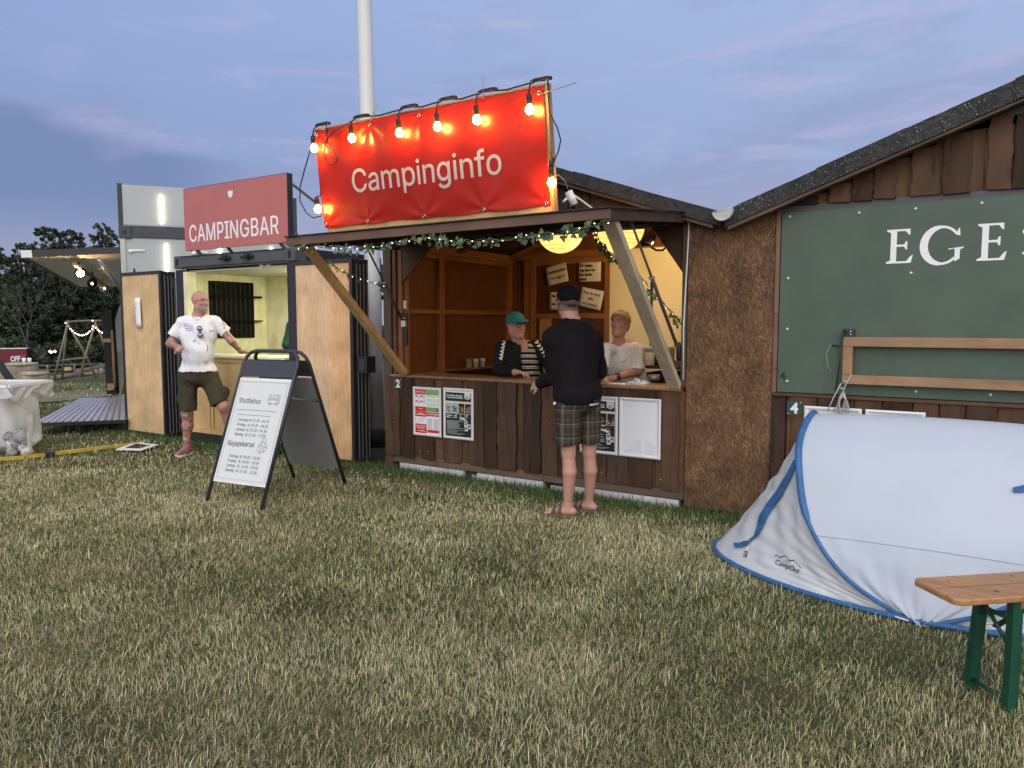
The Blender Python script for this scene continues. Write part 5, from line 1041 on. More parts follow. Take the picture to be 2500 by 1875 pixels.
# papers on the door
def sheet(label, cx, cy, wd, ht, rot, lines, y=None):
    pt = onY(cx, cy, yb-.052); t_ = thing('paper_notice', label, 'notice', tuple(pt), 'printed notices pinned on the inner door')
    M_ = face(pt) @ Matrix.Rotation(rot, 4, 'Z')
    mb = MB(); mb.grid(lambda u, v: M_ @ Vector(((u-.5)*wd, (v-.5)*ht, .004+.006*math.sin(u*3+v*2))), 6, 4, (1, 1, 1)); mb.build('sheet', M_paper, t_, thick=.0006)
    mb = MB()
    for s, x, y_, h, b, al in lines: text(mb, s, h, x*wd, y_*ht, .0125, M_, .9, b, al)
    mb.build('lettering', mat('brown_print', (.07, .03, .02), .7, .2, .02), t_)
sheet('tilted notice asking Camping info, hvor ligger I, upper left on the inner door', 1360, 670, .285, .225, .20, [('CAMPING INFO!', 0, .10, .040, .0015, 'CENTER'), ('Hvor ligger I?', .02, -.22, .040, .0012, 'CENTER')])
sheet('straight notice with four bold lines, upper right on the inner door', 1440, 664, .285, .225, .0, [('Vil I hjælpe', -.44, .27, .042, .0028, 'LEFT'), ('mig hjem her', -.44, .04, .042, .0028, 'LEFT'), ('den første', -.44, -.19, .042, .0028, 'LEFT'), ('aften?', -.44, -.42, .042, .0028, 'LEFT')])
sheet('notice half hidden behind the black capped head, lower left on the inner door', 1368, 735, .285, .215, -.02, [('Har du', -.38, .22, .040, .002, 'LEFT'), ('N', -.2, .0, .040, .002, 'LEFT'), ('kast', -.38, -.22, .040, .002, 'LEFT'), ('for', -.1, -.44, .040, .002, 'LEFT')])
sheet('tilted notice asking Kan du ringe efter en voksen, lower right on the inner door', 1444, 729, .285, .225, -.21, [('Kan du ringe', 0, .20, .046, .0008, 'CENTER'), ('efter', 0, -.08, .046, .0008, 'CENTER'), ('en Voksen?', 0, -.36, .046, .0008, 'CENTER')])
# ------------------------------------------------------------------ snap frames with posters
def poster(label, x0, x1, y0, y1, kind, z=.05):
    t_ = thing('poster_frame', label, 'poster', tuple(FR @ Vector(((x0+x1)/2, y0, z))), 'aluminium snap frames on the counter fronts')
    mb = MB(); w_ = .026
    for a in (((x0, y0), (x1, y0), (x1-w_, y0+w_), (x0+w_, y0+w_)), ((x1, y0), (x1, y1), (x1-w_, y1-w_), (x1-w_, y0+w_)), ((x1, y1), (x0, y1), (x0+w_, y1-w_), (x1-w_, y1-w_)), ((x0, y1), (x0, y0), (x0+w_, y0+w_), (x0+w_, y1-w_))):
        o_ = [(*a[0], z), (*a[1], z), (*a[1], z+.008), (*a[0], z+.008)]
        mb.add([(*a[0], z), (*a[1], z), (*a[2], z), (*a[3], z), (*a[0], z+.007), (*a[1], z+.007), (*a[2], z+.007), (*a[3], z+.007),
                ((a[0][0]*.55+a[3][0]*.45), (a[0][1]*.55+a[3][1]*.45), z+.014), ((a[1][0]*.55+a[2][0]*.45), (a[1][1]*.55+a[2][1]*.45), z+.014)],
               [(0, 1, 5, 4), (4, 5, 9, 8), (8, 9, 6, 7), (7, 6, 2, 3)], (1, 1, 1), False, FR)
    mb.build('frame', mat('frame_alu', (.74, .74, .74), .35, .5, .03, 9), t_)
    W_, H_ = x1-x0-2*w_, y1-y0-2*w_; X_, Y_ = x0+w_, y0+w_
    def rc(m_, a, b, c, d, col, lv=1): m_.box(X_+a*W_, X_+b*W_, Y_+(1-d)*H_, Y_+(1-c)*H_, z+.001+.0012*lv, z+.0018+.0012*lv, FR, col)
    base = {'info': (.85, .85, .85), 'refund': (.012, .030, .022), 'blank': (.78, .79, .81), 'pale': (.70, .70, .60)}[kind]
    mb = MB(); rc(mb, 0, 1, 0, 1, base, 0)
    r = random.Random(int(abs(x0)*100))
    if kind == 'info':
        R_, Gn, Wt = (.62, .045, .045), (.20, .42, .11), (.85, .85, .86)
        for q in ((0, .47, 0, .11, R_), (0, .47, .39, .50, R_), (0, .47, .505, .62, R_), (0, .47, .79, 1, R_), (.48, 1, 0, .11, Gn), (.48, 1, .40, .50, Gn), (.48, 1, .51, .60, R_), (.50, 1, .91, .98, R_)): rc(mb, *q)
        for k in range(6): rc(mb, .48, 1, .11+.05*k, .16+.05*k, (.70, .82, .62) if k % 2 else (.45, .66, .35)); rc(mb, .50, .97, .125+.05*k, .140+.05*k, Wt, 2)
        for i in range(2):
            for j in range(2): rc(mb, .02+.22*i, .09+.22*i, .13+.12*j, .17+.12*j, R_, 2); [rc(mb, .11+.22*i, .21+.22*i, .125+.12*j+.018*k, .132+.12*j+.018*k, (.4, .4, .42), 2) for k in range(5)]
        rc(mb, .82, .93, .42, .48, (.02, .02, .02), 2); rc(mb, .85, .88, .43, .47, Wt, 3)
        for k in range(14): rc(mb, .53, .70, .66+.017*k, .668+.017*k, (.45, .45, .47), 2); rc(mb, .78, .96, .66+.017*k, .668+.017*k, (.45, .45, .47), 2)
        for a, b, c in ((.04, .43, .045), (.03, .44, .565), (.12, .34, .54), (.03, .44, .83), (.06, .4, .875), (.12, .4, .94), (.1, .38, .66), (.16, .3, .70), (.53, .98, .545), (.16, .30, .43)): rc(mb, a, b, c, c+.018, (.85, .6, .58), 2)
    if kind == 'refund':
        rc(mb, 0, 1, 0, .035, (.8, .8, .8)); rc(mb, 0, 1, .225, .262, (.72, .66, .46)); rc(mb, 0, 1, .262, .50, (.72, .66, .46))
        for k, cs in enumerate((((.42, .46, .47), (.16, .13, .12), (.50, .40, .34)), ((.30, .45, .62), (.55, .33, .28), (.05, .05, .07)), ((.015, .015, .02), (.55, .28, .06), (.30, .12, .03)), ((.03, .02, .03), (.50, .24, .26), (.28, .16, .12)))):
            a = .015+.25*k; rc(mb, a, a+.225, .27, .49, cs[0], 2)
            for i in range(16):
                u, v = r.uniform(a, a+.18), r.uniform(.33, .45); q = r.choice(cs[1:]); k2 = r.uniform(.6, 1.3); rc(mb, u, min(u+r.uniform(.02, .07), a+.22), v, min(.488, v+r.uniform(.01, .05)), tuple(c*k2 for c in q), 3+.2*i)
        mb.prism([(X_+W_*.74, Y_+H_*.965), (X_+W_*.97, Y_+H_*.965), (X_+W_*.97, Y_+H_*.85), (X_+W_*.855, Y_+H_*.815), (X_+W_*.74, Y_+H_*.85)], z+.003, z+.004, FR, (.62, .66, .64))
        for k in range(5): rc(mb, .80+.022*k, .81+.022*k, .13-.022*(2-abs(k-2)), .16, (.15, .2, .18), 4)
        for i in range(16): u, v = r.uniform(.52, .85), r.uniform(.50, .62); q = r.choice(((.15, .28, .10), (.3, .4, .42), (.45, .4, .3), (.6, .6, .55), (.05, .06, .05))); rc(mb, u, u+r.uniform(.03, .1), v, v+r.uniform(.01, .035), q, 4+.2*i)
        mb.prism([(X_+W_*.52, Y_+H_*.42), (X_+W_*.72, Y_+H_*.43), (X_+W_*.90, Y_+H_*.34), (X_+W_*.70, Y_+H_*.38)], z+.010, z+.0105, FR, (.75, .72, .6))
        for (u, v) in ((.74, .66), (.86, .71), (.76, .76)): rc(mb, u, u+.12, v, v+.10, (.78, .76, .74), 5); rc(mb, u+.02, u+.10, v+.015, v+.07, (.25, .16, .15), 6)
        for k in range(14): rc(mb, .05, r.uniform(.4, .70 if k < 7 else .9), .655+.0225*k, .663+.0225*k, (.62, .62, .58) if k < 8 else (.40, .42, .3), 2)
    if kind == 'blank':
        for k in range(60):
            u = r.uniform(.03, .9); t_h = .17*math.exp(-((u-.58)/.3)**2); rc(mb, u, u+r.uniform(.02, .08), .97-t_h-r.uniform(0, .04)-.08*(u > .2), .985, (.70, .72, .76), 1+.02*k)
    mb.build('print', M_tintp, t_)
    if kind in ('refund',):
        mb = MB(); text(mb, 'Få din billet refunderet', .020, X_+.05*W_, Y_+.885*H_, z+.0045, FR, 1, .0006, 'LEFT', fitw=W_*.62)
        text(mb, '1 dag ved køb af en årskort', .020, X_+.05*W_, Y_+.84*H_, z+.0045, FR, 1, .0006, 'LEFT', fitw=W_*.64)
        text(mb, 'Voksen ..... 449', .020, X_+.05*W_, Y_+.445*H_, z+.0045, FR, 1, .0006, 'LEFT', fitw=W_*.40); text(mb, 'Barn ......... 249', .020, X_+.05*W_, Y_+.405*H_, z+.0045, FR, 1, .0006, 'LEFT', fitw=W_*.40)
        mb.build('lettering', M_printw, t_)
poster('framed red and green information poster, leftmost on the counter front', -4.762, -4.412, .395, .874, 'info')
poster('framed dark green ticket refund poster second from the left on the counter front', -4.385, -4.03, .395, .882, 'refund')
poster('framed dark green ticket refund poster partly hidden by the plaid shorts', -2.91, -2.56, .400, .888, 'refund')
poster('framed faded blank poster beside the plaid shorts, rightmost on the open hut', -2.548, -2.185, .400, .890, 'blank')
poster('pale framed sheet behind the white tent, left one on the closed hut', -1.10, -.722, .40, .905, 'pale')
poster('framed refund poster peeping over the white tent on the closed hut', -.70, -.335, .40, .905, 'refund')
# ------------------------------------------------------------------ campingbar container
BX0, BX1, BY, BB = -8.60, -6.42, 5.60, 6.98
bar = thing('bar_container', 'black framed open bar container with folded plywood doors and a lit interior', 'container', ((BX0+BX1)/2, BY, 0))
MF = face((0, BY, 0))
mb = MB(); mb.box(BX0+.13, BX1-.13, 2.185, 2.30, -.11, .0, MF); mb.box(BX0+.13, BX1-.13, 2.165, 2.184, -.09, -.02, MF); mb.box(BX0+.17, BX1-.15, .03, .13, -.1, -.0, MF, (.3, .3, .3))
mb.build('header_beam', M_steelg, bar, bev=.006)
mb = MB()
for x in (BX0, BX1-.13):
    mb.box(x, x+.13, .0, 2.155, -.15, -.002, MF, (.25, .25, .28)); mb.box(x if x < -7 else x+.1, x+.03 if x < -7 else x+.13, 0, 2.30, BY-BB, BY-BB+.05, MF, (.25, .25, .28))
mb.build('corner_post', M_steelg, bar, bev=.006)
for x in (BX0-.01, BX1-.14):
    mb = MB(); mb.box(x, x+.15, 2.17, 2.325, -.17, .012, MF); cc = mb.build('corner_casting', M_steelg, bar, bev=.012)
    mb = MB(); mb.prism([(x+.075+.026*math.cos(q), 2.25+.048*math.sin(q)) for q in [2*PI*k/14 for k in range(14)]], .0125, .0145, MF); mb.build('casting_hole', M_cable, cc)
for x in (-7.58, -7.18):
    mb = MB(); mb.box(x-.03, x+.03, 2.225, 2.29, .0, .05, MF); mb.tube([MF @ Vector((x-.1, 2.25, .03)), MF @ Vector((x+.1, 2.255, .03))], .014, 8); mb.ball(tuple(MF @ Vector((x+.03, 2.27, .05))), .028, n=8); mb.build('clamp', M_cable, bar)
mb = MB(); mb.box(BX0, BX0+.03, BY+.15, BB-.12, .1, 2.3); mb.box(BX1-.03, BX1, BY+.15, BB-.12, .1, 2.3); mb.box(BX0+.13, BX1-.13, BB-.03, BB, .1, 2.3); mb.box(BX0+.01, BX1-.01, BY+.01, BB-.01, 2.302, 2.322); mb.box(BX0, BX1, BY+.1, BB, .02, .12); mb.build('steel_shell', M_steel, bar)
mb = MB()
mb.box(BX0+.032, BX0+.05, BY+.15, BB-.04, .13, 2.13); mb.box(BX0+.13, BX0+.205, BY+.02, BY+.149, .13, 2.13)
mb.box(BX1-.05, BX1-.032, BY+.15, BB-.13, .13, 2.13); mb.box(BX0+.052, BX1-.052, BB-.05, BB-.032, .13, 2.13); mb.build('plywood_lining', M_plyin, bar)
mb = MB(); mb.box(BX0+.032, BX1-.032, BY+.11, BB-.04, 2.131, 2.15); mb.build('ceiling_panel', M_white, bar)
mb = MB(); mb.box(BX0+.05, BX1-.05, BY+.12, BB-.05, .125, .14); mb.build('floor', M_dark, bar)
win = MB(); xw = BX0+.051; win.box(xw, xw+.012, 6.025, 6.72, 1.295, 2.045); M_gr = mat('grille_black', (.005, .005, .005), .8, .08, .05); wn = win.build('wall_grille', M_gr, bar)
mb = MB()
for k in range(9): y = 6.045+.075*k; mb.box(xw+.013, xw+.022, y, y+.008, 1.30, 2.04, None, (8, 6.5, 4.5))
mb.build('slat', M_gr, wn)
mb = MB(); mb.box(xw+.03, xw+.085, 6.04, 6.80, 1.835, 1.862); mb.box(xw+.03, xw+.07, 6.04, 6.82, 1.515, 1.533); mb.build('shelf_rail', M_gr, wn)
mb = MB(); mb.box(BX0+.21, BX1-.14, 1.085, 1.115, -.35, .05, MF); mb.build('bar_counter', M_plyin, bar, bev=.003)
mb = MB(); mb.box(BX0+.21, BX1-.14, .14, 1.084, -.03, -.012, MF); mb.build('bar_front', M_birch, bar)
mb = MB()
for a, b, c, d in ((BX0+.21, -7.9, 1.03, 1.083), (-7.9, -7.0, 1.03, 1.083), (-7.0, BX1-.14, 1.03, 1.083), (BX0+.21, BX1-.14, .141, .20)): mb.box(a+.001, b-.001, c, d, -.0115, .008, MF)
for x in (BX0+.21, -8.03, -7.97, -7.33, -7.27, -6.62): mb.box(x, x+.045, .2005, 1.029, -.0115, .008, MF)
mb.build('bar_batten', M_birch, bar)
# light fitting in the container
mb = MB(); mb.box(-7.12, -7.02, 6.2, 6.85, 2.10, 2.128); mb.box(-6.7, -6.58, 5.9, 6.85, 2.10, 2.128); mb.build('ceiling_lamp', mat('lit_fluorescent', (1, 1, 1), .5, .3, 0, emit=(.97, 1.0, .70), es=52), bar)
# folded doors
def door_stack(x0, x1, n, label, side):
    w_ = x1-x0
    for k in range(n):
        z0 = -.045*k; dxx = random.uniform(-.004, .004)+(.006*k if side > 0 else 0); top = 2.16+random.uniform(-.006, .006) if k else 2.165
        bt = MB(); fw = .042
        bt.box(x0+dxx, x0+dxx+fw, .02, top, z0-.034, z0, MF); bt.box(x1+dxx-fw, x1+dxx, .02, top, z0-.034, z0, MF)
        bt.box(x0+dxx+fw, x1+dxx-fw, top-fw, top, z0-.034, z0, MF); bt.box(x0+dxx+fw, x1+dxx-fw, .02, .02+.03, z0-.034, z0, MF)
        dd = bt.build('folding_door', mat('door_frame_black', (.022, .022, .026), .4, .5, .1, 20), bar, bev=.003)
        if k == 0:
            mb = MB(); xm = x0+w_*.62
            if side > 0: mb.box(x0+dxx+fw, xm, .05, top-fw, z0-.03, z0-.012, MF); mb.box(xm+.0005, x1+dxx-fw, .05, top-fw, z0-.03, z0-.012, MF, (1.06, .92, .80))
            else: mb.box(x0+dxx+fw, x1+dxx-fw, .05, top-fw, z0-.03, z0-.012, MF)
            mb.build('door_panel', M_ply if side > 0 else M_plyoak, dd)
        else:
            mb = MB(); mb.box(x1+dxx+.0005, x1+dxx+.003, .06, top-.05, z0-.021, z0-.013, MF, (1, 1, 1)); mb.build('edge_seal', mat('seal_grey', (.28, .26, .24), .4, .5, .1), dd)
random.seed(21)
door_stack(-6.485, -5.56, 5, '', 1)
door_stack(-9.86, -8.93, 5, '', -1)
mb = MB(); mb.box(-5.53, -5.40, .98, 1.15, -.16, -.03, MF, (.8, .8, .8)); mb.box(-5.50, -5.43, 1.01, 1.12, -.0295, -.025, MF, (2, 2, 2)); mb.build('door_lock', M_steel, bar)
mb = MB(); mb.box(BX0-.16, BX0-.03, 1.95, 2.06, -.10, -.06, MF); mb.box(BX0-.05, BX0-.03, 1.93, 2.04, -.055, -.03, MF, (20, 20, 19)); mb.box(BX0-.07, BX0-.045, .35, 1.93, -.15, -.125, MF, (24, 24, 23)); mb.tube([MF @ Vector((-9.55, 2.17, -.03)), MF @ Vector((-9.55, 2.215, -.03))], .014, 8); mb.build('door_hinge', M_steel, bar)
mb = MB(); mb.box(-9.50, -9.44, .0, .05, -.1, -.05, MF); mb.build('door_foot', M_steel, bar)
nt_ = MB(); nt_.grid(lambda u, v: MF @ Vector((-9.515+.14*u+.012*(1-v), 1.44+.385*v, .004+.03*math.sin(PI*u*.9))), 8, 6); shn = thing('paper_sheet', 'white curled paper notice taped on the oak plywood door', 'paper', tuple(MF @ Vector((-9.45, 1.6, .01))))
nt_.build('sheet', M_whitep, shn, thick=.0006)
mb = MB()
for k in range(5): mb.box(-9.475, -9.465, 1.48+.03*k, 1.495+.03*k, .0325, .034, MF)
mb.box(-9.46, -9.452, 1.68, 1.70, .0335, .035, MF); mb.build('print', M_printg, shn)
# campingbar sign
sg = thing('bar_sign', 'faded red sign board reading CAMPINGBAR with a white tulip emblem', 'sign', (-7.39, 5.55, 2.36))
SM = face((-7.385, 5.585, 2.375)); sw = .925; sh_ = .735
mb = MB(); mb.box(-sw, sw, 0, sh_, .0, .03, SM); mb.build('board', mat('faded_red', (.46, .150, .135), .5, .3, .03, 2), sg)
mb = MB(); mb.box(sw, sw+.012, -.002, sh_+.002, -.04, .03, SM); mb.box(-sw, sw, sh_, sh_+.006, -.03, .026, SM); mb.box(sw-.04, sw-.001, 0, sh_, -.04, -.001, SM); mb.box(-sw, -sw+.04, 0, sh_, -.04, -.001, SM); mb.build('edge_frame', M_steel, sg)
mb = MB()
grot(mb, 'CAMP', .272, -.83, .10, .031, SM, .72, 'LEFT', fitw=.655, off=.0016, ls=14); grot(mb, 'NGBAR', .272, -.055, .10, .031, SM, .72, 'LEFT', fitw=.835, off=.0016, ls=14)
xi = -.115; mb.box(xi-.0145, xi+.0145, .10+.0005, .298, .031, .0322, SM); mb.box(xi-.043, xi+.043, .10, .122, .0323, .0335, SM); mb.box(xi-.043, xi+.043, .277, .299, .0323, .0335, SM)
mb.build('lettering', M_printw, sg)
mb = MB()
for a in (-.44, 0, .44):
    poly = []
    for k in range(13): q = PI*k/12; rr_ = .021*math.sin(q)**.8; v = k/12*.092; poly.append((rr_*1, v))
    poly = poly + [(-x_, y_) for x_, y_ in poly[::-1][1:-1]]
    c_, s_ = math.cos(a), math.sin(a); mb.prism([(-.03+x_*c_+y_*s_, .555+y_*c_-x_*s_) for x_, y_ in poly], .031+.0007*(a+.5), .0325+.0007*(a+.5), SM)
mb.build('emblem', M_printw, sg)
mb = MB()
for x in (-.75, .75): mb.bar(SM @ Vector((x, .0, -.015)), SM @ Vector((x+.05, -.06, -.03)), .04, .03); mb.bar(SM @ Vector((x+.05, -.06, -.03)), SM @ Vector((x+.12, -.065, -.05)), .03, .03)
mb.bar(SM @ Vector((sw+.01, .62, -.05)), SM @ Vector((sw+.62, .02, -.5)), .03, .03); mb.bar(SM @ Vector((-sw+.03, .62, -.05)), SM @ Vector((-sw+.03, -.06, -.7)), .03, .03); mb.build('bracket', M_steel, sg)
mb = MB(); mb.tube([SM @ Vector((sw+.03+.018*math.cos(q), .62+.018*math.sin(q), -.05)) for q in [2*PI*k/10 for k in range(10)]], .005, 6, closed=True); mb.build('ring_bolt', M_chrome, sg)
# ------------------------------------------------------------------ flagpole
fp = thing('flagpole', 'tall thick white tapering flagpole rising behind the red banner', 'flagpole', G(922, 1088))
b0 = G(922, 1088); dirp = Vector((CY, SY, 0))*-.0155+Vector((0, 0, 1))
mb = MB(); mb.tube([b0+dirp*h for h in (0, 1, 2, 3, 4, 6, 9)], [.096, .095, .094, .092, .090, .086, .075], 24); mb.build('pole', mat('pole_white', (.66, .66, .65), .35, .5, .04, 2), fp)
mb = MB(); mb.tube([b0, b0+dirp*.22], .15, 20, (.5, .5, .5)); mb.build('pole_foot', M_steelg, fp)
# ------------------------------------------------------------------ high container behind, its hatch and deck
a2 = math.radians(90-70)+YAW   # direction of its end wall, seen from above
e0 = P(293, 600, 10.7); e0.z = 0
ed = Vector((math.sin(math.radians(70))*CY - math.cos(math.radians(70))*SY, math.sin(math.radians(70))*SY + math.cos(math.radians(70))*CY, 0))
EM = face(e0, math.atan2(ed.y, ed.x))
tall = thing('tall_container', 'tall grey container behind the bar with upright lit tubes on its end wall', 'container', tuple(e0))
M_gp = mat('grey_panel', (.40, .43, .43), .4, .45, .04, 2)
EW = 2.44
mb = MB(); mb.box(.07, EW-.07, .1, 2.715, -.05, -.02, EM); mb.build('end_wall', M_gp, tall)
mb = MB(); mb.box(.0, EW, 2.716, 2.86, -.15, .0, EM); mb.box(EW-.07, EW, .0, 2.715, -.15, -.001, EM); mb.box(0, EW, 2.74, 2.86, -6.0, -5.9, EM); mb.build('frame_beam', mat('slate_steel', (.052, .056, .068), .5, .4, .1, 8), tall, bev=.006)
mb = MB(); mb.box(.0, .07, .0, 2.715, -.08, -.001, EM); mb.build('corner_post', mat('pale_post', (.50, .52, .46), .5, .4, .1, 8), tall, bev=.006)
for x in (-.01, EW-.15):
    mb = MB(); mb.box(x, x+.16, 2.70, 2.875, -.16, .015, EM); cc = mb.build('corner_casting', MATS['slate_steel'], tall, bev=.01)
    mb = MB(); mb.prism([(x+.08+.03*math.cos(q), 2.79+.035*math.sin(q)) for q in [2*PI*k/12 for k in range(12)]], .016, .018, EM); mb.build('casting_hole', M_cable, cc)
mb = MB(); mb.box(.05, EW-.05, 2.90, 3.46, -.06, -.03, EM); up_ = mb.build('raised_panel', M_gp, tall)
mb = MB(); mb.box(-.01, .045, 2.876, 3.475, -.08, -.02, EM); mb.box(EW-.048, EW, 2.876, 3.40, -.08, -.02, EM); mb.box(.05, EW-.05, 2.862, 2.885, -.08, -.02, EM); mb.build('panel_edge', M_steel, up_)
mb = MB()
for x, z in ((.14, 2.53), (.98, 2.53), (1.75, 2.5)): mb.tube([EM @ Vector((x, z, -.015)), EM @ Vector((x+.18, z+.005, -.015))], .017, 8); mb.ball(tuple(EM @ Vector((x-.01, z-.01, -.01))), .03, n=8)
mb.build('lashing_bar', M_whitep, tall)
M_tube = mat('lit_tube', (1, 1, 1), .5, .3, 0, emit=(1, .88, .62), es=7)
for px, z0, z1 in ((396, 2.93, 3.34), (404, 2.10, 2.64), (535, 2.10, 2.64), (661, 2.12, 2.64)):
    p0 = EM.inverted() @ CAM; rr_ = EM.inverted().to_3x3() @ ray(px, 560); xq = (p0 + rr_*(-(p0.z)/rr_.z)).x
    mb = MB(); mb.tube([EM @ Vector((xq, z0, -.0)), EM @ Vector((xq, z1, -.0))], .019, 10); mb.build('light_tube', M_tube, tall)
zback = EM @ Vector((0, 0, -6))
mb = MB(); mb.box(.0, .04, .35, .6, -5.9, -.16, EM, (1, 1, 1)); mb.box(EW-.04, EW, .1, 2.85, -5.9, -.16, EM); mb.box(.0, EW, .1, 2.85, -5.96, -5.9, EM); mb.box(0, EW, 2.84, 2.86, -5.9, -.16, EM); mb.box(0, EW, .08, .16, -5.9, -.16, EM); mb.build('container_shell', M_gp, tall)
# side hatch (opened upwards) with spotlights
hq = [P(294, 617, 10.75), P(55, 626, 10.3), P(193, 700, 13.6), P(292, 699, 13.9)]
hh = MB(); nrm = (hq[1]-hq[0]).cross(hq[2]-hq[0]).normalized(); nrm = nrm if nrm.z > 0 else -nrm
hh.add([*hq, *[q+nrm*.07 for q in hq]], [(0, 1, 2, 3), (4, 5, 6, 7), (0, 1, 5, 4), (1, 2, 6, 5), (2, 3, 7, 6), (3, 0, 4, 7)])
sh2 = hh.build('side_hatch', mat('hatch_underside', (.74, .70, .60), .4, .45, .08, 3), tall)
mb = MB(); mb.bar(hq[0]+nrm*.035, hq[1]+nrm*.035, .05, .09); mb.bar(hq[1]+nrm*.035, hq[2]+nrm*.035, .05, .09); mb.build('hatch_edge', M_steel, sh2)
mb = MB(); e_ = (hq[0]-hq[1]).normalized(); mb.bar(hq[1]-e_*.01+nrm*.03, hq[1]+e_*.12+nrm*.03, .06, .10); mb.build('hatch_corner', M_white, sh2)
ra, rb = P(181, 636, 10.55)-nrm*.05, P(265, 698, 13.3)-nrm*.05
mb = MB(); mb.bar(ra, rb, .05, .04); mb.build('lamp_rail', M_rail, sh2)
mb = MB(); mb.tube([P(241, 630, 10.55)-nrm*.03, P(294, 706, 11.4)], .022, 8); mb.build('gas_strut', M_alu, sh2)
for k, (px, py, d, tx, ty, lit) in enumerate(((193, 666, 10.9, 200, 669, 1), (226, 688, 11.8, 224, 696, 0), (252, 703, 12.6, 258, 705, 1))):
    lamp = MB(); c = P(px, py, d); nn = (P(tx, ty, d-.1)-c).normalized()
    lamp.tube([c-nn*.06, c, c+nn*.07], [.045, .062, .075], 14, (1, 1, 1)); lamp.tube([c, c+Vector((0, 0, .16))], .012, 6); ob = lamp.build('spotlight', M_cable if k != 2 else M_alu, sh2)
    mb = MB(); mb.ball(tuple(c+nn*(.062 if k == 0 else .045)), .048 if k == 0 else .030, n=12); mb.build('lamp_lens', mat('lit_spot' if k == 0 else 'lit_spot_dim', (1, .9, .7), .3, .5, 0, emit=(1, .62, .28), es=190 if k == 0 else 60), ob)
# deck
dk = [G(308, 1024, .2), G(84, 1033, .17), G(196, 973, .17), G(304, 971, .2)]
deck = thing('metal_deck', 'low ribbed metal deck on short black legs beside the grass', 'platform', tuple((dk[0]+dk[2])*.5))
n_d = ((dk[1]-dk[0]).cross(dk[3]-dk[0])).normalized(); n_d = n_d if n_d.z > 0 else -n_d
mb = MB(); mb.add([*dk, *[q-n_d*.05 for q in dk]], [(0, 1, 2, 3), (4, 5, 6, 7), (0, 1, 5, 4), (1, 2, 6, 5), (2, 3, 7, 6), (3, 0, 4, 7)]); mb.build('deck_frame', M_steel, deck)
mb = MB()
ribs = 13
for k in range(ribs):
    u = (k+.5)/ribs; mb.bar(dk[0].lerp(dk[1], u)+n_d*.004, dk[3].lerp(dk[2], u)+n_d*.004, .050, .012)
mb.build('deck_rib', mat('deck_metal', (.74, .70, .70), .27, .6, .1, 30, metal=.4), deck)
mb = MB()
for k in range(ribs+1): u = min(max(k/ribs, .012), .988); mb.bar(dk[0].lerp(dk[1], u)+n_d*.001, dk[3].lerp(dk[2], u)+n_d*.001, .046, .012)
mb.build1('deck_groove', mat('deck_groove_dark', (.22, .20, .22), .55, .4, .2, 30), deck)
mb = MB()
for u, v in ((.02, .03), (.98, .03), (.5, .03), (.98, .7), (.9, .28)):
    q = dk[0].lerp(dk[1], u).lerp(dk[3].lerp(dk[2], u), v); mb.bar((q.x, q.y, -.02), (q.x, q.y, q.z-.05), .08, .08)
mb.build('leg', M_steel, deck)
# ------------------------------------------------------------------ pavement sign (A-frame)
af = thing('pavement_sign', 'black tubular A-frame board listing shuttle bus and luggage times', 'sign', (-5.22, 4.32, 0))
th_ = math.radians(7); top_c = Vector((-5.215, 4.32, 1.255)); hw_ = .305
M_afb = mat('aframe_black', (.030, .034, .042), .4, .5, .08, 30)
for sgn in (-1, 1):
    base = top_c + Matrix.Rotation(th_, 3, 'Z') @ Vector((0, sgn*.53, -1.255))
    tl = math.atan2(.50, 1.255)
    Mq = Matrix.Translation(base) @ Matrix.Rotation(th_ + (0 if sgn < 0 else PI), 4, 'Z') @ face((0, 0, 0), 0, tl)   # y runs up the leg
    Lg = math.hypot(.50, 1.255)
    pts = [(-hw_, -.02), (-hw_, Lg-.12), (-hw_+.018, Lg-.055), (-hw_+.055, Lg-.015), (-hw_+.11, Lg), (hw_-.11, Lg), (hw_-.055, Lg-.015), (hw_-.018, Lg-.055), (hw_, Lg-.12), (hw_, -.02)]
    mb = MB(); mb.tube([Mq @ Vector((x, y, 0)) for x, y in pts], .0155, 10); fr_ = mb.build('tube_frame', M_afb, af)
    mb = MB(); mb.box(-hw_+.012, hw_-.012, 1.115, 1.265, -.004, .004, Mq); mb.build('header_plate', M_afb, fr_)
    mb = MB(); mb.box(-hw_+.012, hw_-.012, .185, 1.10, -.006, .004, Mq, (1, 1, 1) if sgn < 0 else (.32, .33, .32)); pn_ = mb.build('board', M_white if sgn < 0 else M_whitep, fr_)
    if sgn < 0: FM_ = Mq; pan = pn_
    else:
        mb = MB(); mb.box(-hw_+.012, hw_-.012, .185, 1.10, -.0125, -.0085, Mq); mb.build('board', mat('board_back', (.22, .225, .22), .6, .3, .05, 4), fr_)
mb = MB(); mb.box(-.285, .285, .20, 1.085, .005, .007, FM_, (.97, .97, .96))
e1 = .268
for a in ((-e1, e1, 1.062, 1.068), (-e1, e1, .218, .222), (-e1, -e1+.004, .222, 1.062), (e1-.004, e1, .222, 1.062)): mb.box(*a, .0072, .0085, FM_, (.62, .62, .63))
mb.build('poster', M_paper if False else mat('poster_white', (.64, .64, .63), .35, .5, .02, 5), pan)
mb = MB(); zt = .0078
grot(mb, 'Shuttlebus', .060, -.235, .875, zt, FM_, .74, 'LEFT', fitw=.245); grot(mb, 'Bagagekørsel', .060, -.235, .50, zt, FM_, .74, 'LEFT', fitw=.300)
mb.build('headline', mat('dark_print', (.045, .05, .06), .6, .3), pan)
mb = MB()
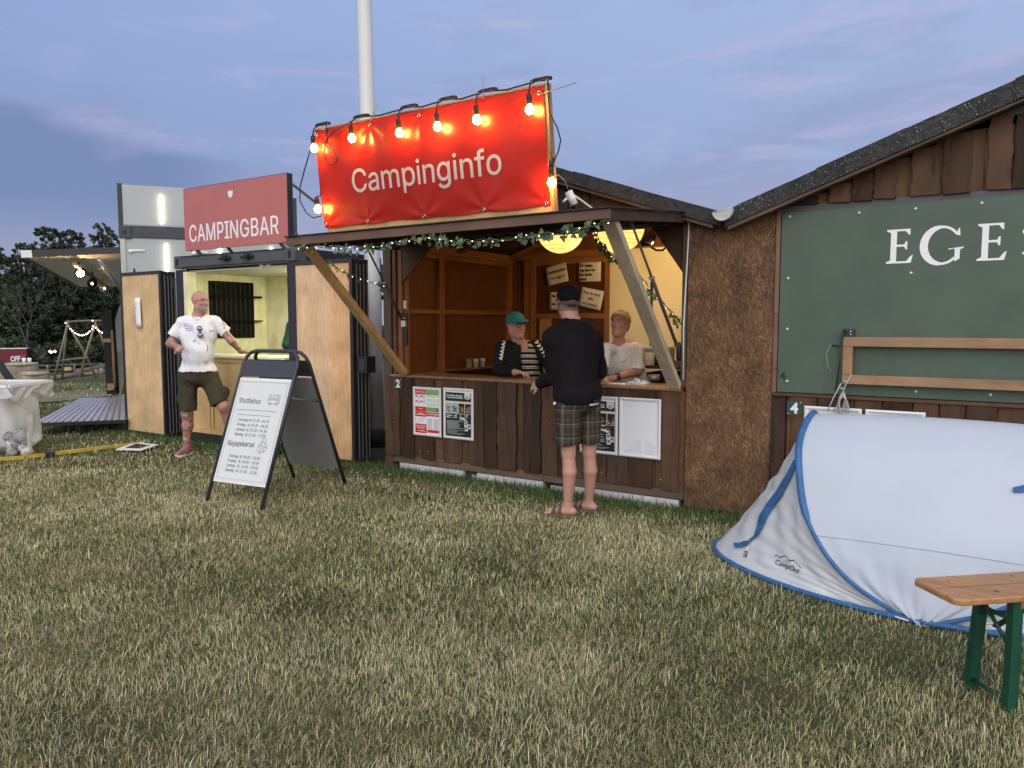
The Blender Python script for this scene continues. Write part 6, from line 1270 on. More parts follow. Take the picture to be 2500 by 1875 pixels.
for i, (d_, k_) in enumerate((('Torsdag', 'Kl. 07.30 – 04.30'), ('Fredag', 'Kl. 07.30 – 04.30'), ('Lørdag', 'Kl. 07.30 – 04.30'), ('Søndag', 'Kl. 07.30 – 13.00'))):
    grot(mb, d_, .033, -.185, .715-.042*i, zt, FM_, .8, 'LEFT', fitw=.105 if i == 0 else .095); grot(mb, k_, .033, -.066, .715-.042*i, zt, FM_, .8, 'LEFT', fitw=.225)
for i, (d_, k_) in enumerate((('Torsdag', 'Kl. 09.00 – 20.00'), ('Fredag', 'Kl. 08.00 – 18.00'), ('Lørdag', 'Kl. 15.00 – 20.00'), ('Søndag', 'Kl. 07.00 – 12.00'))):
    grot(mb, d_, .033, -.185, .400-.040*i, zt, FM_, .8, 'LEFT', fitw=.105 if i == 0 else .095); grot(mb, k_, .033, -.062, .400-.040*i, zt, FM_, .8, 'LEFT', fitw=.225)
text(mb, 'Kører mellem Campingen, byen og havnen hver halve time', .02, -.02, .80, zt, FM_, .8, .0003, 'CENTER', fitw=.44) if False else None
for y, x0, x1 in ((.812, -.235, .215), (.768, -.215, .165)):
    r = random.Random(int(y*1000)); x = x0
    while x < x1: w_ = r.uniform(.012, .04); mb.box(x, min(x+w_, x1), y, y+.0055, zt, zt+.0006, FM_, (2.2, 2.2, 2.2)); x += w_+.006
mb.build('lettering', mat('mid_print', (.12, .125, .14), .6, .3), pan)
mb = MB(); ln = lambda pts, r_=.0022, closed=False: mb.tube([FM_ @ Vector((x, y, zt+.001)) for x, y in pts], r_, 4, closed=closed)
ln([(.095, .885), (.09, .945), (.10, .957), (.20, .960), (.212, .95), (.215, .89), (.205, .882), (.10, .88)], closed=True); ln([(.095, .915), (.20, .918)]); ln([(.11, .95), (.11, .925), (.19, .925), (.19, .95)]); ln([(.196, .955), (.196, .89)]); [ln([(x, .95), (x, .925)], .0015) for x in (.13, .15, .17)]
for x in (.122, .186): ln([(x+.010*math.cos(q), .880+.010*math.sin(q)) for q in [2*PI*k/12 for k in range(12)]], closed=True)
ln([(.115, .475), (.11, .52), (.14, .555), (.185, .545), (.205, .51), (.20, .485), (.165, .465), (.13, .455)], closed=True); ln([(.135, .552), (.15, .585), (.175, .58), (.18, .548)]); ln([(.145, .552), (.14, .46)]); ln([(.175, .547), (.172, .47)]); ln([(.11, .51), (.15, .52), (.20, .505)])
mb.build('line_drawing', mat('light_print', (.42, .43, .45), .6, .3), pan)
mb = MB(); pA = FM_ @ Vector((hw_, .94, 0)); pB = top_c + Matrix.Rotation(th_, 3, 'Z') @ Vector((hw_, .20, -.44)); mb.tube([pA, pA.lerp(pB, .5)+Vector((0, 0, -.006)), pB], .009, 6); pA = FM_ @ Vector((-hw_, .94, 0)); mb.tube([pA, pA+Vector((-.02, .36, 0))], .007, 6); mb.build('spread_strap', mat('strap_grey', (.16, .155, .13), .5, .4, .1), af)
# ------------------------------------------------------------------ pop-up tent
tn = thing('popup_tent', 'white pop-up tent with blue piping standing in front of the closed hut', 'tent', (-.22, 4.85, 0))
CXT, CYT = -.22, 4.85
near = [onY(px, py, y) for px, py, y in ((2240, 1517, 4.10), (2180, 1492, 4.11), (2080, 1425, 4.15), (2010, 1345, 4.20), (1965, 1250, 4.28), (1950, 1130, 4.42), (1957, 1060, 4.58), (1985, 1010, 4.82))]
near[0].z = .01
A0 = near + [Vector((p.x, 2*4.85-p.y, p.z)) for p in near[-2::-1]]
def spl(pts, t):
    n = len(pts)-1; x = t*n; i = min(int(x), n-1); f = x-i; g = lambda k: pts[max(0, min(n, k))]
    a, b, c, d = g(i-1), g(i), g(i+1), g(i+2); return .5*((2*b)+(c-a)*f+(2*a-5*b+4*c-d)*f*f+(3*b-a-3*c+d)*f**3)
def archA(t): return spl(A0, t)
XR = .56
def archB(t): p = archA(t); return Vector((2*CXT-p.x+ .0, p.y, p.z))
def outl(t, s):
    """ground outline of one end: near foot, tip, far foot"""
    q = PI*t; n = 1.75; c = abs(math.sin(q))**(2/n); d = (1 if math.cos(q) > 0 else -1)*abs(math.cos(q))**(2/n)
    return Vector((CXT + s*1.27*c, CYT - .765*d, .015))
def body_pt(u, v):
    a, b = archA(v), archB(v); p = a.lerp(b, u); bul = 4*u*(1-u); z = p.z
    p = p + Vector((0, -.03*bul*math.cos(PI*v), .02*bul*math.sin(PI*v)))
    p.z += -.006*math.exp(-((v-.22)/.004)**2); w_ = max(0, .30-v)
    p.y += .014*math.sin(u*30+v*26+2*math.sin(u*9))*w_*3*math.sin(u*5) + .006*math.sin(u*60-v*35)*w_*3
    return p
def end_pt(u, v, s):
    a = archA(v) if s < 0 else archB(v); b = outl(v, s); p = a.lerp(b, u); bul = 4*u*(1-u)
    sag = -.045*bul; d = Vector((s, -math.cos(PI*v)*.5, .35)).normalized()
    wr = .0045*math.sin(v*95+7*math.sin(u*7))*(1-u)*bul + .006*math.sin(v*60+u*22)*bul*math.exp(-((v-.3)/.25)**2)+.005*math.sin(u*31+v*12)*bul*u+.004*math.sin(u*47-v*80)*bul
    return p + d*(sag+wr)
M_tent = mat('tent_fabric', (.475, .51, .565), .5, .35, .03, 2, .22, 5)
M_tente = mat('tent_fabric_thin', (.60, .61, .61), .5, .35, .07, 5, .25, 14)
M_blue = mat('blue_piping', (.045, .150, .34), .55, .35, .15, 14)
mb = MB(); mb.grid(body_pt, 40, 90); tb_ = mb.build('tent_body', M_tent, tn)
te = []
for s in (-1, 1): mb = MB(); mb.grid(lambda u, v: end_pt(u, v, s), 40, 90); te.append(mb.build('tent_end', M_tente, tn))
mb = MB()
for fn in (archA, archB): mb.tube([fn(k/60)+Vector((0, -.004, .004)) for k in range(61)], [.020 if .27 < k/60 < .73 else (.012 if .04 < k/60 < .96 else .009) for k in range(61)], 8)
mb.build('hoop_sleeve', M_blue, tn)
mb = MB()
for s in (-1, 1): mb.tube([outl(k/80, s)+Vector((0, 0, .012)) for k in range(81)], .015, 8)
mb.build('hem_piping', M_blue, tn)
mb = MB(); mb.tube([body_pt(k/40, .245)+Vector((0, -.002, .001)) for k in range(41)], .002, 5, (.93, .94, .96)); mb.build('seam', M_tent, tn)
mb = MB()
for a, b in (((2185, 1505), (2218, 1516)), ((2235, 1521), (2255, 1521))): mb.tube([P(*a, 3.58), P(*b, 3.56)], .004, 6)
mb.build('pole_joint', M_whitep, tn)
def end_strip(pts, wd, name, m_, off=.006):
    """band lying on the left end surface, pts in photo pixels"""
    B = bvh(te[0]); L_ = []; R_ = []
    for i, (x, y) in enumerate(pts):
        a, b = pts[max(i-1, 0)], pts[min(i+1, len(pts)-1)]; dx, dy = b[0]-a[0], b[1]-a[1]; q = math.hypot(dx, dy); w_ = wd[i] if isinstance(wd, (list, tuple)) else wd
        L_.append((x-dy/q*w_, y+dx/q*w_)); R_.append((x+dy/q*w_, y-dx/q*w_))
    n = len(pts); mb = MB(); decal_mesh(mb, (L_+R_, [(i, i+1, n+i+1, n+i) for i in range(n-1)]), B, off=off); return mb.build(name, m_, tn, thick=.002)
def dens(pts, k=5): return [tuple(Vector(pts[i]).lerp(Vector(pts[i+1]), j/k)) for i in range(len(pts)-1) for j in range(k)]+[tuple(pts[-1])]
end_strip(dens([(1946, 1125), (1932, 1160), (1905, 1205), (1878, 1240), (1862, 1265), (1856, 1290), (1850, 1308), (1838, 1322), (1815, 1332), (1796, 1335)]), [7]*1+[8]*24+[5]*10+[6]*5+[9]*6, 'door_zip_cover', M_blue) if False else None
bandp = dens([(1946, 1125), (1934, 1155), (1908, 1203), (1882, 1238), (1866, 1265), (1858, 1290), (1848, 1310), (1832, 1324), (1812, 1332), (1796, 1333)])
end_strip(bandp, [3+6*math.sin(PI*min(1, i/len(bandp)*1.5))*(i < len(bandp)*.66)+(3 if i > len(bandp)*.8 else 0) for i in range(len(bandp))], 'door_zip_cover', M_blue, .014)
B = bvh(te[0]); mb = MB(); rot = -math.atan2(1392-1372, 1946-1893)
decal_mesh(mb, px_text('Camp', 1891, 1377, 19, rot, .82, .004, 'LEFT'), B); decal_mesh(mb, px_text('Out', 1926, 1391, 19, rot, .82, .004, 'LEFT'), B)
for poly in ([(1892, 1358), (1898, 1355), (1903, 1361), (1910, 1359), (1919, 1357), (1927, 1367), (1935, 1369), (1940, 1368), (1947, 1378), (1957, 1388)], [(1903, 1362), (1912, 1358)], [(1920, 1369), (1928, 1371), (1936, 1367)]):
    pp = dens(poly, 3); n = len(pp); decal_mesh(mb, ([(x, y-.9) for x, y in pp]+[(x, y+.9) for x, y in pp], [(i, i+1, n+i+1, n+i) for i in range(n-1)]), B)
mb.build('printed_logo', M_print, tn)
mb = MB(); decal_mesh(mb, ([(1819, 1345), (1827, 1347), (1823, 1361), (1815, 1359)], [(0, 1, 2, 3)]), B, off=.004); tg_ = mb.build('woven_tag', M_print, tn)
mb = MB(); [decal_mesh(mb, ([(1820-k*1.4, 1348+k*4), (1825-k*1.4, 1349+k*4), (1824.6-k*1.4, 1350.5+k*4), (1819.6-k*1.4, 1349.5+k*4)], [(0, 1, 2, 3)]), B, off=.006) for k in range(3)]; decal_mesh(mb, ([(1825, 1334), (1832, 1332), (1828, 1346), (1822, 1344)], [(0, 1, 2, 3)]), B, off=.004); mb.build('zip_pull', M_whitep, tn)
Bb = bvh(tb_); mb = MB(); decal_mesh(mb, ([(2472, 1193), (2500, 1186), (2560, 1184), (2560, 1202), (2474, 1204)], [(0, 1, 2, 3, 4)]), Bb, off=.012); mb.build('vent_flap', mat('vent_blue', (.03, .09, .30), .5, .3), tn, thick=.004)
# ------------------------------------------------------------------ beer bench
bn = thing('beer_bench', 'folding wooden bench with green steel legs in the lower right corner', 'bench', (.1, 3.45, 0))
bd = Vector((.745, .667, 0)); bnm = Vector((-.667, .745, 0)); bo = G(2337, 1466, .472)
BMx = Matrix(((bd.x, bnm.x, 0, bo.x), (bd.y, bnm.y, 0, bo.y), (0, 0, 1, 0), (0, 0, 0, 1)))
BL = 2.2
mb = MB(); c_ = .022
mb.prism([(c_, 0), (BL-c_, 0), (BL, c_), (BL, .25-c_), (BL-c_, .25), (c_, .25), (0, .25-c_), (0, c_)], .446, .472, BMx); 
M_bench = wood('bench_wood', (.47, .25, .11), (.26, .115, .045), .4, 0, 26, spec=.4)
seat = mb.build('seat', M_bench, bn, bev=.006)
mb = MB(); mb.box(.012, BL-.012, .1235, .1265, .4722, .4727, BMx, (.3, .3, .3)); [mb.lathe([(q_, 0), (q_*.9, .0006)], tuple(BMx @ Vector((kx, ky, .4723))), 10, None, (.35, .3, .28)) for kx, ky, q_ in ((.22, .06, .010), (.62, .19, .013), (.42, .205, .008), (.95, .07, .012), (.12, .19, .007))]; mb.build1('board_joint', M_bench, seat)
mb = MB(); mb.box(.30, .345, .035, .215, .405, .4455, BMx); mb.box(BL-.345, BL-.30, .035, .215, .405, .4455, BMx); mb.build('cross_bearer', M_bench, bn, bev=.003)
M_lg = mat('leg_green', (.010, .075, .042), .35, .5, .15, 20)
for xb, s in ((.30, 1), (BL-.30, -1)):
    for y in (.045, .205):
        mb = MB(); sp_ = -.02 if y < .1 else .02
        mb.bar(BMx @ Vector((xb-.015*s, y, .4445)), BMx @ Vector((xb-.035*s, y+sp_, -.03)), .032, .032, bnm); mb.bar(BMx @ Vector((xb+.001*s, y, .4445)), BMx @ Vector((xb-.018*s, y+sp_, -.03)), .004, .05, bd); mb.build('leg', M_lg, bn)
    mb = MB(); mb.tube([BMx @ Vector((xb-.02*s, .045, .39)), BMx @ Vector((xb-.03*s, .205, .33))], .008, 6); mb.tube([BMx @ Vector((xb-.02*s, .205, .40)), BMx @ Vector((xb-.03*s, .045, .26))], .008, 6); mb.tube([BMx @ Vector((xb-.03*s, .04, .045)), BMx @ Vector((xb-.03*s, .21, .045))], .010, 6)
    mb.bar(BMx @ Vector((xb+.28*s, .125, .44)), BMx @ Vector((xb-.02*s, .125, .30)), .025, .006); mb.tube([BMx @ Vector((xb-.02*s, .045, .36)), BMx @ Vector((xb-.02*s, .205, .36))], .009, 6); mb.build('brace', M_lg, bn)
# ------------------------------------------------------------------ things on the counter and the shelf
def cup(pt, label, r=.034, h=.09):
    t_ = thing('paper_cup', label, 'cup', tuple(pt), 'white paper cups on the shelf'); mb = MB()
    mb.lathe([(r*.75, 0), (r, h), (r*1.06, h+.002), (r*.96, h+.003), (r*.70, .01)], tuple(pt), 18); cp = mb.build('cup_body', M_whitep, t_)
    mb = MB(); q = Vector(pt); d = (CAM-q); d.z = 0; d.normalize(); sd_ = Vector((-d.y, d.x, 0)); mb.quad(q+d*(r*.94)+sd_*.010+Vector((0, 0, .02)), q+d*(r*.94)-sd_*.002+Vector((0, 0, .02)), q+d*(r*1.03)-sd_*.002+Vector((0, 0, .065)), q+d*(r*1.03)+sd_*.010+Vector((0, 0, .065)), (1, 1, 1)); mb.build('printed_mark', M_printg, cp)
zs = .9905
q = onX(1162, 898, -4.98); cup((q.x, q.y, zs), 'left paper cup on the inner wall shelf'); q = onX(1178, 896, -5.0); cup((q.x, q.y+.0, zs), 'right paper cup on the inner wall shelf beside its twin')
q = onX(1148, 900, -5.0); bk = thing('napkin_stack', 'brown stack of napkins beside the two paper cups', 'napkins', (q.x, q.y, zs)); mb = MB()
for k in range(7): mb.box(q.x-.03, q.x+.03, q.y-.012*1+.004*k-.02, q.y-.0085+.004*k-.02, zs, zs+.10-.003*k, None, rtint(.8, 1.3))
mb.build('napkins', mat('napkin_brown', (.26, .20, .12), .8, .2, .1), bk)
zc_ = .9855
def onC(px, py): g = G(px, py, zc_); return g
q = onC(1597, 928); q.y = max(q.y, 5.70)
tp = thing('tape_roll', 'silver tape roll lying on the counter at the right', 'tape', tuple(q)); mb = MB(); mb.lathe([(.052, 0), (.052, .048), (.038, .049), (.036, .0), (.05, -.0)][:4], (q.x, q.y, zc_+.001), 28); mb.build('roll', mat('duct_silver', (.42, .42, .43), .3, .5, .1, metal=.5), tp)
q = onC(1638, 925); q.y = 5.76; q.z = zc_
nb = thing('plastic_packet', 'crumpled clear packet of wet wipes at the right counter end', 'packet', tuple(q)); mb = MB()
mb.grid(lambda u, v: q+Vector(((u-.5)*.17, (v-.5)*.13, .012+.045*math.sin(PI*u)**.6*math.sin(PI*v)**.6*(.7+.3*math.sin(u*11+v*7))+.004*math.sin(u*40+v*23))), 24, 16); mb.box(q.x-.085, q.x+.085, q.y-.067, q.y+.065, q.z+.001, q.z+.012); mb.build('packet_film', mat('packet_white', (.62, .66, .68), .3, .6, .2, 20), nb)
bkq = Vector((-2.62, 7.0, 1.0)); bx_ = P(1585, 880, 7.2)
shf = thing('side_table', 'dark side table against the white wall behind the counter', 'table', (bx_.x, bx_.y, 0)); mb = MB(); tz = P(1600, 890, 7.1).z
mb.box(-2.95, -2.08, 6.55, 7.6, tz-.03, tz); mb.build('table_top', M_dark, shf); mb = MB(); [mb.box(x, x+.05, y, y+.05, .08, tz-.03) for x in (-2.93, -2.14) for y in (6.57, 7.5)]; mb.box(-2.9, -2.3, 7.0, 7.4, .5, tz-.1); mb.build('table_leg', M_dark, shf)
q = P(1584, 886, 7.1); q.z = tz+.001; st_ = thing('storage_box', 'clear plastic storage box with lid on the side table', 'box', tuple(q)); q2 = P(1585, 880, 7.45); mb = MB(); mb.box(q2.x-.22, q2.x+.22, q2.y-.12, q2.y+.12, tz+.001, tz+.145); mb.build('box_body', mat('clear_box', (.45, .42, .33), .2, .6, .1, 4, trans=.25), st_); mb = MB(); mb.box(q2.x-.235, q2.x+.235, q2.y-.135, q2.y+.135, tz+.146, tz+.165); mb.build('lid', M_whitep, st_)
def mug(pt, label, r, h, handle=True):
    t_ = thing('mug', label, 'mug', tuple(pt)); mb = MB(); mb.lathe([(r*.9, 0), (r, .01), (r, h), (r*.9, h), (r*.88, .02)], tuple(pt), 20); b_ = mb.build('mug_body', mat('mug_cream', (.66, .62, .5), .3, .5, .03), t_)
    if handle: mb = MB(); d = Vector((CY, SY, 0)); p = Vector(pt); mb.tube([p-d*(r*.95)+Vector((0, 0, h*.8)), p-d*(r*1.6)+Vector((0, 0, h*.75)), p-d*(r*1.7)+Vector((0, 0, h*.4)), p-d*(r*.95)+Vector((0, 0, h*.18))], .006, 6); mb.build('handle', MATS['mug_cream'], t_)
q = P(1586, 888, 6.95); q.z = tz+.001; mug(q, 'tall cream jug with a curved handle behind the blonde person', .045, .12)
q = P(1600, 886, 7.05); q.z = tz+.001; bb = thing('thermos', 'short black flask with a knob lid beside the cream jug', 'flask', tuple(q)); mb = MB(); mb.lathe([(.03, 0), (.034, .02), (.034, .09), (.022, .12), (.02, .145), (.024, .15), (.018, .165)], tuple(q), 16); mb.build('flask_body', M_cable, bb)
# papers lying on the counter
q = onC(1530, 932); q.y = 5.72; pl = MB(); pl.box(q.x-.15, q.x+.12, q.y-.06, q.y+.10, zc_+.001, zc_+.004); tag(pl.build('paper_sheet', M_paper, None, (q.x, q.y, zc_)), 'pale paper sheet on the counter beside the blonde person', 'paper')
# ------------------------------------------------------------------ left middle ground
# white marquee behind the tall container
mq = thing('marquee', 'white scalloped marquee cloth hanging behind the tall container', 'marquee', G(300, 972))
M_mq = mat('marquee_cloth', (.86, .85, .82), .6, .3, .03, 3)
mb = MB(); A, Bq = P(306, 706, 14), P(262, 836, 13.6); C2 = P(420, 700, 15.5); D2 = P(420, 838, 15.1)
mb.grid(lambda u, v: (A.lerp(Bq, v)).lerp(C2.lerp(D2, v), u)+Vector((0, 0, .012*math.sin(u*60)*v)), 60, 12)
mb.grid(lambda u, v: Bq.lerp(D2, u)+Vector((0, 0, .03*math.sin(u*60)*v-v*.17*(1+.22*abs(math.sin(u*30)))*1.0+.05)), 120, 4); mb.build('marquee_roof', M_mq, mq)
mb = MB(); Wt, Wb = P(274, 846, 13.9), G(268, 968); Wt2, Wb2 = P(430, 840, 15.4), G(430, 960)
mb.grid(lambda u, v: Wt.lerp(Wb, v).lerp(Wt2.lerp(Wb2, v), u)+Vector((.045*math.sin(u*55), .045*math.cos(u*48), 0))*(.5+.8*v)+Vector((-.10*max(0, v-.8)*5*.5, 0, .02)), 110, 16); mb.build('marquee_wall', M_mq, mq)
# dark rolled stage panel with timber battens
sl = thing('dark_panel', 'upright black panel with two pale timber battens beside the marquee', 'panel', G(265, 962))
mb = MB(); a, b = P(264, 762, 13.0), P(276, 962, 13.0); mb.bar(a, b, .17, .10, FW); mb.build('panel_sheet', mat('black_sheet', (.022, .020, .020), .8, .2, .1, 5), sl)
mb = MB(); mb.bar(P(254, 831, 12.93), P(273, 831, 12.93), .04, .065); mb.bar(P(264, 941, 12.93), P(281, 941, 12.93), .05, .07); mb.bar(P(264, 950, 12.93), P(279, 949, 12.93), .05, .04); mb.build('timber_batten', M_rail, sl)
mb = MB(); mb.tube([P(274, 806, 12.95), P(281, 945, 12.95)], .025, 8, (.8, .8, .8)); mb.build('timber_post', M_rail, sl)
# log tripod with light chain
def logs(t_, segs, r=.060, n='log'):
    for (a, b) in segs:
        mb = MB(); a, b = P(*a), P(*b); mid = a.lerp(b, .5)+Vector((random.uniform(-.05, .05),)*3); mb.tube([a, mid, b], [r*.8, r, r*1.15], 8, rtint(.8, 1.25)); mb.build(n, M_log, t_)
D1, D2_ = 39.6, 41
lf_ = thing('log_trestle', 'tall frame of lashed tree trunks with a small light chain in the meadow', 'log frame', GT(190, 932))
logs(lf_, [((167, 782, D1), (130, 936, D1)), ((164, 785, 40.9), (151, 927, 41.6)), ((166, 792, 40.6), (236, 923, 41.2)), ((234, 785, 40.9), (195, 921, 40.9)), ((232, 787, 41.2), (256, 850, 41.6)), ((256, 850, 41.6), (270, 905, 41.8))])
logs(lf_, [((158, 786, 40.2), (262, 783, 41.2)), ((136, 882, 39.9), (216, 874, 40.8))], .055)
mb = MB(); chain = [(160, 788), (166, 796), (172, 803), (177, 808), (183, 813), (189, 816), (194, 818), (200, 819), (205, 818), (211, 816), (215, 813), (219, 809), (225, 804), (227, 797), (226, 783), (234, 800), (239, 805), (243, 809), (249, 812), (254, 813)]
for x, y in chain: mb.ball(tuple(P(x, y, 40.6)), .040, n=8)
mb.build('light_chain', mat('lit_chain', (1, .9, .7), .3, .5, 0, emit=(1, .85, .62), es=4), lf_)
for lab, segs in (('long log lying low behind the log trestle', [((118, 925, 47), (200, 913, 50))]), ('upper log rail resting over the far end of the long log', [((185, 908, 50), (262, 893, 52)), ((190, 917, 50), (262, 906, 52)), ((247, 898, 51), (249, 915, 51)), ((236, 902, 51), (237, 916, 51))])):
    t_ = thing('fallen_log', lab, 'log', P(*segs[0][0])); logs(t_, segs, .16)
for lab, g, w_, h_ in (('wide sawn stump table with two white cups on top in the meadow', GT(56, 938), .52, .78), ('lower stump seat at the right foot of the stump table', GT(88, 948), .34, .42)):
    t_ = thing('stump', lab, 'stump', tuple(g)); mb = MB()
    mb.lathe([(w_*(1+.1*math.sin(k)), z*h_) for k, z in enumerate((-.1, .3, .8, .97))]+[(w_*.97, h_*1.0)], (g.x, g.y, g.z), 14, None, (1.3, 1.3, 1.2))
    for i in range(len(mb.v)): v = mb.v[i]; a_ = math.atan2(v[1]-g.y, v[0]-g.x); f_ = 1+.10*math.sin(3*a_)+.07*math.sin(7*a_); mb.v[i] = (g.x+(v[0]-g.x)*f_, g.y+(v[1]-g.y)*f_, v[2])
    mb.build('stump_bark', M_log, t_); mb = MB(); mb.lathe([(w_*1.08, 0), (w_*1.10, .05), (w_*1.04, .09)], (g.x, g.y, g.z+h_*.99), 16, None, (1, 1, 1)); mb.build('sawn_top', mat('sawn_wood', (.42, .38, .30), .8, .2, .15, 9), t_)
gs_ = GT(62, 938)
for k in (0, 1): c = gs_ + Vector((CY, SY, 0))*(.0+.22*k)+Vector((0, 0, .78+.085)); mb = MB(); mb.lathe([(.06, 0), (.075, .19)], tuple(c), 10); tag(mb.build('plastic_cup', M_whitep, None, tuple(c)), ('left' if k == 0 else 'right')+' of the two white cups standing on the stump table', 'cup')
# fence
fc = thing('meadow_fence', 'low grey post and rail fence in front of the dark trees', 'fence', P(115, 912, 69))
M_fen = wood('fence_grey', (.17, .165, .14), (.09, .085, .07), .9, 2, 6)
FP = [P(x, 893, d) for x, d in ((-260, 72), (-160, 71), (-60, 70), (30, 69.5), (116, 69), (181, 71), (245, 73), (310, 75), (400, 78), (500, 82), (600, 86), (720, 91))]
for p in FP:
    g0 = float(gz(np.array(p.x), np.array(p.y))); mb = MB(); mb.tube([(p.x, p.y, g0-.1), (p.x, p.y, g0+.95)], .10, 8); mb.build('post', M_fen, fc)
    p.z = g0
for h in (.42, .84):
    mb = MB()
    for a, b in zip(FP[:-1], FP[1:]): mb.bar(a+Vector((0, 0, h)), b+Vector((0, 0, h)), .05, .11)
    mb.build1('rail', M_fen, fc)
mb = MB(); mb.bar(P(154, 901, 66), P(174, 900, 66), .06, .30); tag(mb.build('plank_sign', M_pineX, None, P(164, 901, 66)), 'short pale plank fixed in front of the fence behind the log trestle', 'plank')
# red trailer
tr = thing('red_trailer', 'dark red box trailer with white letters OFF parked by the fence', 'trailer', P(0, 910, 72))
t0, t1 = P(-150, 905, 68), P(67, 905, 71); dt = (t1-t0); dt.z = 0; TM = face((t0.x, t0.y, .0), math.atan2(dt.y, dt.x)); tl_ = dt.length; zt_, zb_ = P(60, 851, 70.8).z, P(60, 908, 70.8).z
mb = MB(); mb.box(0, tl_, zb_, zt_, -2.4, 0, TM); mb.build('trailer_box', mat('wine_paint', (.15, .012, .022), .4, .4, .1, 3), tr, bev=.03)
mb = MB(); mb.box(-.02, tl_+.02, zt_-.02, zt_+.02, -2.22, .02, TM); mb.build('roof_edge', M_whitep, tr)
zg_ = float(gz(np.array(t1.x), np.array(t1.y)))
for x in (tl_*.35, tl_*.55):
    mb = MB(); mb.tube([TM @ Vector((x, zg_+.3, .02)), TM @ Vector((x, zg_+.3, -.16))], .33, 18); wl_ = mb.build('wheel', M_cable, tr); mb = MB(); mb.tube([TM @ Vector((x, zg_+.3, .03)), TM @ Vector((x, zg_+.3, .0))], .18, 14); mb.build('rim', M_alu, wl_)
mb = MB(); text(mb, 'OFF', .72, tl_-1.32, zt_-1.22, .012, TM, .62, .018, 'LEFT'); mb.build('lettering', M_printw, tr)
mb = MB(); [mb.box(tl_-.62, tl_-.62+w_, zt_-.74-.15*k, zt_-.66-.15*k, .004, .008, TM) for k, w_ in enumerate((.5, .44, .32))]; mb.build('small_print', mat('wine_print', (.30, .12, .13), .5, .3), tr)
# dark leaning pole
mb = MB(); mb.bar(P(-30, 846, 11.0), P(32, 938, 10.6), .09, .05); mb.bar(P(-6, 886, 10.98), P(0, 893, 10.95), .02, .02); tag(mb.build('leaning_pole', M_steel, None, P(30, 936, 10.6)), 'dark square pole leaning behind the rubbish bag', 'pole')
mb = MB(); mb.bar(P(-24, 884, 10.9), P(15, 940, 10.5), .05, .04, col=(1.6, 1.5, 1.4)); tag(mb.build('leaning_batten', M_log, None, P(12, 935, 10.5)), 'thin brown batten leaning beside the dark pole', 'batten')
# rubbish bag stand
rb_ = thing('rubbish_bag', 'translucent white rubbish bag hung on a frame at the left edge', 'rubbish bag', G(20, 1112))
ctr = G(-8, 1108); ctr = Vector((ctr.x, ctr.y, 0)); M_bag = mat('bag_film', (.62, .61, .60), .4, .5, .10, 5, .3, 9, alpha=.80)
RTv = Vector((CY, SY, 0)); AWv = Vector((-SY, CY, 0)); HBg = .80
def bag(u, v):
    a = 2*PI*u; c4, s4 = math.cos(a), math.sin(a); n_ = 5; k = (abs(c4)**n_+abs(s4)**n_)**(-1/n_)
    h = v*HBg; w_ = .385*(1-.0*v)+.03*math.sin(v*5)-.10*(1-v)**2
    sg_ = 1+.035*math.sin(a*9+v*6)*(.3+(1-v))+.03*math.sin(a*4-v*9)
    tap = max(.001, min(1, v*7))**.4
    p = ctr+RTv*(k*c4*w_*1.05*sg_*tap)+AWv*(k*s4*w_*.85*sg_*tap); p.z = .015+h; p += RTv*.08*math.exp(-((v-.08)/.12)**2)*max(0, c4)*(1+.5*math.sin(a*5)); return p
mb = MB(); mb.grid(bag, 80, 40); mb.build('bag', M_bag, rb_)
mb = MB(); ring = [ctr+RTv*(x*.43)+AWv*(y*.38)+Vector((0, 0, HBg+.01)) for x, y in ((-1, -1), (1, -1), (1, 1), (-1, 1))]
for i in range(4): mb.bar(ring[i], ring[(i+1) % 4], .05, .03)
mb.build('bag_rim', M_whitep, rb_)
mb = MB()
mb.grid(lambda u, v: ctr+RTv*(-.43+u*.86+.08*v*(u > .9))+AWv*(-.40-.006*math.sin(u*30+v*4)-.01*v)+Vector((0, 0, HBg-.01-v*(.10+.05*math.sin(u*7)+.04*math.sin(u*17)))), 60, 8); mb.grid(lambda u, v: ctr+RTv*(.452+.012*math.sin(v*6+u*20))+AWv*(-.38+u*.76)+Vector((0, 0, HBg-.01-v*(.12+.05*math.sin(u*9)))), 40, 8); mb.build('bag_cuff', M_bag, rb_)
mb = MB(); r = random.Random(4)
mb.grid(lambda u, v: P(66+14*u, 1090-78*v, 8.02-.1*u), 6, 8, (.80, .74, .66))
for k in range(9):
    c = P(r.uniform(0, 60), r.uniform(1065, 1105), 8.06); c.z = max(c.z, .05); k0 = len(mb.v); mb.ball(tuple(c+AWv*.05), r.uniform(.04, .08), r.choice(((1.1, 1.1, 1.1), (.55, .57, .6), (.9, .8, .6), (.35, .35, .38))), 9); mb.v[k0:] = [(q[0]+r.uniform(-.014, .014), q[1]+r.uniform(-.014, .014), q[2]+r.uniform(-.014, .014)) for q in mb.v[k0:]]
mb.build('rubbish', mat('rubbish_mix', (.60, .58, .54), .6, .4, .2, 8), rb_)
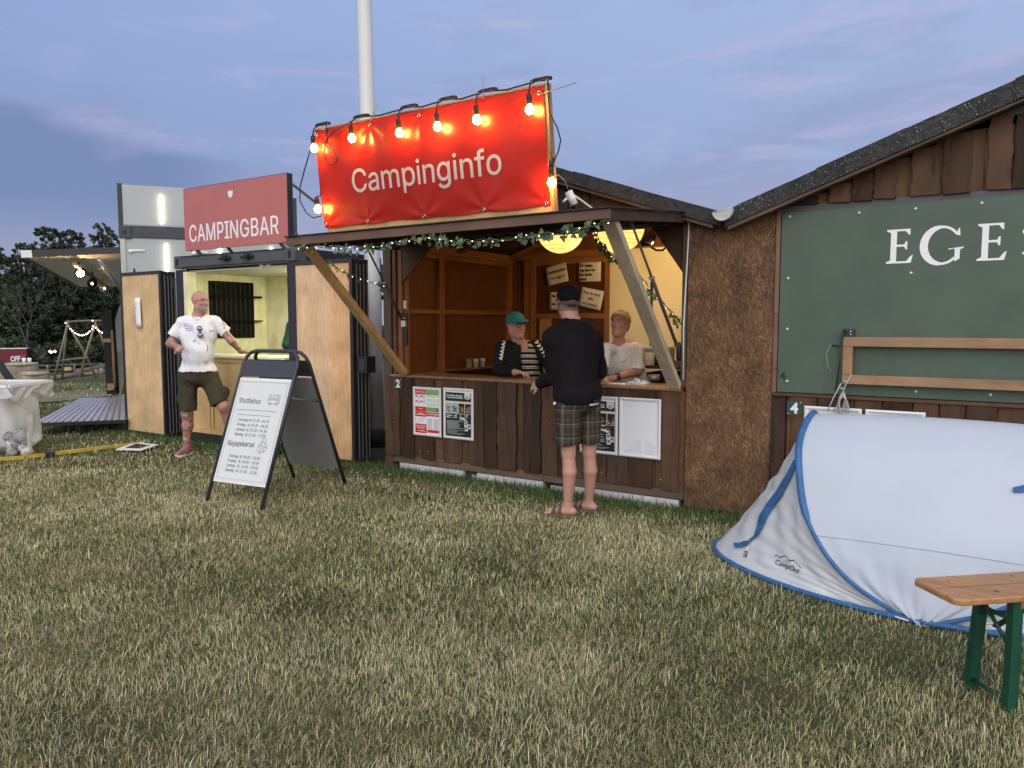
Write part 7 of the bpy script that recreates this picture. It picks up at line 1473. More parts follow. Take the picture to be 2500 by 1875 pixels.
# yellow board strip and flat sign in the grass
mb = MB(); yy = [G(-60, 1134), G(60, 1123), G(150, 1112), G(240, 1101), G(330, 1091), G(352, 1087)]
for a, b in zip(yy[:-1], yy[1:]): mb.bar(a+Vector((0, 0, .035)), b+Vector((0, 0, .03)), .07, .035)
tag(mb.build('yellow_strip', mat('yellow_plastic', (.55, .40, .045), .6, .3, .2, 12), None, yy[2]), 'long yellow cable ramp strip lying in the grass by the rubbish bag', 'cable ramp')
mb = MB(); mb.bar(G(112, 1118)+Vector((0, 0, .03)), G(134, 1116)+Vector((0, 0, .03)), .12, .06); tag(mb.build('black_clip', M_cable, None, G(123, 1117)), 'small black clip over the yellow strip', 'clip')
mb = MB(); q = [G(283, 1106), G(345, 1108), G(388, 1094), G(330, 1088)]; mb.add([*(p+Vector((0, 0, .035)) for p in q), *(p+Vector((0, 0, .045)) for p in q)], [(0, 1, 2, 3), (4, 5, 6, 7), (0, 1, 5, 4), (1, 2, 6, 5), (2, 3, 7, 6), (3, 0, 4, 7)])
fs_ = mb.build('fallen_sign', M_white, None, G(335, 1098)); tag(fs_, 'white sign board with a black print lying flat beside the yellow strip', 'sign')
mb = MB(); cq = sum((p for p in q), Vector())/4; mb.add([cq+(p-cq)*.6+Vector((0, 0, .046)) for p in q], [(0, 1, 2, 3)]); mb.build('dark_print_area', M_print, fs_)
# ------------------------------------------------------------------ trees
M_bark = mat('bark', (.095, .078, .062), .9, .2, .2, 9)
M_fol = mat('foliage', (1, 1, 1), .6, .25, .12, 1.5)
def leaves_mesh(name, blobs, n, size, seed, cols):
    """leaf sized triangles on and in a cloud of irregular clumps; blobs: (x, y, z, r)"""
    r = np.random.default_rng(seed); b = np.array(blobs); w_ = b[:, 3]**2; w_ /= w_.sum(); k = r.choice(len(b), n, p=w_)
    d = r.normal(size=(n, 3)); d /= np.linalg.norm(d, axis=1)[:, None]
    rad = b[k, 3]*(r.random(n)**.42)*(1+.30*np.sin(d[:, 0]*5+k)*np.sin(d[:, 2]*6+k*2)); c = b[k, :3]+d*rad[:, None]*np.array([1, 1, .82])
    nn = d*.7+r.normal(size=(n, 3))*.7+np.array([0, 0, .35]); nn /= np.linalg.norm(nn, axis=1)[:, None]
    u = np.cross(nn, r.normal(size=(n, 3))); u /= np.linalg.norm(u, axis=1)[:, None]; v = np.cross(nn, u); s = size*r.uniform(.5, 1.35, n)[:, None]
    V = np.stack([c-u*s*.5, c+v*s*.55, c+u*s*.6, c-v*s*.4+nn*s*.2], 1).reshape(-1, 3)
    C = np.array(cols)[r.integers(0, len(cols), n)]*r.uniform(.7, 1.3, (n, 1))*(.85+.3*r.random(len(b))[k])[:, None]
    me = bpy.data.meshes.new(name); me.vertices.add(len(V)); me.vertices.foreach_set('co', V.ravel()); me.loops.add(len(V)); me.loops.foreach_set('vertex_index', np.arange(len(V), dtype=np.int32))
    me.polygons.add(n); me.polygons.foreach_set('loop_start', np.arange(n, dtype=np.int32)*4); me.update(calc_edges=True)
    a = me.color_attributes.new('tint', 'FLOAT_COLOR', 'POINT'); a.data.foreach_set('color', np.c_[np.repeat(C, 4, 0), np.ones(len(V))].ravel()); me.materials.append(M_fol); return me
GR = {'dark': [(.034, .052, .030), (.045, .064, .034), (.026, .042, .026)], 'mid': [(.052, .084, .036), (.040, .068, .032), (.066, .100, .044)], 'grey': [(.066, .080, .052), (.052, .066, .044), (.080, .092, .060)]}
def tree(label, px, top, d, wpx, kind, seed, n=9000, low=.10, size=.24, nb=330):
    p = P(px, 800, d); g = float(gz(np.array(p.x), np.array(p.y))); H_ = P(px, top, d).z-g; R_ = wpx/1812*d/2
    t_ = thing('broadleaf_tree', label, 'tree', (p.x, p.y, g), 'trees of the dark wood beyond the fence'); r = random.Random(seed)
    blobs = []
    for i in range(nb):
        f = low+(1-low)*r.random()**.8; ww = R_*1.15*math.sin(PI*min(1, f*.80+.14))**.6; a = r.uniform(0, 6.28); q = ww*r.random()**.45
        rr_ = R_*r.uniform(.07, .23)*(1.25-.7*f); z = H_*(f-.16*(q/R_)**2*f)-rr_*.6*r.random(); blobs.append((p.x+q*math.cos(a), p.y+q*math.sin(a), g+z, rr_))
    link('crown', leaves_mesh('crown', blobs, n, size, seed, GR[kind]), t_)
    mb = MB(); mb.tube([(p.x, p.y, g-.1), (p.x+.2, p.y, g+H_*.4), (p.x, p.y+.2, g+H_*.85)], [H_*.028, H_*.02, .05], 10)
    for i in range(22):
        b = blobs[i*11]; z = g+H_*r.uniform(.2, .6); mb.tube([(p.x, p.y, z), ((p.x+b[0])/2, (p.y+b[1])/2, (z+b[2])/2+.4), b[:3]], [.14, .10, .03], 6)
    mb.build('trunk', M_bark, t_)
TR = [('tall feathery dark tree at the left of the wood', 125, 552, 88, 120, 'grey', 1, 13000), ('broad dark tree in the middle of the wood top', 185, 558, 92, 100, 'grey', 2, 11000), ('feathery tree whose top meets the tall container', 262, 545, 90, 110, 'grey', 3, 12000),
      ('tree behind the tall container, mostly hidden', 345, 560, 95, 130, 'dark', 4, 8000), ('rounded tree at the left edge of the photo', 0, 605, 84, 150, 'mid', 5, 14000), ('tree beyond the left edge of the meadow', -140, 560, 88, 180, 'dark', 6, 9000), ('lower tree filling the gap under the feathery tree', 66, 592, 86, 90, 'grey', 7, 11000),
      ('dense low tree behind the log trestle', 165, 640, 82, 140, 'dark', 8, 12000), ('dense low tree right of the log trestle', 262, 640, 84, 140, 'dark', 9, 11000), ('low green tree above the red trailer', 5, 690, 79, 120, 'mid', 10, 11000), ('bushy low tree left of the bare tree', 85, 690, 81, 110, 'dark', 11, 10000)]
for (lab, px, top, d, w_, k, sd_, n) in TR: tree(lab, px, top, d, w_, k, sd_, int(n*2.2), low=.02 if top > 580 else .12)
def bush(label, px, top, d, wpx, kind, seed, n=5000):
    p = P(px, 800, d); g = float(gz(np.array(p.x), np.array(p.y))); H_ = P(px, top, d).z-g; R_ = wpx/1812*d/2; r = random.Random(seed)
    blobs = [(p.x+r.uniform(-1, 1)*R_, p.y+r.uniform(-.6, .6)*R_, g+H_*r.uniform(.05, .78), R_*r.uniform(.22, .40)) for i in range(30)]
    t_ = thing('hedge_bush', label, 'bush', (p.x, p.y, g), 'bushes behind the fence'); link('foliage', leaves_mesh('foliage', blobs, n, .24, seed, GR[kind]), t_)
    mb = MB(); [mb.tube([(p.x, p.y, g-.05), (b[0], b[1], b[2])], [.06, .02], 5) for b in blobs[:10]]; mb.build('stem', M_bark, t_)
bush('grey green bush right of the red trailer', 95, 835, 74, 90, 'grey', 31); bush('dark bush behind the legs of the log trestle', 165, 820, 75, 100, 'mid', 32); bush('dark bush under the light chain', 235, 805, 75, 100, 'dark', 33); bush('bush behind the black upright panel', 300, 820, 76, 100, 'dark', 34, 3500); bush('bush behind the red trailer', 15, 805, 75, 130, 'mid', 35)
# bare grey tree
p = G(70, 908); bt_ = thing('bare_tree', 'slender leafless grey tree right of the red trailer', 'tree', tuple(P(70, 905, 72))); p = P(70, 905, 72)
mb = MB(); r = random.Random(12)
def grow(a, d, L_, rad, dep):
    b = a+d*L_; mb.tube([a, a.lerp(b, .5)+Vector((r.uniform(-.05, .05), r.uniform(-.05, .05), 0))*L_, b], [rad, rad*.8, rad*.6], 6 if dep < 3 else 4)
    if dep >= 5: return
    for k in range(2 if dep < 2 else 3):
        q = (d+Vector((r.uniform(-1, 1), r.uniform(-1, 1), r.uniform(-.1, .5)))*.55+Vector((0, 0, .25))).normalized(); grow(b, q, L_*r.uniform(.62, .85), rad*.6, dep+1)
    if dep in (1, 2): q = (d+RTv*r.choice((-1, 1))*.8).normalized(); grow(a.lerp(b, .6), q, L_*.7, rad*.45, dep+1)
grow(p, Vector((-.05, 0, 1)), 2.5, .13, 0)
mb.build('branches', mat('bare_bark', (.115, .105, .09), .9, .2, .2, 9), bt_)
# far wood behind everything
r = random.Random(77); blobs = []
for i in range(170):
    px = r.uniform(-900, 3300); d = r.uniform(105, 125); p = P(px, 800, d); blobs.append((p.x, p.y, r.uniform(-3, 8.5), r.uniform(2.6, 4.2)))
o = link('far_wood', leaves_mesh('far_wood', blobs, 60000, .7, 5, GR['dark'])); o['kind'] = 'stuff'; tag(o, 'continuous dark mass of far woodland closing the meadow', 'woodland')
mb = MB(); [mb.ball(tuple(P(x, y, 70.2)), .11, n=8) for x, y in ((122, 858), (125, 860), (134, 858))]; tag(mb.build('far_lights', mat('lit_far', (1, .9, .7), .3, .5, 0, emit=(1, .8, .5), es=6), None, P(126, 858, 70.2)), 'cluster of small warm lights glowing in front of the dark bushes', 'lights')
# ------------------------------------------------------------------ people
M_skin = vcol_mat('skin', .5, .4, .05, 90, .06)
R3, A3 = np.array((CY, SY, 0.)), np.array((-SY, CY, 0.)); U3 = np.array((0, 0, 1.))
def PP(px, py, d): return A_(P(px, py, d))
def torso(F, pel, nk, right, fwd, g=0.0, w=1.0, belly=0.0, chest=1.0, col=None, k=.05):
    up = nk-pel; Lt = np.linalg.norm(up); up = up/Lt; right = right-up*(right@up); right /= np.linalg.norm(right); f = np.cross(up, right); f = f if f@fwd > 0 else -f
    R = np.stack([right, f, up], 1)
    F.ell(pel+up*.02, (.168*w+g, .122+g, .13+g), R, col, k)
    F.ell(pel+up*Lt*.33+f*belly*.5, (.150*w+g, .112+belly*.6+g, .17+g), R, col, k)
    F.ell(pel+up*Lt*.66, (.165*w*chest+g, .118*chest+g, .19+g), R, col, k)
    F.ell(pel+up*(Lt-.055)-f*.01, (.150*w*chest+g, .075+g, .065+g), R, col, k)
    return R
def limb(F, pts, rs, col, k=.03):
    for a, b, r0, r1 in zip(pts[:-1], pts[1:], rs[:-1], rs[1:]): F.cone(a, b, r0, r1, col, k)
def ink(V, C, centre_pts, rad, seed, dark=(.10, .075, .065), dens=.1):
    """tattoos: irregular dark figures on the skin near the given limb segments"""
    m = np.zeros(len(V), bool)
    for a, b in centre_pts: m |= _cone(V, A_(a), A_(b), rad, rad) < 0
    n = Fig._noise(V, 1.0, 52, seed)+.7*Fig._noise(V, 1.0, 110, seed+1); k = np.clip((n+dens)*3.0, 0, 1)*.62*m
    return C*(1-k[:, None])+np.array(dark)*k[:, None]
M_shirt = mat('shirt_white', (.78, .77, .80), .8, .15, .03, 9, .25, 30)
# ---- bald man leaning on the bar counter
d = 8.40; sk = (.46, .235, .175)
pa = thing('person', 'bald bearded person in a printed white T-shirt and olive cargo shorts leaning on the bar', 'person', G(456, 1112))
pel, nk = PP(484, 908, d), PP(484, 770, d-.02); shl, shr = PP(445, 787, d-.05), PP(525, 785, d+.05)
fwdA = R3*.30-A3*.95
F = Fig(); R_t = torso(F, pel, nk, R3*.95+A3*.3, fwdA, 0, 1.02, .05, 1.03, sk)
hc = PP(489, 735, d-.03); fA = R3*.90-A3*.42-U3*.03
limb(F, [nk-U3*.03, hc-U3*.05], [.070, .062], sk, .03); head(F, hc, fA, sk, s=1.02, jaw=1.05)
eL, wL = PP(416, 839, d-.08), PP(432, 847, d-.30); eR, wR = PP(566, 833, d+.06), PP(588, 858, d+.17)
limb(F, [shl, eL, wL], [.050, .045, .031], sk); limb(F, [shr, eR, wR], [.048, .043, .028], sk)
hand(F, wL, -A3*.75+R3*.55-U3*.1, -R3*.5+U3*.6-A3*.3, 1, sk, 1.0, .75)
hand(F, wR, R3*.95+A3*.35-U3*.05, U3, -1, sk, 1.0, .22)
hpl, hpr = PP(458, 928, d), PP(510, 925, d+.04); knl, anl = PP(457, 1012, d-.03), PP(456, 1084, d-.02); knr, anr = PP(545, 992, d-.02), PP(578, 1072, d+.22)
limb(F, [hpl, knl], [.088, .062], sk); limb(F, [knl, knl*.62+anl*.38-A3*-.015, anl], [.058, .058, .034], sk)
limb(F, [hpr, knr], [.088, .062], sk); limb(F, [knr, knr*.62+anr*.38, anr], [.058, .058, .034], sk)
def foot(F, an, dr, col, L_=.24, k=.02, w_=.042):
    dr = A_(dr); dr = dr/np.linalg.norm(dr); h = an.copy(); h[2] = .045
    F.cone(an, h+U3*.02, .034, .034, col, k); F.cone(h-dr*.045-U3*.005, h+dr*.06-U3*.01, .034, .033, col, k); F.cone(h+dr*.05-U3*.012, h+dr*(L_-.09)-U3*.022, w_, .030 if w_ > .04 else .026, col, k)
foot(F, anl, -A3*.95-R3*.1, sk); foot(F, anr, -A3*.5+R3*.8, sk)
body = F.build('body', M_skin, pa, vox=.006, base=sk, post=lambda V, C: ink(V, C, [(shl, eL), (eL, wL), (shr, eR), (eR, wR), (knl, anl)], .075, 3, dens=.25))
eyes(hc, fA, pa, s=1.0, brow=(.20, .15, .12))
F = Fig(); fa, ra, ua = basis(fA); RA = np.stack([ra, fa, ua], 1)
F.ell(hc-ua*.072+fa*.026, (.0655, .0695, .058), RA, None, .01); F.ell(hc-ua*.106+fa*.058, (.034, .032, .030), RA, None, .03); F.ell(hc-ua*.052+fa*.090, (.028, .010, .008), RA, None, .006); F.cut(hc-ua*.030, ua*.9-fa*.45); F.cut(hc+fa*.012, -fa)
F.ell(hc-ua*.069+fa*.099, (.021, .022, .0085), RA, None, .004, 's'); F.fold(.003, 60, 2)
F.build('beard', vcol_mat('beard_grey', .9, .1, .5, 160), pa, vox=.005, base=(.34, .27, .23))
# shirt
F = Fig(); torso(F, pel, nk-U3*.012, R3*.95+A3*.3, fwdA, .018, 1.03, .055, 1.05); F.ell(pel-U3*.0+fwdA*.02, (.190, .155, .12), R_t, None, .05)
F.cut(PP(480, 906, d), (0, 0, -1)); F.cut(nk+U3*.045, U3)
F.cone(nk-U3*.055, shl-U3*.0, .064, .066, None, .03); F.cone(nk-U3*.055, shr-U3*.0, .064, .064, None, .03)
sl_, sr_ = PP(424, 820, d-.07), PP(553, 811, d+.06)
F.cap(shl, sl_, .062, .070, None, .018); F.cap(shr, sr_, .060, .066, None, .018); F.fold(.0065, 16, 3); F.fold(.003, 38, 8)
vn = nk+fwdA*.11; F.subcone(nk+U3*.10, nk+U3*.01, .080, .072); F.subcone(vn+U3*.05, vn-U3*.095, .060, .006)
shirt = F.build('shirt', M_shirt, pa, vox=.006, base=(1, 1, 1))
Bs = bvh(shirt); mb = MB()
def stroke(mb, pts, w_, B, col=(1, 1, 1), off=.003):
    pts = dens(pts, 3); n = len(pts); L_, R_ = [], []
    for i, (x, y) in enumerate(pts):
        a, b = pts[max(i-1, 0)], pts[min(i+1, n-1)]; dx, dy = b[0]-a[0], b[1]-a[1]; q = math.hypot(dx, dy) or 1
        L_.append((x-dy/q*w_, y+dx/q*w_)); R_.append((x+dy/q*w_, y-dx/q*w_))
    decal_mesh(mb, (L_+R_, [(i, i+1, n+i+1, n+i) for i in range(n-1)]), B, col, off, .04)
r = random.Random(2)
for k, (x0, x1) in enumerate(((450, 463), (449, 471), (452, 471), (455, 472))):
    y = 792+5*k; x = x0
    while x < x1: stroke(mb, [(x, y+r.uniform(-1.5, 1.5)), (x+1, y-2), (x+1.8, y+1.5)], .35, Bs, (.10, .12, .30)); x += 2.6
for pts, c in (([(470, 835), (474, 831), (479, 833)], (.05, .35, .25)), ([(474, 831), (474, 838)], (.05, .35, .25)), ([(480, 839), (485, 836), (487, 843)], (.35, .45, .1)), ([(474, 831), (480, 830)], (.05, .4, .3)), ([(506, 842), (507, 850), (506, 858)], (.55, .08, .1)), ([(456, 853), (458, 858)], (.6, .05, .08)), ([(458, 856), (461, 864)], (.1, .35, .15))):
    stroke(mb, pts, .9 if c[0] > .5 else .6, Bs, c)
for k in range(5): stroke(mb, [(511+2*k, 808), (512+2*k, 806), (513+2*k, 809)], .55, Bs, (.65, .12, .14))
for k in range(14): x, y = r.gauss(543, 3), r.gauss(794, 4); stroke(mb, [(x, y), (x+2.5, y+1)], 1.0, Bs, (.72, .12, .15))
stroke(mb, [(538, 787), (543, 785), (547, 789)], .9, Bs, (.12, .25, .15)); stroke(mb, [(548, 800), (552, 802)], .8, Bs, (.15, .2, .12))
mb.build('shirt_print', M_tintp, pa)
mb = MB(); g0, g1 = PP(487, 802, d-.145), PP(489, 818, d-.155)
for c_ in (g0, g1): mb.ball(tuple(c_), .026, (1, 1, 1), 14, (1, 1, .9))
mb.build('sunglass_lens', mat('mirror_lens', (.30, .42, .55), .12, .8, .05, metal=.6), pa)
mb = MB(); [mb.tube([c_+(R3*math.cos(q)+U3*math.sin(q))*.027 for q in [2*PI*k/14 for k in range(14)]], .005, 6, closed=True) for c_ in (g0, g1)]; mb.tube([g0-U3*.02, g1+U3*.02], .005, 6); mb.tube([hc+fa*.09+ra*.05+ua*.004, hc+fa*.075+ra*.07+ua*.004, hc-fa*.0+ra*.08+ua*.004], .002, 5); mb.build('sunglass_frame', M_cable, pa)
mb = MB(); nkp = [nk+U3*.02-R3*.065+fwdA*.02, nk-U3*.02-R3*.05+fwdA*.09, nk-U3*.055+fwdA*.125, nk-U3*.02+R3*.05+fwdA*.09, nk+U3*.02+R3*.065+fwdA*.02]; mb.tube(nkp, .0022, 5, (.4, .35, .3)); mb.build('necklace', M_chrome, pa)
# shorts
F = Fig(); F.ell(pel+U3*.02, (.188, .150, .13), R_t, None, .05); F.ell(pel-U3*.05, (.180, .142, .12), R_t, None, .05)
kl, kr = PP(459, 1002, d-.03), PP(537, 986, d-.02)
F.cap(hpl+U3*.05, kl, .108, .097, None, .05); F.cap(hpr+U3*.05, kr, .108, .095, None, .05)
F.ell(PP(442, 972, d-.02), (.035, .05, .075), None, None, .015); F.ell(PP(551, 958, d+.02), (.035, .05, .07), None, None, .015); F.fold(.0075, 15, 5); F.fold(.0035, 36, 9); F.cut(PP(480, 897, d), U3)
F.build('cargo_shorts', mat('olive_cloth', (.062, .052, .034), .85, .15, .12, 14, .3, 60), pa, vox=.006, base=(1, 1, 1))
def shoe(an, dr, name, m_, par, base):
    F = Fig(); dr = A_(dr)/np.linalg.norm(dr); h = an.copy(); h[2] = .045
    F.cone(an-U3*.02, h+U3*.02, .043, .045, None, .02); F.cone(h-dr*.05, h+dr*.06, .044, .045, None, .02); F.cone(h+dr*.05-U3*.005, h+dr*.165-U3*.012, .048, .036, None, .03); F.cut(h-U3*.042, -U3); F.cut(an+U3*.03, U3)
    o = F.build(name, m_, par, vox=.005, base=base)
    F = Fig(); F.cone(h-dr*.05-U3*.036, h+dr*.165-U3*.036, .047, .044, None, .01); F.cut(h-U3*.022, U3); F.cut(h-U3*.05, -U3); F.build('sole', M_whitep, o, vox=.005, base=(1, 1, 1)); return o
for an, dr in ((anl, -A3*.95-R3*.1), (anr, -A3*.5+R3*.8)): shoe(an, dr, 'sneaker', mat('red_canvas', (.44, .19, .20), .8, .2, .3, 25), pa, (1, 1, 1))
mb = MB(); [mb.tube([anl+U3*z, anl+U3*(z+.022)], .040, 14, c) for z, c in ((.005, (.5, .05, .12)), (.027, (.05, .25, .35)), (.049, (.45, .42, .05)), (.071, (.7, .28, .05)))]; mb.build('striped_sock', M_tintp, pa)
# ---- man with the black cap, seen from behind
d = 5.60; sk = (.50, .27, .205)
pb_ = thing('person', 'person in a black cap, dark sweater and plaid shorts seen from behind at the counter', 'person', G(1400, 1260))
pel, nk = PP(1412, 968, d+.02), PP(1396, 784, d+.03); fB = A3*.90-R3*.44; rB = A_(R3*.90+A3*.44)
shl, shr = PP(1350, 824, d-.05), PP(1447, 826, d+.13)
F = Fig(); R_t = torso(F, pel, nk, rB, fB, 0, .95, .02, 1.0, sk); hc = PP(1387, 733, d+.06)
limb(F, [nk-U3*.03, hc-U3*.05], [.068, .063], sk, .03); fBh = A3*.97-R3*.26; Rh = head(F, hc, fBh, sk, s=1.04)
eL, wL = PP(1357, 915, d+.02), PP(1318, 936, d+.20); eR, wR = PP(1464, 905, d+.25), PP(1432, 930, d+.48)
limb(F, [shl, eL, wL], [.058, .046, .029], sk); limb(F, [shr, eR, wR], [.058, .046, .030], sk)
hand(F, wL, -R3*.50+A3*.60-U3*.22, -R3*.55-A3*.50+U3*.5, -1, sk, 1.02, .80); hand(F, wR, -R3*.8+A3*.5, U3, -1, sk, 1.0, .5)
hpl, hpr = PP(1385, 990, d-.01), PP(1436, 990, d+.11); knl, anl = PP(1388, 1108, d-.01), PP(1386, 1234, d+.02); knr, anr = PP(1438, 1106, d+.11), PP(1438, 1227, d+.17)
limb(F, [hpl, knl], [.080, .055], sk); limb(F, [knl, knl*.66+anl*.34-fB*.020, anl], [.048, .053, .031], sk, .012)
limb(F, [hpr, knr], [.080, .055], sk); limb(F, [knr, knr*.66+anr*.34-fB*.020, anr], [.048, .053, .031], sk, .012)
fd = -R3*.93+A3*.28; fd2 = -R3*.85+A3*.5
for an, q in ((anl, fd), (anr, fd2)):
    q = q/np.linalg.norm(q); h = an.copy(); h[2] = .062; h -= q*.0
    F.cone(an, h, .034, .036, sk, .02); F.cone(h-q*.042-U3*.008, h+q*.06-U3*.006, .030, .033, (.52, .24, .18), .02); F.cone(h+q*.05-U3*.008, h+q*.135-U3*.018, .036, .026, sk, .02)
    sx = np.cross(q, U3)
    for i in range(5): o_ = (i-2)*.0155; F.cone(h+q*.13+sx*o_-U3*.02, h+q*(.178-abs(i-1.0)*.010)+sx*o_*1.1-U3*.028, .0105, .009, (.52, .24, .19), .004)
def crop_hair(V, C):
    q = V-hc; u = q@Rh[:, 2]; f = q@Rh[:, 1]; m = np.clip((f*-1+.030+.02*(u < -.05))/.012, 0, 1)*np.clip((u+.088)/.012, 0, 1)*(np.linalg.norm(q, axis=1) < .14); m = m*.8
    return C*(1-m[:, None])+np.array((.095, .072, .056))*m[:, None]
F.build('body', M_skin, pb_, vox=.0055, base=sk, post=crop_hair)
f_, r_, u_ = basis(fBh); RB = np.stack([r_, f_, u_], 1)
F = Fig(); F.ell(hc+u_*.034-f_*.008, (.088, .108, .086), RB, None, .01); F.cone(hc+u_*.028+f_*.09-r_*.03, hc+u_*.028+f_*.09+r_*.03, .03, .03, None, .02); F.ell(hc+u_*.012+f_*.13, (.07, .06, .010), RB, None, .01)
F.cut(hc-u_*.030-f_*.08, -u_*.96+f_*.22); F.ell(hc-u_*.022-f_*.12, (.036, .05, .020), RB, None, .004, 's'); F.ell(hc-u_*.03, (.080, .098, .080), RB, None, .004, 's')
cap_ = F.build('cap', mat('black_cloth', (.010, .009, .010), .85, .15, .1, 30, .2, 120), pb_, vox=.0045, base=(1, 1, 1))
mb = MB(); mb.tube([hc-f_*(.106-abs(t)*1.0*abs(t)*6)+r_*t-u_*.040 for t in (-.036, -.022, -.008, .008, .022, .036)], .007, 6); mb.build('cap_strap', M_cable, cap_)
# sweater
F = Fig(); torso(F, pel+U3*.0, nk-U3*.015, rB, fB, .028, .98, .02, 1.04); F.ell(pel+U3*.02, (.178, .150, .10), R_t, None, .04); F.cut(PP(1412, 984, d), (0, 0, -1)); F.cut(nk+U3*.02, U3)
F.cone(nk-U3*.055, shl-U3*.005, .060, .075, None, .05); F.cone(nk-U3*.055, shr-U3*.005, .060, .075, None, .05)
F.cone(shl, eL, .078, .066, None, .03); F.cap(eL, wL, .062, .043, None, .02); F.cone(shr, eR, .078, .066, None, .03); F.cap(eR, wR, .062, .043, None, .02); F.cone(eL, eL*.9+wL*.1, .062, .060, None, .02)
F.fold(.008, 12, 11); F.fold(.004, 30, 12); F.subcone(nk+U3*.09, nk+U3*.008, .085, .068)
F.build('sweater', mat('sweater_black', (.014, .011, .014), .9, .12, .12, 50, .4, 260), pb_, vox=.006, base=(1, 1, 1))
F = Fig(); F.cap(eL*.06+wL*.94, wL+(wL-eL)*.03, .046, .044, None, .01); F.build('cuff', MATS['sweater_black'], pb_, vox=.005, base=(1, 1, 1))
F = Fig(); F.ell(pel+U3*.0, (.182, .154, .13), R_t, None, .01); F.cut(PP(1440, 983, d), U3); F.cut(PP(1440, 987.5, d), -U3); F.cut(pel+rB*.02, -rB); F.build('undershirt', M_shirt, pb_, vox=.007, base=(1, 1, 1))
# plaid shorts
pm = mat('plaid_cloth', (.046, .037, .030), .85, .15, .1, 30, .2, 120); t = pm.node_tree; n = t.nodes; l = t.links
tcn = n.new('ShaderNodeTexCoord'); mp = n.new('ShaderNodeMapping'); mp.inputs['Rotation'].default_value = (0, 0, -YAW-.45); l.new(tcn.outputs['Object'], mp.inputs[0]); sp = n.new('ShaderNodeSeparateXYZ'); l.new(mp.outputs[0], sp.inputs[0]); cur = None
for ax, sc, w_, off in ((2, 9.5, .10, 0), (2, 19, .06, .3), (0, 13, .12, .2), (0, 26, .06, .5)):
    m1 = n.new('ShaderNodeMath'); m1.operation = 'MULTIPLY_ADD'; m1.inputs[1].default_value = sc; m1.inputs[2].default_value = off; l.new(sp.outputs[ax], m1.inputs[0]); m2 = n.new('ShaderNodeMath'); m2.operation = 'FRACT'; l.new(m1.outputs[0], m2.inputs[0]); m3 = n.new('ShaderNodeMath'); m3.operation = 'LESS_THAN'; m3.inputs[1].default_value = w_; l.new(m2.outputs[0], m3.inputs[0])
    if cur is None: cur = m3.outputs[0]
    else: m4 = n.new('ShaderNodeMath'); m4.operation = 'ADD'; l.new(cur, m4.inputs[0]); l.new(m3.outputs[0], m4.inputs[1]); cur = m4.outputs[0]
m5 = n.new('ShaderNodeMath'); m5.operation = 'MULTIPLY'; m5.inputs[1].default_value = .42; m5.use_clamp = True; l.new(cur, m5.inputs[0])
b_ = n['Principled BSDF']; src = b_.inputs['Base Color'].links[0].from_socket; mx = n.new('ShaderNodeMix'); mx.data_type = 'RGBA'; l.new(m5.outputs[0], mx.inputs[0]); l.new(src, mx.inputs[6]); mx.inputs[7].default_value = (.19, .17, .12, 1); l.new(mx.outputs[2], b_.inputs['Base Color'])
F = Fig(); F.ell(pel-U3*.01, (.172, .140, .12), R_t, None, .05); kl, kr = PP(1387, 1084, d-.01), PP(1437, 1080, d+.11)
F.cap(hpl+U3*.06, kl, .098, .096, None, .035); F.cap(hpr+U3*.06, kr, .098, .092, None, .035); F.fold(.006, 15, 15); F.fold(.0028, 40, 19)
F.build('plaid_shorts', pm, pb_, vox=.006, base=(1, 1, 1))
# sandals
M_sand = mat('sandal_brown', (.12, .080, .060), .6, .3, .1, 20)
for an, q in ((anl, fd), (anr, fd2)):
    q = q/np.linalg.norm(q); sx = np.cross(q, U3); h = an.copy(); h[2] = .062; F = Fig()
    F.cone(h-q*.055-U3*.045, h+q*.14-U3*.045, .044, .048, None, .02); F.cut(h-U3*.030, U3); F.cut(h-U3*.058, -U3); so = F.build('sandal', M_sand, pb_, vox=.005, base=(1, 1, 1))
    for t0, t1 in ((.030, .062), (.078, .112)):
        F = Fig(); F.cone(h-q*.042-U3*.008, h+q*.06-U3*.006, .034, .0385, None, .02); F.cone(h+q*.05-U3*.008, h+q*.135-U3*.018, .0415, .034, None, .02); tv = q*.95+sx*.25; F.cut(h+q*t0, -tv); F.cut(h+q*t1, tv); F.cut(h-U3*.040, -U3)
        F.build('sandal_strap', M_sand, so, vox=.004, base=(1, 1, 1))
    mb = MB(); c = h+q*.05+sx*.012+U3*.034; mb.ball(tuple(c), .010, n=6); mb.build('buckle', M_chrome, so)
mb = MB(); c = PP(1354, 985, d-.06); mb.ball(tuple(c), .012, (1, 1, 1), 8); mb.build('shirt_corner', M_whitep, pb_)
# ---- person with the teal cap behind the counter
d = 7.22; sk = (.50, .27, .19)
pc = thing('person', 'person in teal cap and glasses wearing a striped shirt behind the counter', 'person', tuple(PP(1275, 980, d))[:2]+(.06,))
pel, nk = PP(1290, 960, d+.22), PP(1268, 838, d+.02); fC = -A3*.86+R3*.50; rC = A_(R3*.86+A3*.50)
shl, shr = PP(1228, 852, d-.0), PP(1316, 852, d+.12)
F = Fig(); R_t = torso(F, pel, nk, rC, fC, 0, 1.0, .03, 1.0, sk); hc = PP(1259, 793, d-.03); fh = -A3*.80+R3*.60-U3*.02; upC = U3-R3*.12
limb(F, [nk-U3*.02, hc-U3*.06], [.066, .060], sk, .03); Rh = head(F, hc, fh, sk, upC, 1.02, jaw=1.15)
cz0 = .99
eL, wL = PP(1216, 905, d-.05), PP(1256, 912, d-.32); eR, wR = PP(1338, 886, d+.06), PP(1344, 902, d-.18)
eL[2] = max(eL[2], cz0+.055); wL[2] = cz0+.05
limb(F, [shl, eL, wL], [.058, .046, .030], sk); limb(F, [shr, eR, wR], [.058, .046, .030], sk)
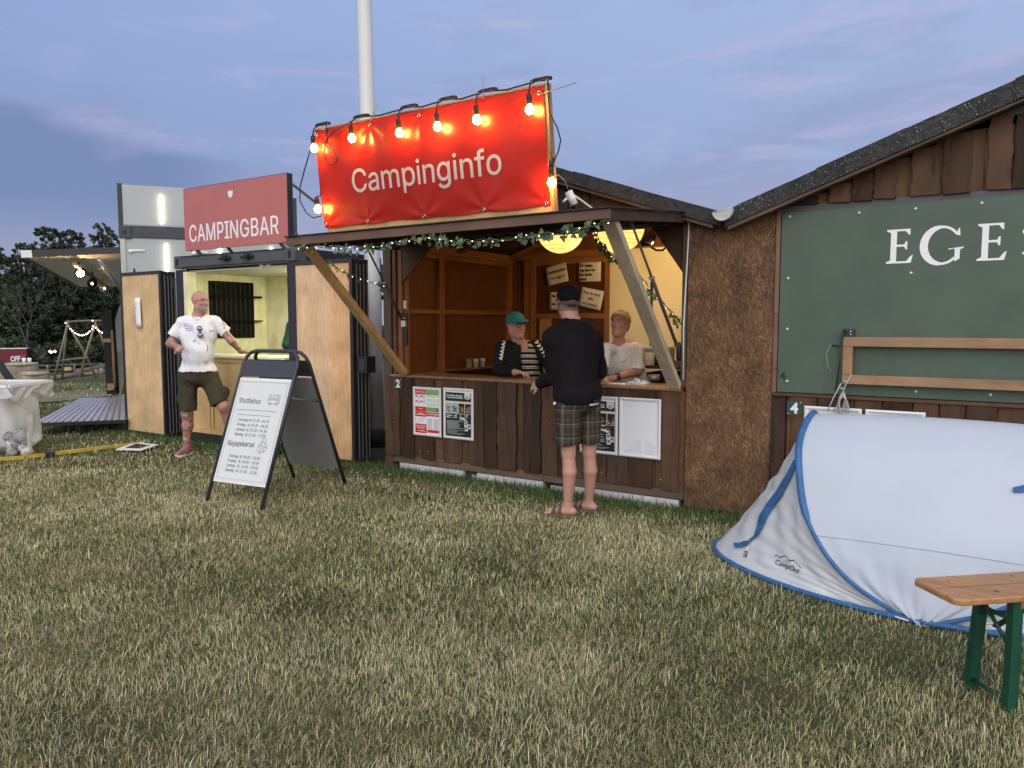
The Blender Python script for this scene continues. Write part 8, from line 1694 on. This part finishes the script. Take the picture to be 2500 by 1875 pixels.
hand(F, wL, R3*.9-A3*.4, U3, -1, sk, 1.0, .4); hand(F, wR, U3*.75-A3*.5-R3*.1, -R3*.5-A3*.6, 1, sk, .95, 1.0)
hpl, hpr = pel-rC*.09, pel+rC*.09
for h in (hpl, hpr): b = h.copy(); b[2] = .5; c = b.copy(); c[2] = .10; limb(F, [h-U3*.03, b, c], [.085, .058, .036], sk); foot(F, c, fC, sk)
F.build('body', M_skin, pc, vox=.0055, base=sk); eyes(hc, fh, pc, upC, 1.0, (.2, .16, .13))
f_, r_, u_ = basis(fh, upC); RC = np.stack([r_, f_, u_], 1)
F = Fig(); F.ell(hc+u_*.040-f_*.006, (.088, .107, .088), RC, None, .01); F.ell(hc+u_*.036+f_*.10, (.072, .080, .013), RC, None, .02); F.cut(hc+u_*.016, -u_); F.ell(hc-u_*.02, (.078, .098, .070), RC, None, .004, 's'); F.fold(.002, 30, 3)
F.build('cap', mat('teal_cloth', (.035, .21, .22), .8, .2, .1, 20, .2, 100), pc, vox=.0045, base=(1, 1, 1))
mb = MB()
for q in (-1, 1): mb.tube([hc+f_*.096+r_*(q*.034+.027*math.cos(a))+u_*(-.002+.019*math.sin(a)) for a in [2*PI*k/14 for k in range(14)]], .003, 6, closed=True); mb.tube([hc+f_*.094+r_*q*.062, hc+f_*.02+r_*q*.080, hc-f_*.02+r_*q*.080], .003, 5)
mb.tube([hc+f_*.100-r_*.008, hc+f_*.100+r_*.008], .003, 5); mb.build('glasses', M_cable, pc)
# striped shirt
sm_ = mat('striped_cloth', (1, 1, 1), .85, .15, .03, 20, .2, 60); t = sm_.node_tree; n = t.nodes; l = t.links; tcn = n.new('ShaderNodeTexCoord'); mp = n.new('ShaderNodeMapping'); mp.inputs['Rotation'].default_value = (.12, .16, 0); l.new(tcn.outputs['Object'], mp.inputs[0]); sp = n.new('ShaderNodeSeparateXYZ'); l.new(mp.outputs[0], sp.inputs[0])
m1 = n.new('ShaderNodeMath'); m1.operation = 'MULTIPLY'; m1.inputs[1].default_value = 19; l.new(sp.outputs[2], m1.inputs[0]); m2 = n.new('ShaderNodeMath'); m2.operation = 'FRACT'; l.new(m1.outputs[0], m2.inputs[0]); rr = n.new('ShaderNodeValToRGB'); rr.color_ramp.interpolation = 'CONSTANT'
e = rr.color_ramp.elements; [e.new(.5) for k in range(4)]
for q, (p, c) in zip(e, ((0, (.012,)*3), (.36, (.42, .43, .44)), (.58, (.03,)*3), (.68, (.62, .62, .60)), (.84, (.3,)*3), (.92, (.012,)*3))): q.position = p; q.color = (*c, 1)
l.new(m2.outputs[0], rr.inputs[0]); l.new(rr.outputs[0], n['Principled BSDF'].inputs['Base Color'])
F = Fig(); torso(F, pel, nk-U3*.01, rC, fC, .014, 1.0, .035, 1.02); F.cut(nk+U3*.0, U3); F.cone(nk-U3*.06, shl, .06, .062, None, .04); F.cone(nk-U3*.06, shr, .06, .062, None, .04); F.fold(.005, 17, 5); F.subcone(nk+U3*.09+fC*.03, nk-U3*.035+fC*.045, .085, .062)
F.build('striped_shirt', sm_, pc, vox=.006, base=(1, 1, 1))
F = Fig(); torso(F, pel, nk-U3*.01, rC, fC, .030, 1.05, .02, 1.04); F.cut(nk+U3*.015, U3); F.cone(nk-U3*.06, shl, .06, .078, None, .04); F.cone(nk-U3*.06, shr, .06, .078, None, .04)
F.subcone(nk+U3*.03+fC*.16, pel+U3*.05+fC*.20, .085, .16, .01); F.subcone(nk+U3*.12+fC*.02, nk+fC*.03, .088, .07)
F.cone(shl, eL, .068, .058, None, .03); F.cap(eL, wL, .055, .042, None, .02); F.cone(shr, eR, .068, .058, None, .03); F.cap(eR, wR, .055, .042, None, .02); F.fold(.008, 14, 7); F.fold(.003, 38, 8)
jk = F.build('jacket', mat('jacket_black', (.011, .011, .012), .75, .2, .1, 30, .2, 90), pc, vox=.006, base=(1, 1, 1))
Bj = bvh(jk); mb = MB()
for k in range(6): x, y = 1229-1.6*k, 832+8.4*k; [stroke(mb, [(x-5.5, y+ (2.5)), (x, y+5.5*.2-2.5*0), (x+6, y+3.5)][::1] if False else [(x+6, y-2.5), (x-2, y+.5), (x+5, y+4)], 1.6, Bj, (.8, .78, .72))]
for k in range(7): x, y = 1309+5.4*k, 834+8.2*k; stroke(mb, [(x-3.5, y+2.5), (x+3.5, y+3.5), (x+3, y-3)], 1.5, Bj, (.8, .78, .70))
mb.build('sleeve_chevron', M_tintp, jk)
F = Fig(); F.ell(pel-U3*.01, (.18, .14, .12), R_t, None, .05)
for h in (hpl, hpr): b = h.copy(); b[2] = .5; c = b.copy(); c[2] = .14; F.cone(h, b, .10, .075, None, .03); F.cap(b, c, .075, .06, None, .03)
M_jean = mat('dark_jeans', (.022, .028, .045), .85, .15, .1, 40); F.build('trousers', M_jean, pc, vox=.009, base=(1, 1, 1))
# ---- blonde person in the white T-shirt behind the counter
d = 6.70; sk = (.47, .245, .170)
pw = thing('person', 'person with short blond hair in a white T-shirt leaning on the counter at the right', 'person', tuple(PP(1520, 980, d))[:2]+(.06,))
pel, nk = PP(1548, 960, d+.25), PP(1510, 838, d); fD = -A3*.80-R3*.55; rD = -A_(-R3*.80+A3*.55); shl, shr = PP(1482, 850, d-.10), PP(1556, 852, d+.07)
F = Fig(); R_t = torso(F, pel, nk, R3*.9+A3*.35, fD, 0, .92, .0, .95, sk); hc = PP(1513, 789, d-.03); fh = -A3*.80-R3*.56+U3*.10
limb(F, [nk-U3*.03, hc-U3*.055], [.054, .050], sk, .03); head(F, hc, fh, sk, s=.96, lip=(.36, .13, .11), jaw=.92, nose=.95)
eR, wR = PP(1556, 906, d-.0), PP(1500, 924, d-.28); eL, wL = PP(1472, 905, d-.15), PP(1462, 922, d-.40)
for q in (eR, wR, wL): q[2] = max(q[2], 1.03)
wR[2] = 1.025; wL[2] = 1.03
limb(F, [shl, eL, wL], [.048, .040, .026], sk); limb(F, [shr, eR, wR], [.048, .042, .026], sk); hand(F, wR, -R3*.9-A3*.2, U3, -1, sk, .9, .3); hand(F, wL, R3*.4-A3*.7, U3, 1, sk, .9, .4)
hpl, hpr = pel-R3*.09, pel+R3*.09
for h in (hpl, hpr): b = h.copy(); b[2] = .5; c = b.copy(); c[2] = .10; limb(F, [h-U3*.03, b, c], [.085, .055, .034], sk); foot(F, c, fD, sk)
F.build('body', M_skin, pw, vox=.0055, base=sk); eyes(hc, fh, pw, s=.97, brow=(.20, .12, .07))
f_, r_, u_ = basis(fh); RD = np.stack([r_, f_, u_], 1)
F = Fig(); F.ell(hc+u_*.032-f_*.022, (.084, .100, .088), RD, (.27, .195, .105), .01); F.ell(hc-u_*.030-f_*.060, (.062, .048, .055), RD, (.17, .12, .07), .03); F.ell(hc+u_*.070+f_*.040, (.060, .042, .026), RD, (.40, .30, .17), .02)
F.ell(hc-u_*.020+f_*.085, (.066, .070, .066), RD, None, .012, 's'); F.ell(hc-u_*.060+f_*.01, (.10, .055, .045), RD, None, .012, 's'); F.fold(.005, 55, 21); F.fold(.003, 120, 22)
F.build('hair', vcol_mat('hair_blond', .7, .3, .6, 160), pw, vox=.0045, base=(.25, .18, .095), post=lambda V, C: C*(.8+.4*np.random.default_rng(3).random((len(V), 1))))
F = Fig(); torso(F, pel, nk-U3*.015, R3*.9+A3*.35, fD, .022, .98, .02, 1.02); F.cut(nk+U3*.005, U3); F.cone(nk-U3*.06, shl, .052, .054, None, .03); F.cone(nk-U3*.06, shr, .052, .054, None, .03)
F.cap(shl, eL*.85+shl*.15, .054, .058, None, .02); F.cap(shr, eR*.95+shr*.05, .055, .064, None, .02); F.fold(.008, 14, 17); F.fold(.003, 36, 18); F.subcone(nk+U3*.09+fD*.02, nk-U3*.0+fD*.03, .064, .050)
ws = F.build('shirt', mat('shirt_cream', (.74, .71, .66), .8, .15, .03, 9, .25, 30), pw, vox=.006, base=(1, 1, 1))
mb = MB(); Bw = bvh(ws); [stroke(mb, [(1517+2.6*k, 886-1.3*k), (1518+2.6*k, 883-1.3*k), (1519.5+2.6*k, 885.5-1.3*k)], .55, Bw, (.62, .22, .15)) for k in range(6)]; mb.build('shirt_print', M_tintp, pw)
mb = MB(); c = (wR*.9+eR*.1); ax = (eR-wR)/np.linalg.norm(eR-wR); mb.tube([c-ax*.012, c+ax*.012], .036, 16, (1, 1, 1)); wt = mb.build('watch_strap', M_cable, pw); mb = MB(); mb.ball(tuple(c-A3*.03), .022, n=12, sc=(1, 1, 1)); mb.build('watch_face', M_steel, wt)
mb = MB(); e_ = hc+r_*-.076-u_*.045 if (hc-r_*.076)@R3 > (hc+r_*.076)@R3 else hc+r_*.076-u_*.045; mb.ball(tuple(e_), .005, n=6); mb.build('earring', M_chrome, pw)
F = Fig(); F.ell(pel-U3*.01, (.17, .13, .12), R_t, None, .05)
for h in (hpl, hpr): b = h.copy(); b[2] = .5; c = b.copy(); c[2] = .14; F.cone(h, b, .095, .07, None, .03); F.cap(b, c, .07, .055, None, .03)
F.build('trousers', M_jean, pw, vox=.009, base=(1, 1, 1))
# ---- person in the green jacket inside the bar, hidden behind the right door
d = 9.35; sk = (.46, .25, .18)
pg = thing('person', 'person in a dark green jacket in the bar, only an elbow showing beside the door', 'person', tuple(PP(745, 900, d))[:2]+(.14,))
pel, nk = PP(748, 905, d), PP(742, 785, d); fG = -R3*.3-A3; shl, shr = PP(715, 798, d), PP(772, 798, d)
F = Fig(); R_t = torso(F, pel, nk, R3, fG, 0, 1, .02, 1, sk); hc = PP(742, 745, d); limb(F, [nk, hc-U3*.05], [.062, .056], sk); head(F, hc, fG, sk)
eL, wL = PP(702, 842, d-.05), PP(728, 850, d-.20); eR, wR = PP(785, 842, d-.05), PP(768, 858, d-.2)
limb(F, [shl, eL, wL], [.055, .045, .03], sk); limb(F, [shr, eR, wR], [.055, .045, .03], sk); hand(F, wL, R3-A3*.3, U3, 1, sk); hand(F, wR, -R3-A3*.3, U3, -1, sk)
for sgn in (-1, 1): h = pel+R3*.09*sgn; b = h.copy(); b[2] = .55; c = b.copy(); c[2] = .2; limb(F, [h, b, c], [.085, .058, .036], sk); foot(F, c, fG, sk)
F.build('body', M_skin, pg, vox=.008, base=sk); eyes(hc, fG, pg)
F = Fig(); torso(F, pel, nk-U3*.01, R3, fG, .03, 1.05, .02, 1.04); F.cut(nk+U3*.01, U3); F.cone(nk-U3*.06, shl, .06, .08, None, .04); F.cone(nk-U3*.06, shr, .06, .08, None, .04); F.cone(shl, eL, .08, .07, None, .03); F.cap(eL, wL, .066, .05, None, .02); F.cone(shr, eR, .08, .07, None, .03); F.cap(eR, wR, .066, .05, None, .02); F.fold(.009, 16, 7)
F.build('jacket', mat('green_cloth', (.012, .055, .040), .85, .15, .1, 20), pg, vox=.008, base=(1, 1, 1))
F = Fig(); F.ell(pel, (.18, .14, .12), R_t, None, .05)
for sgn in (-1, 1): h = pel+R3*.09*sgn; b = h.copy(); b[2] = .55; c = b.copy(); c[2] = .2; F.cone(h, b, .10, .075, None, .03); F.cap(b, c, .075, .06, None, .03)
F.build('trousers', M_jean, pg, vox=.01, base=(1, 1, 1)); F = Fig(); F.ell(hc+U3*.04+A3*.02, (.085, .10, .085), None, None, .01); F.cut(hc+U3*.01-A3*.02, A_((-.5*A3-.8*U3))); F.build('hair', vcol_mat('hair_brown', .8, .2), pg, vox=.006, base=(.06, .04, .03))
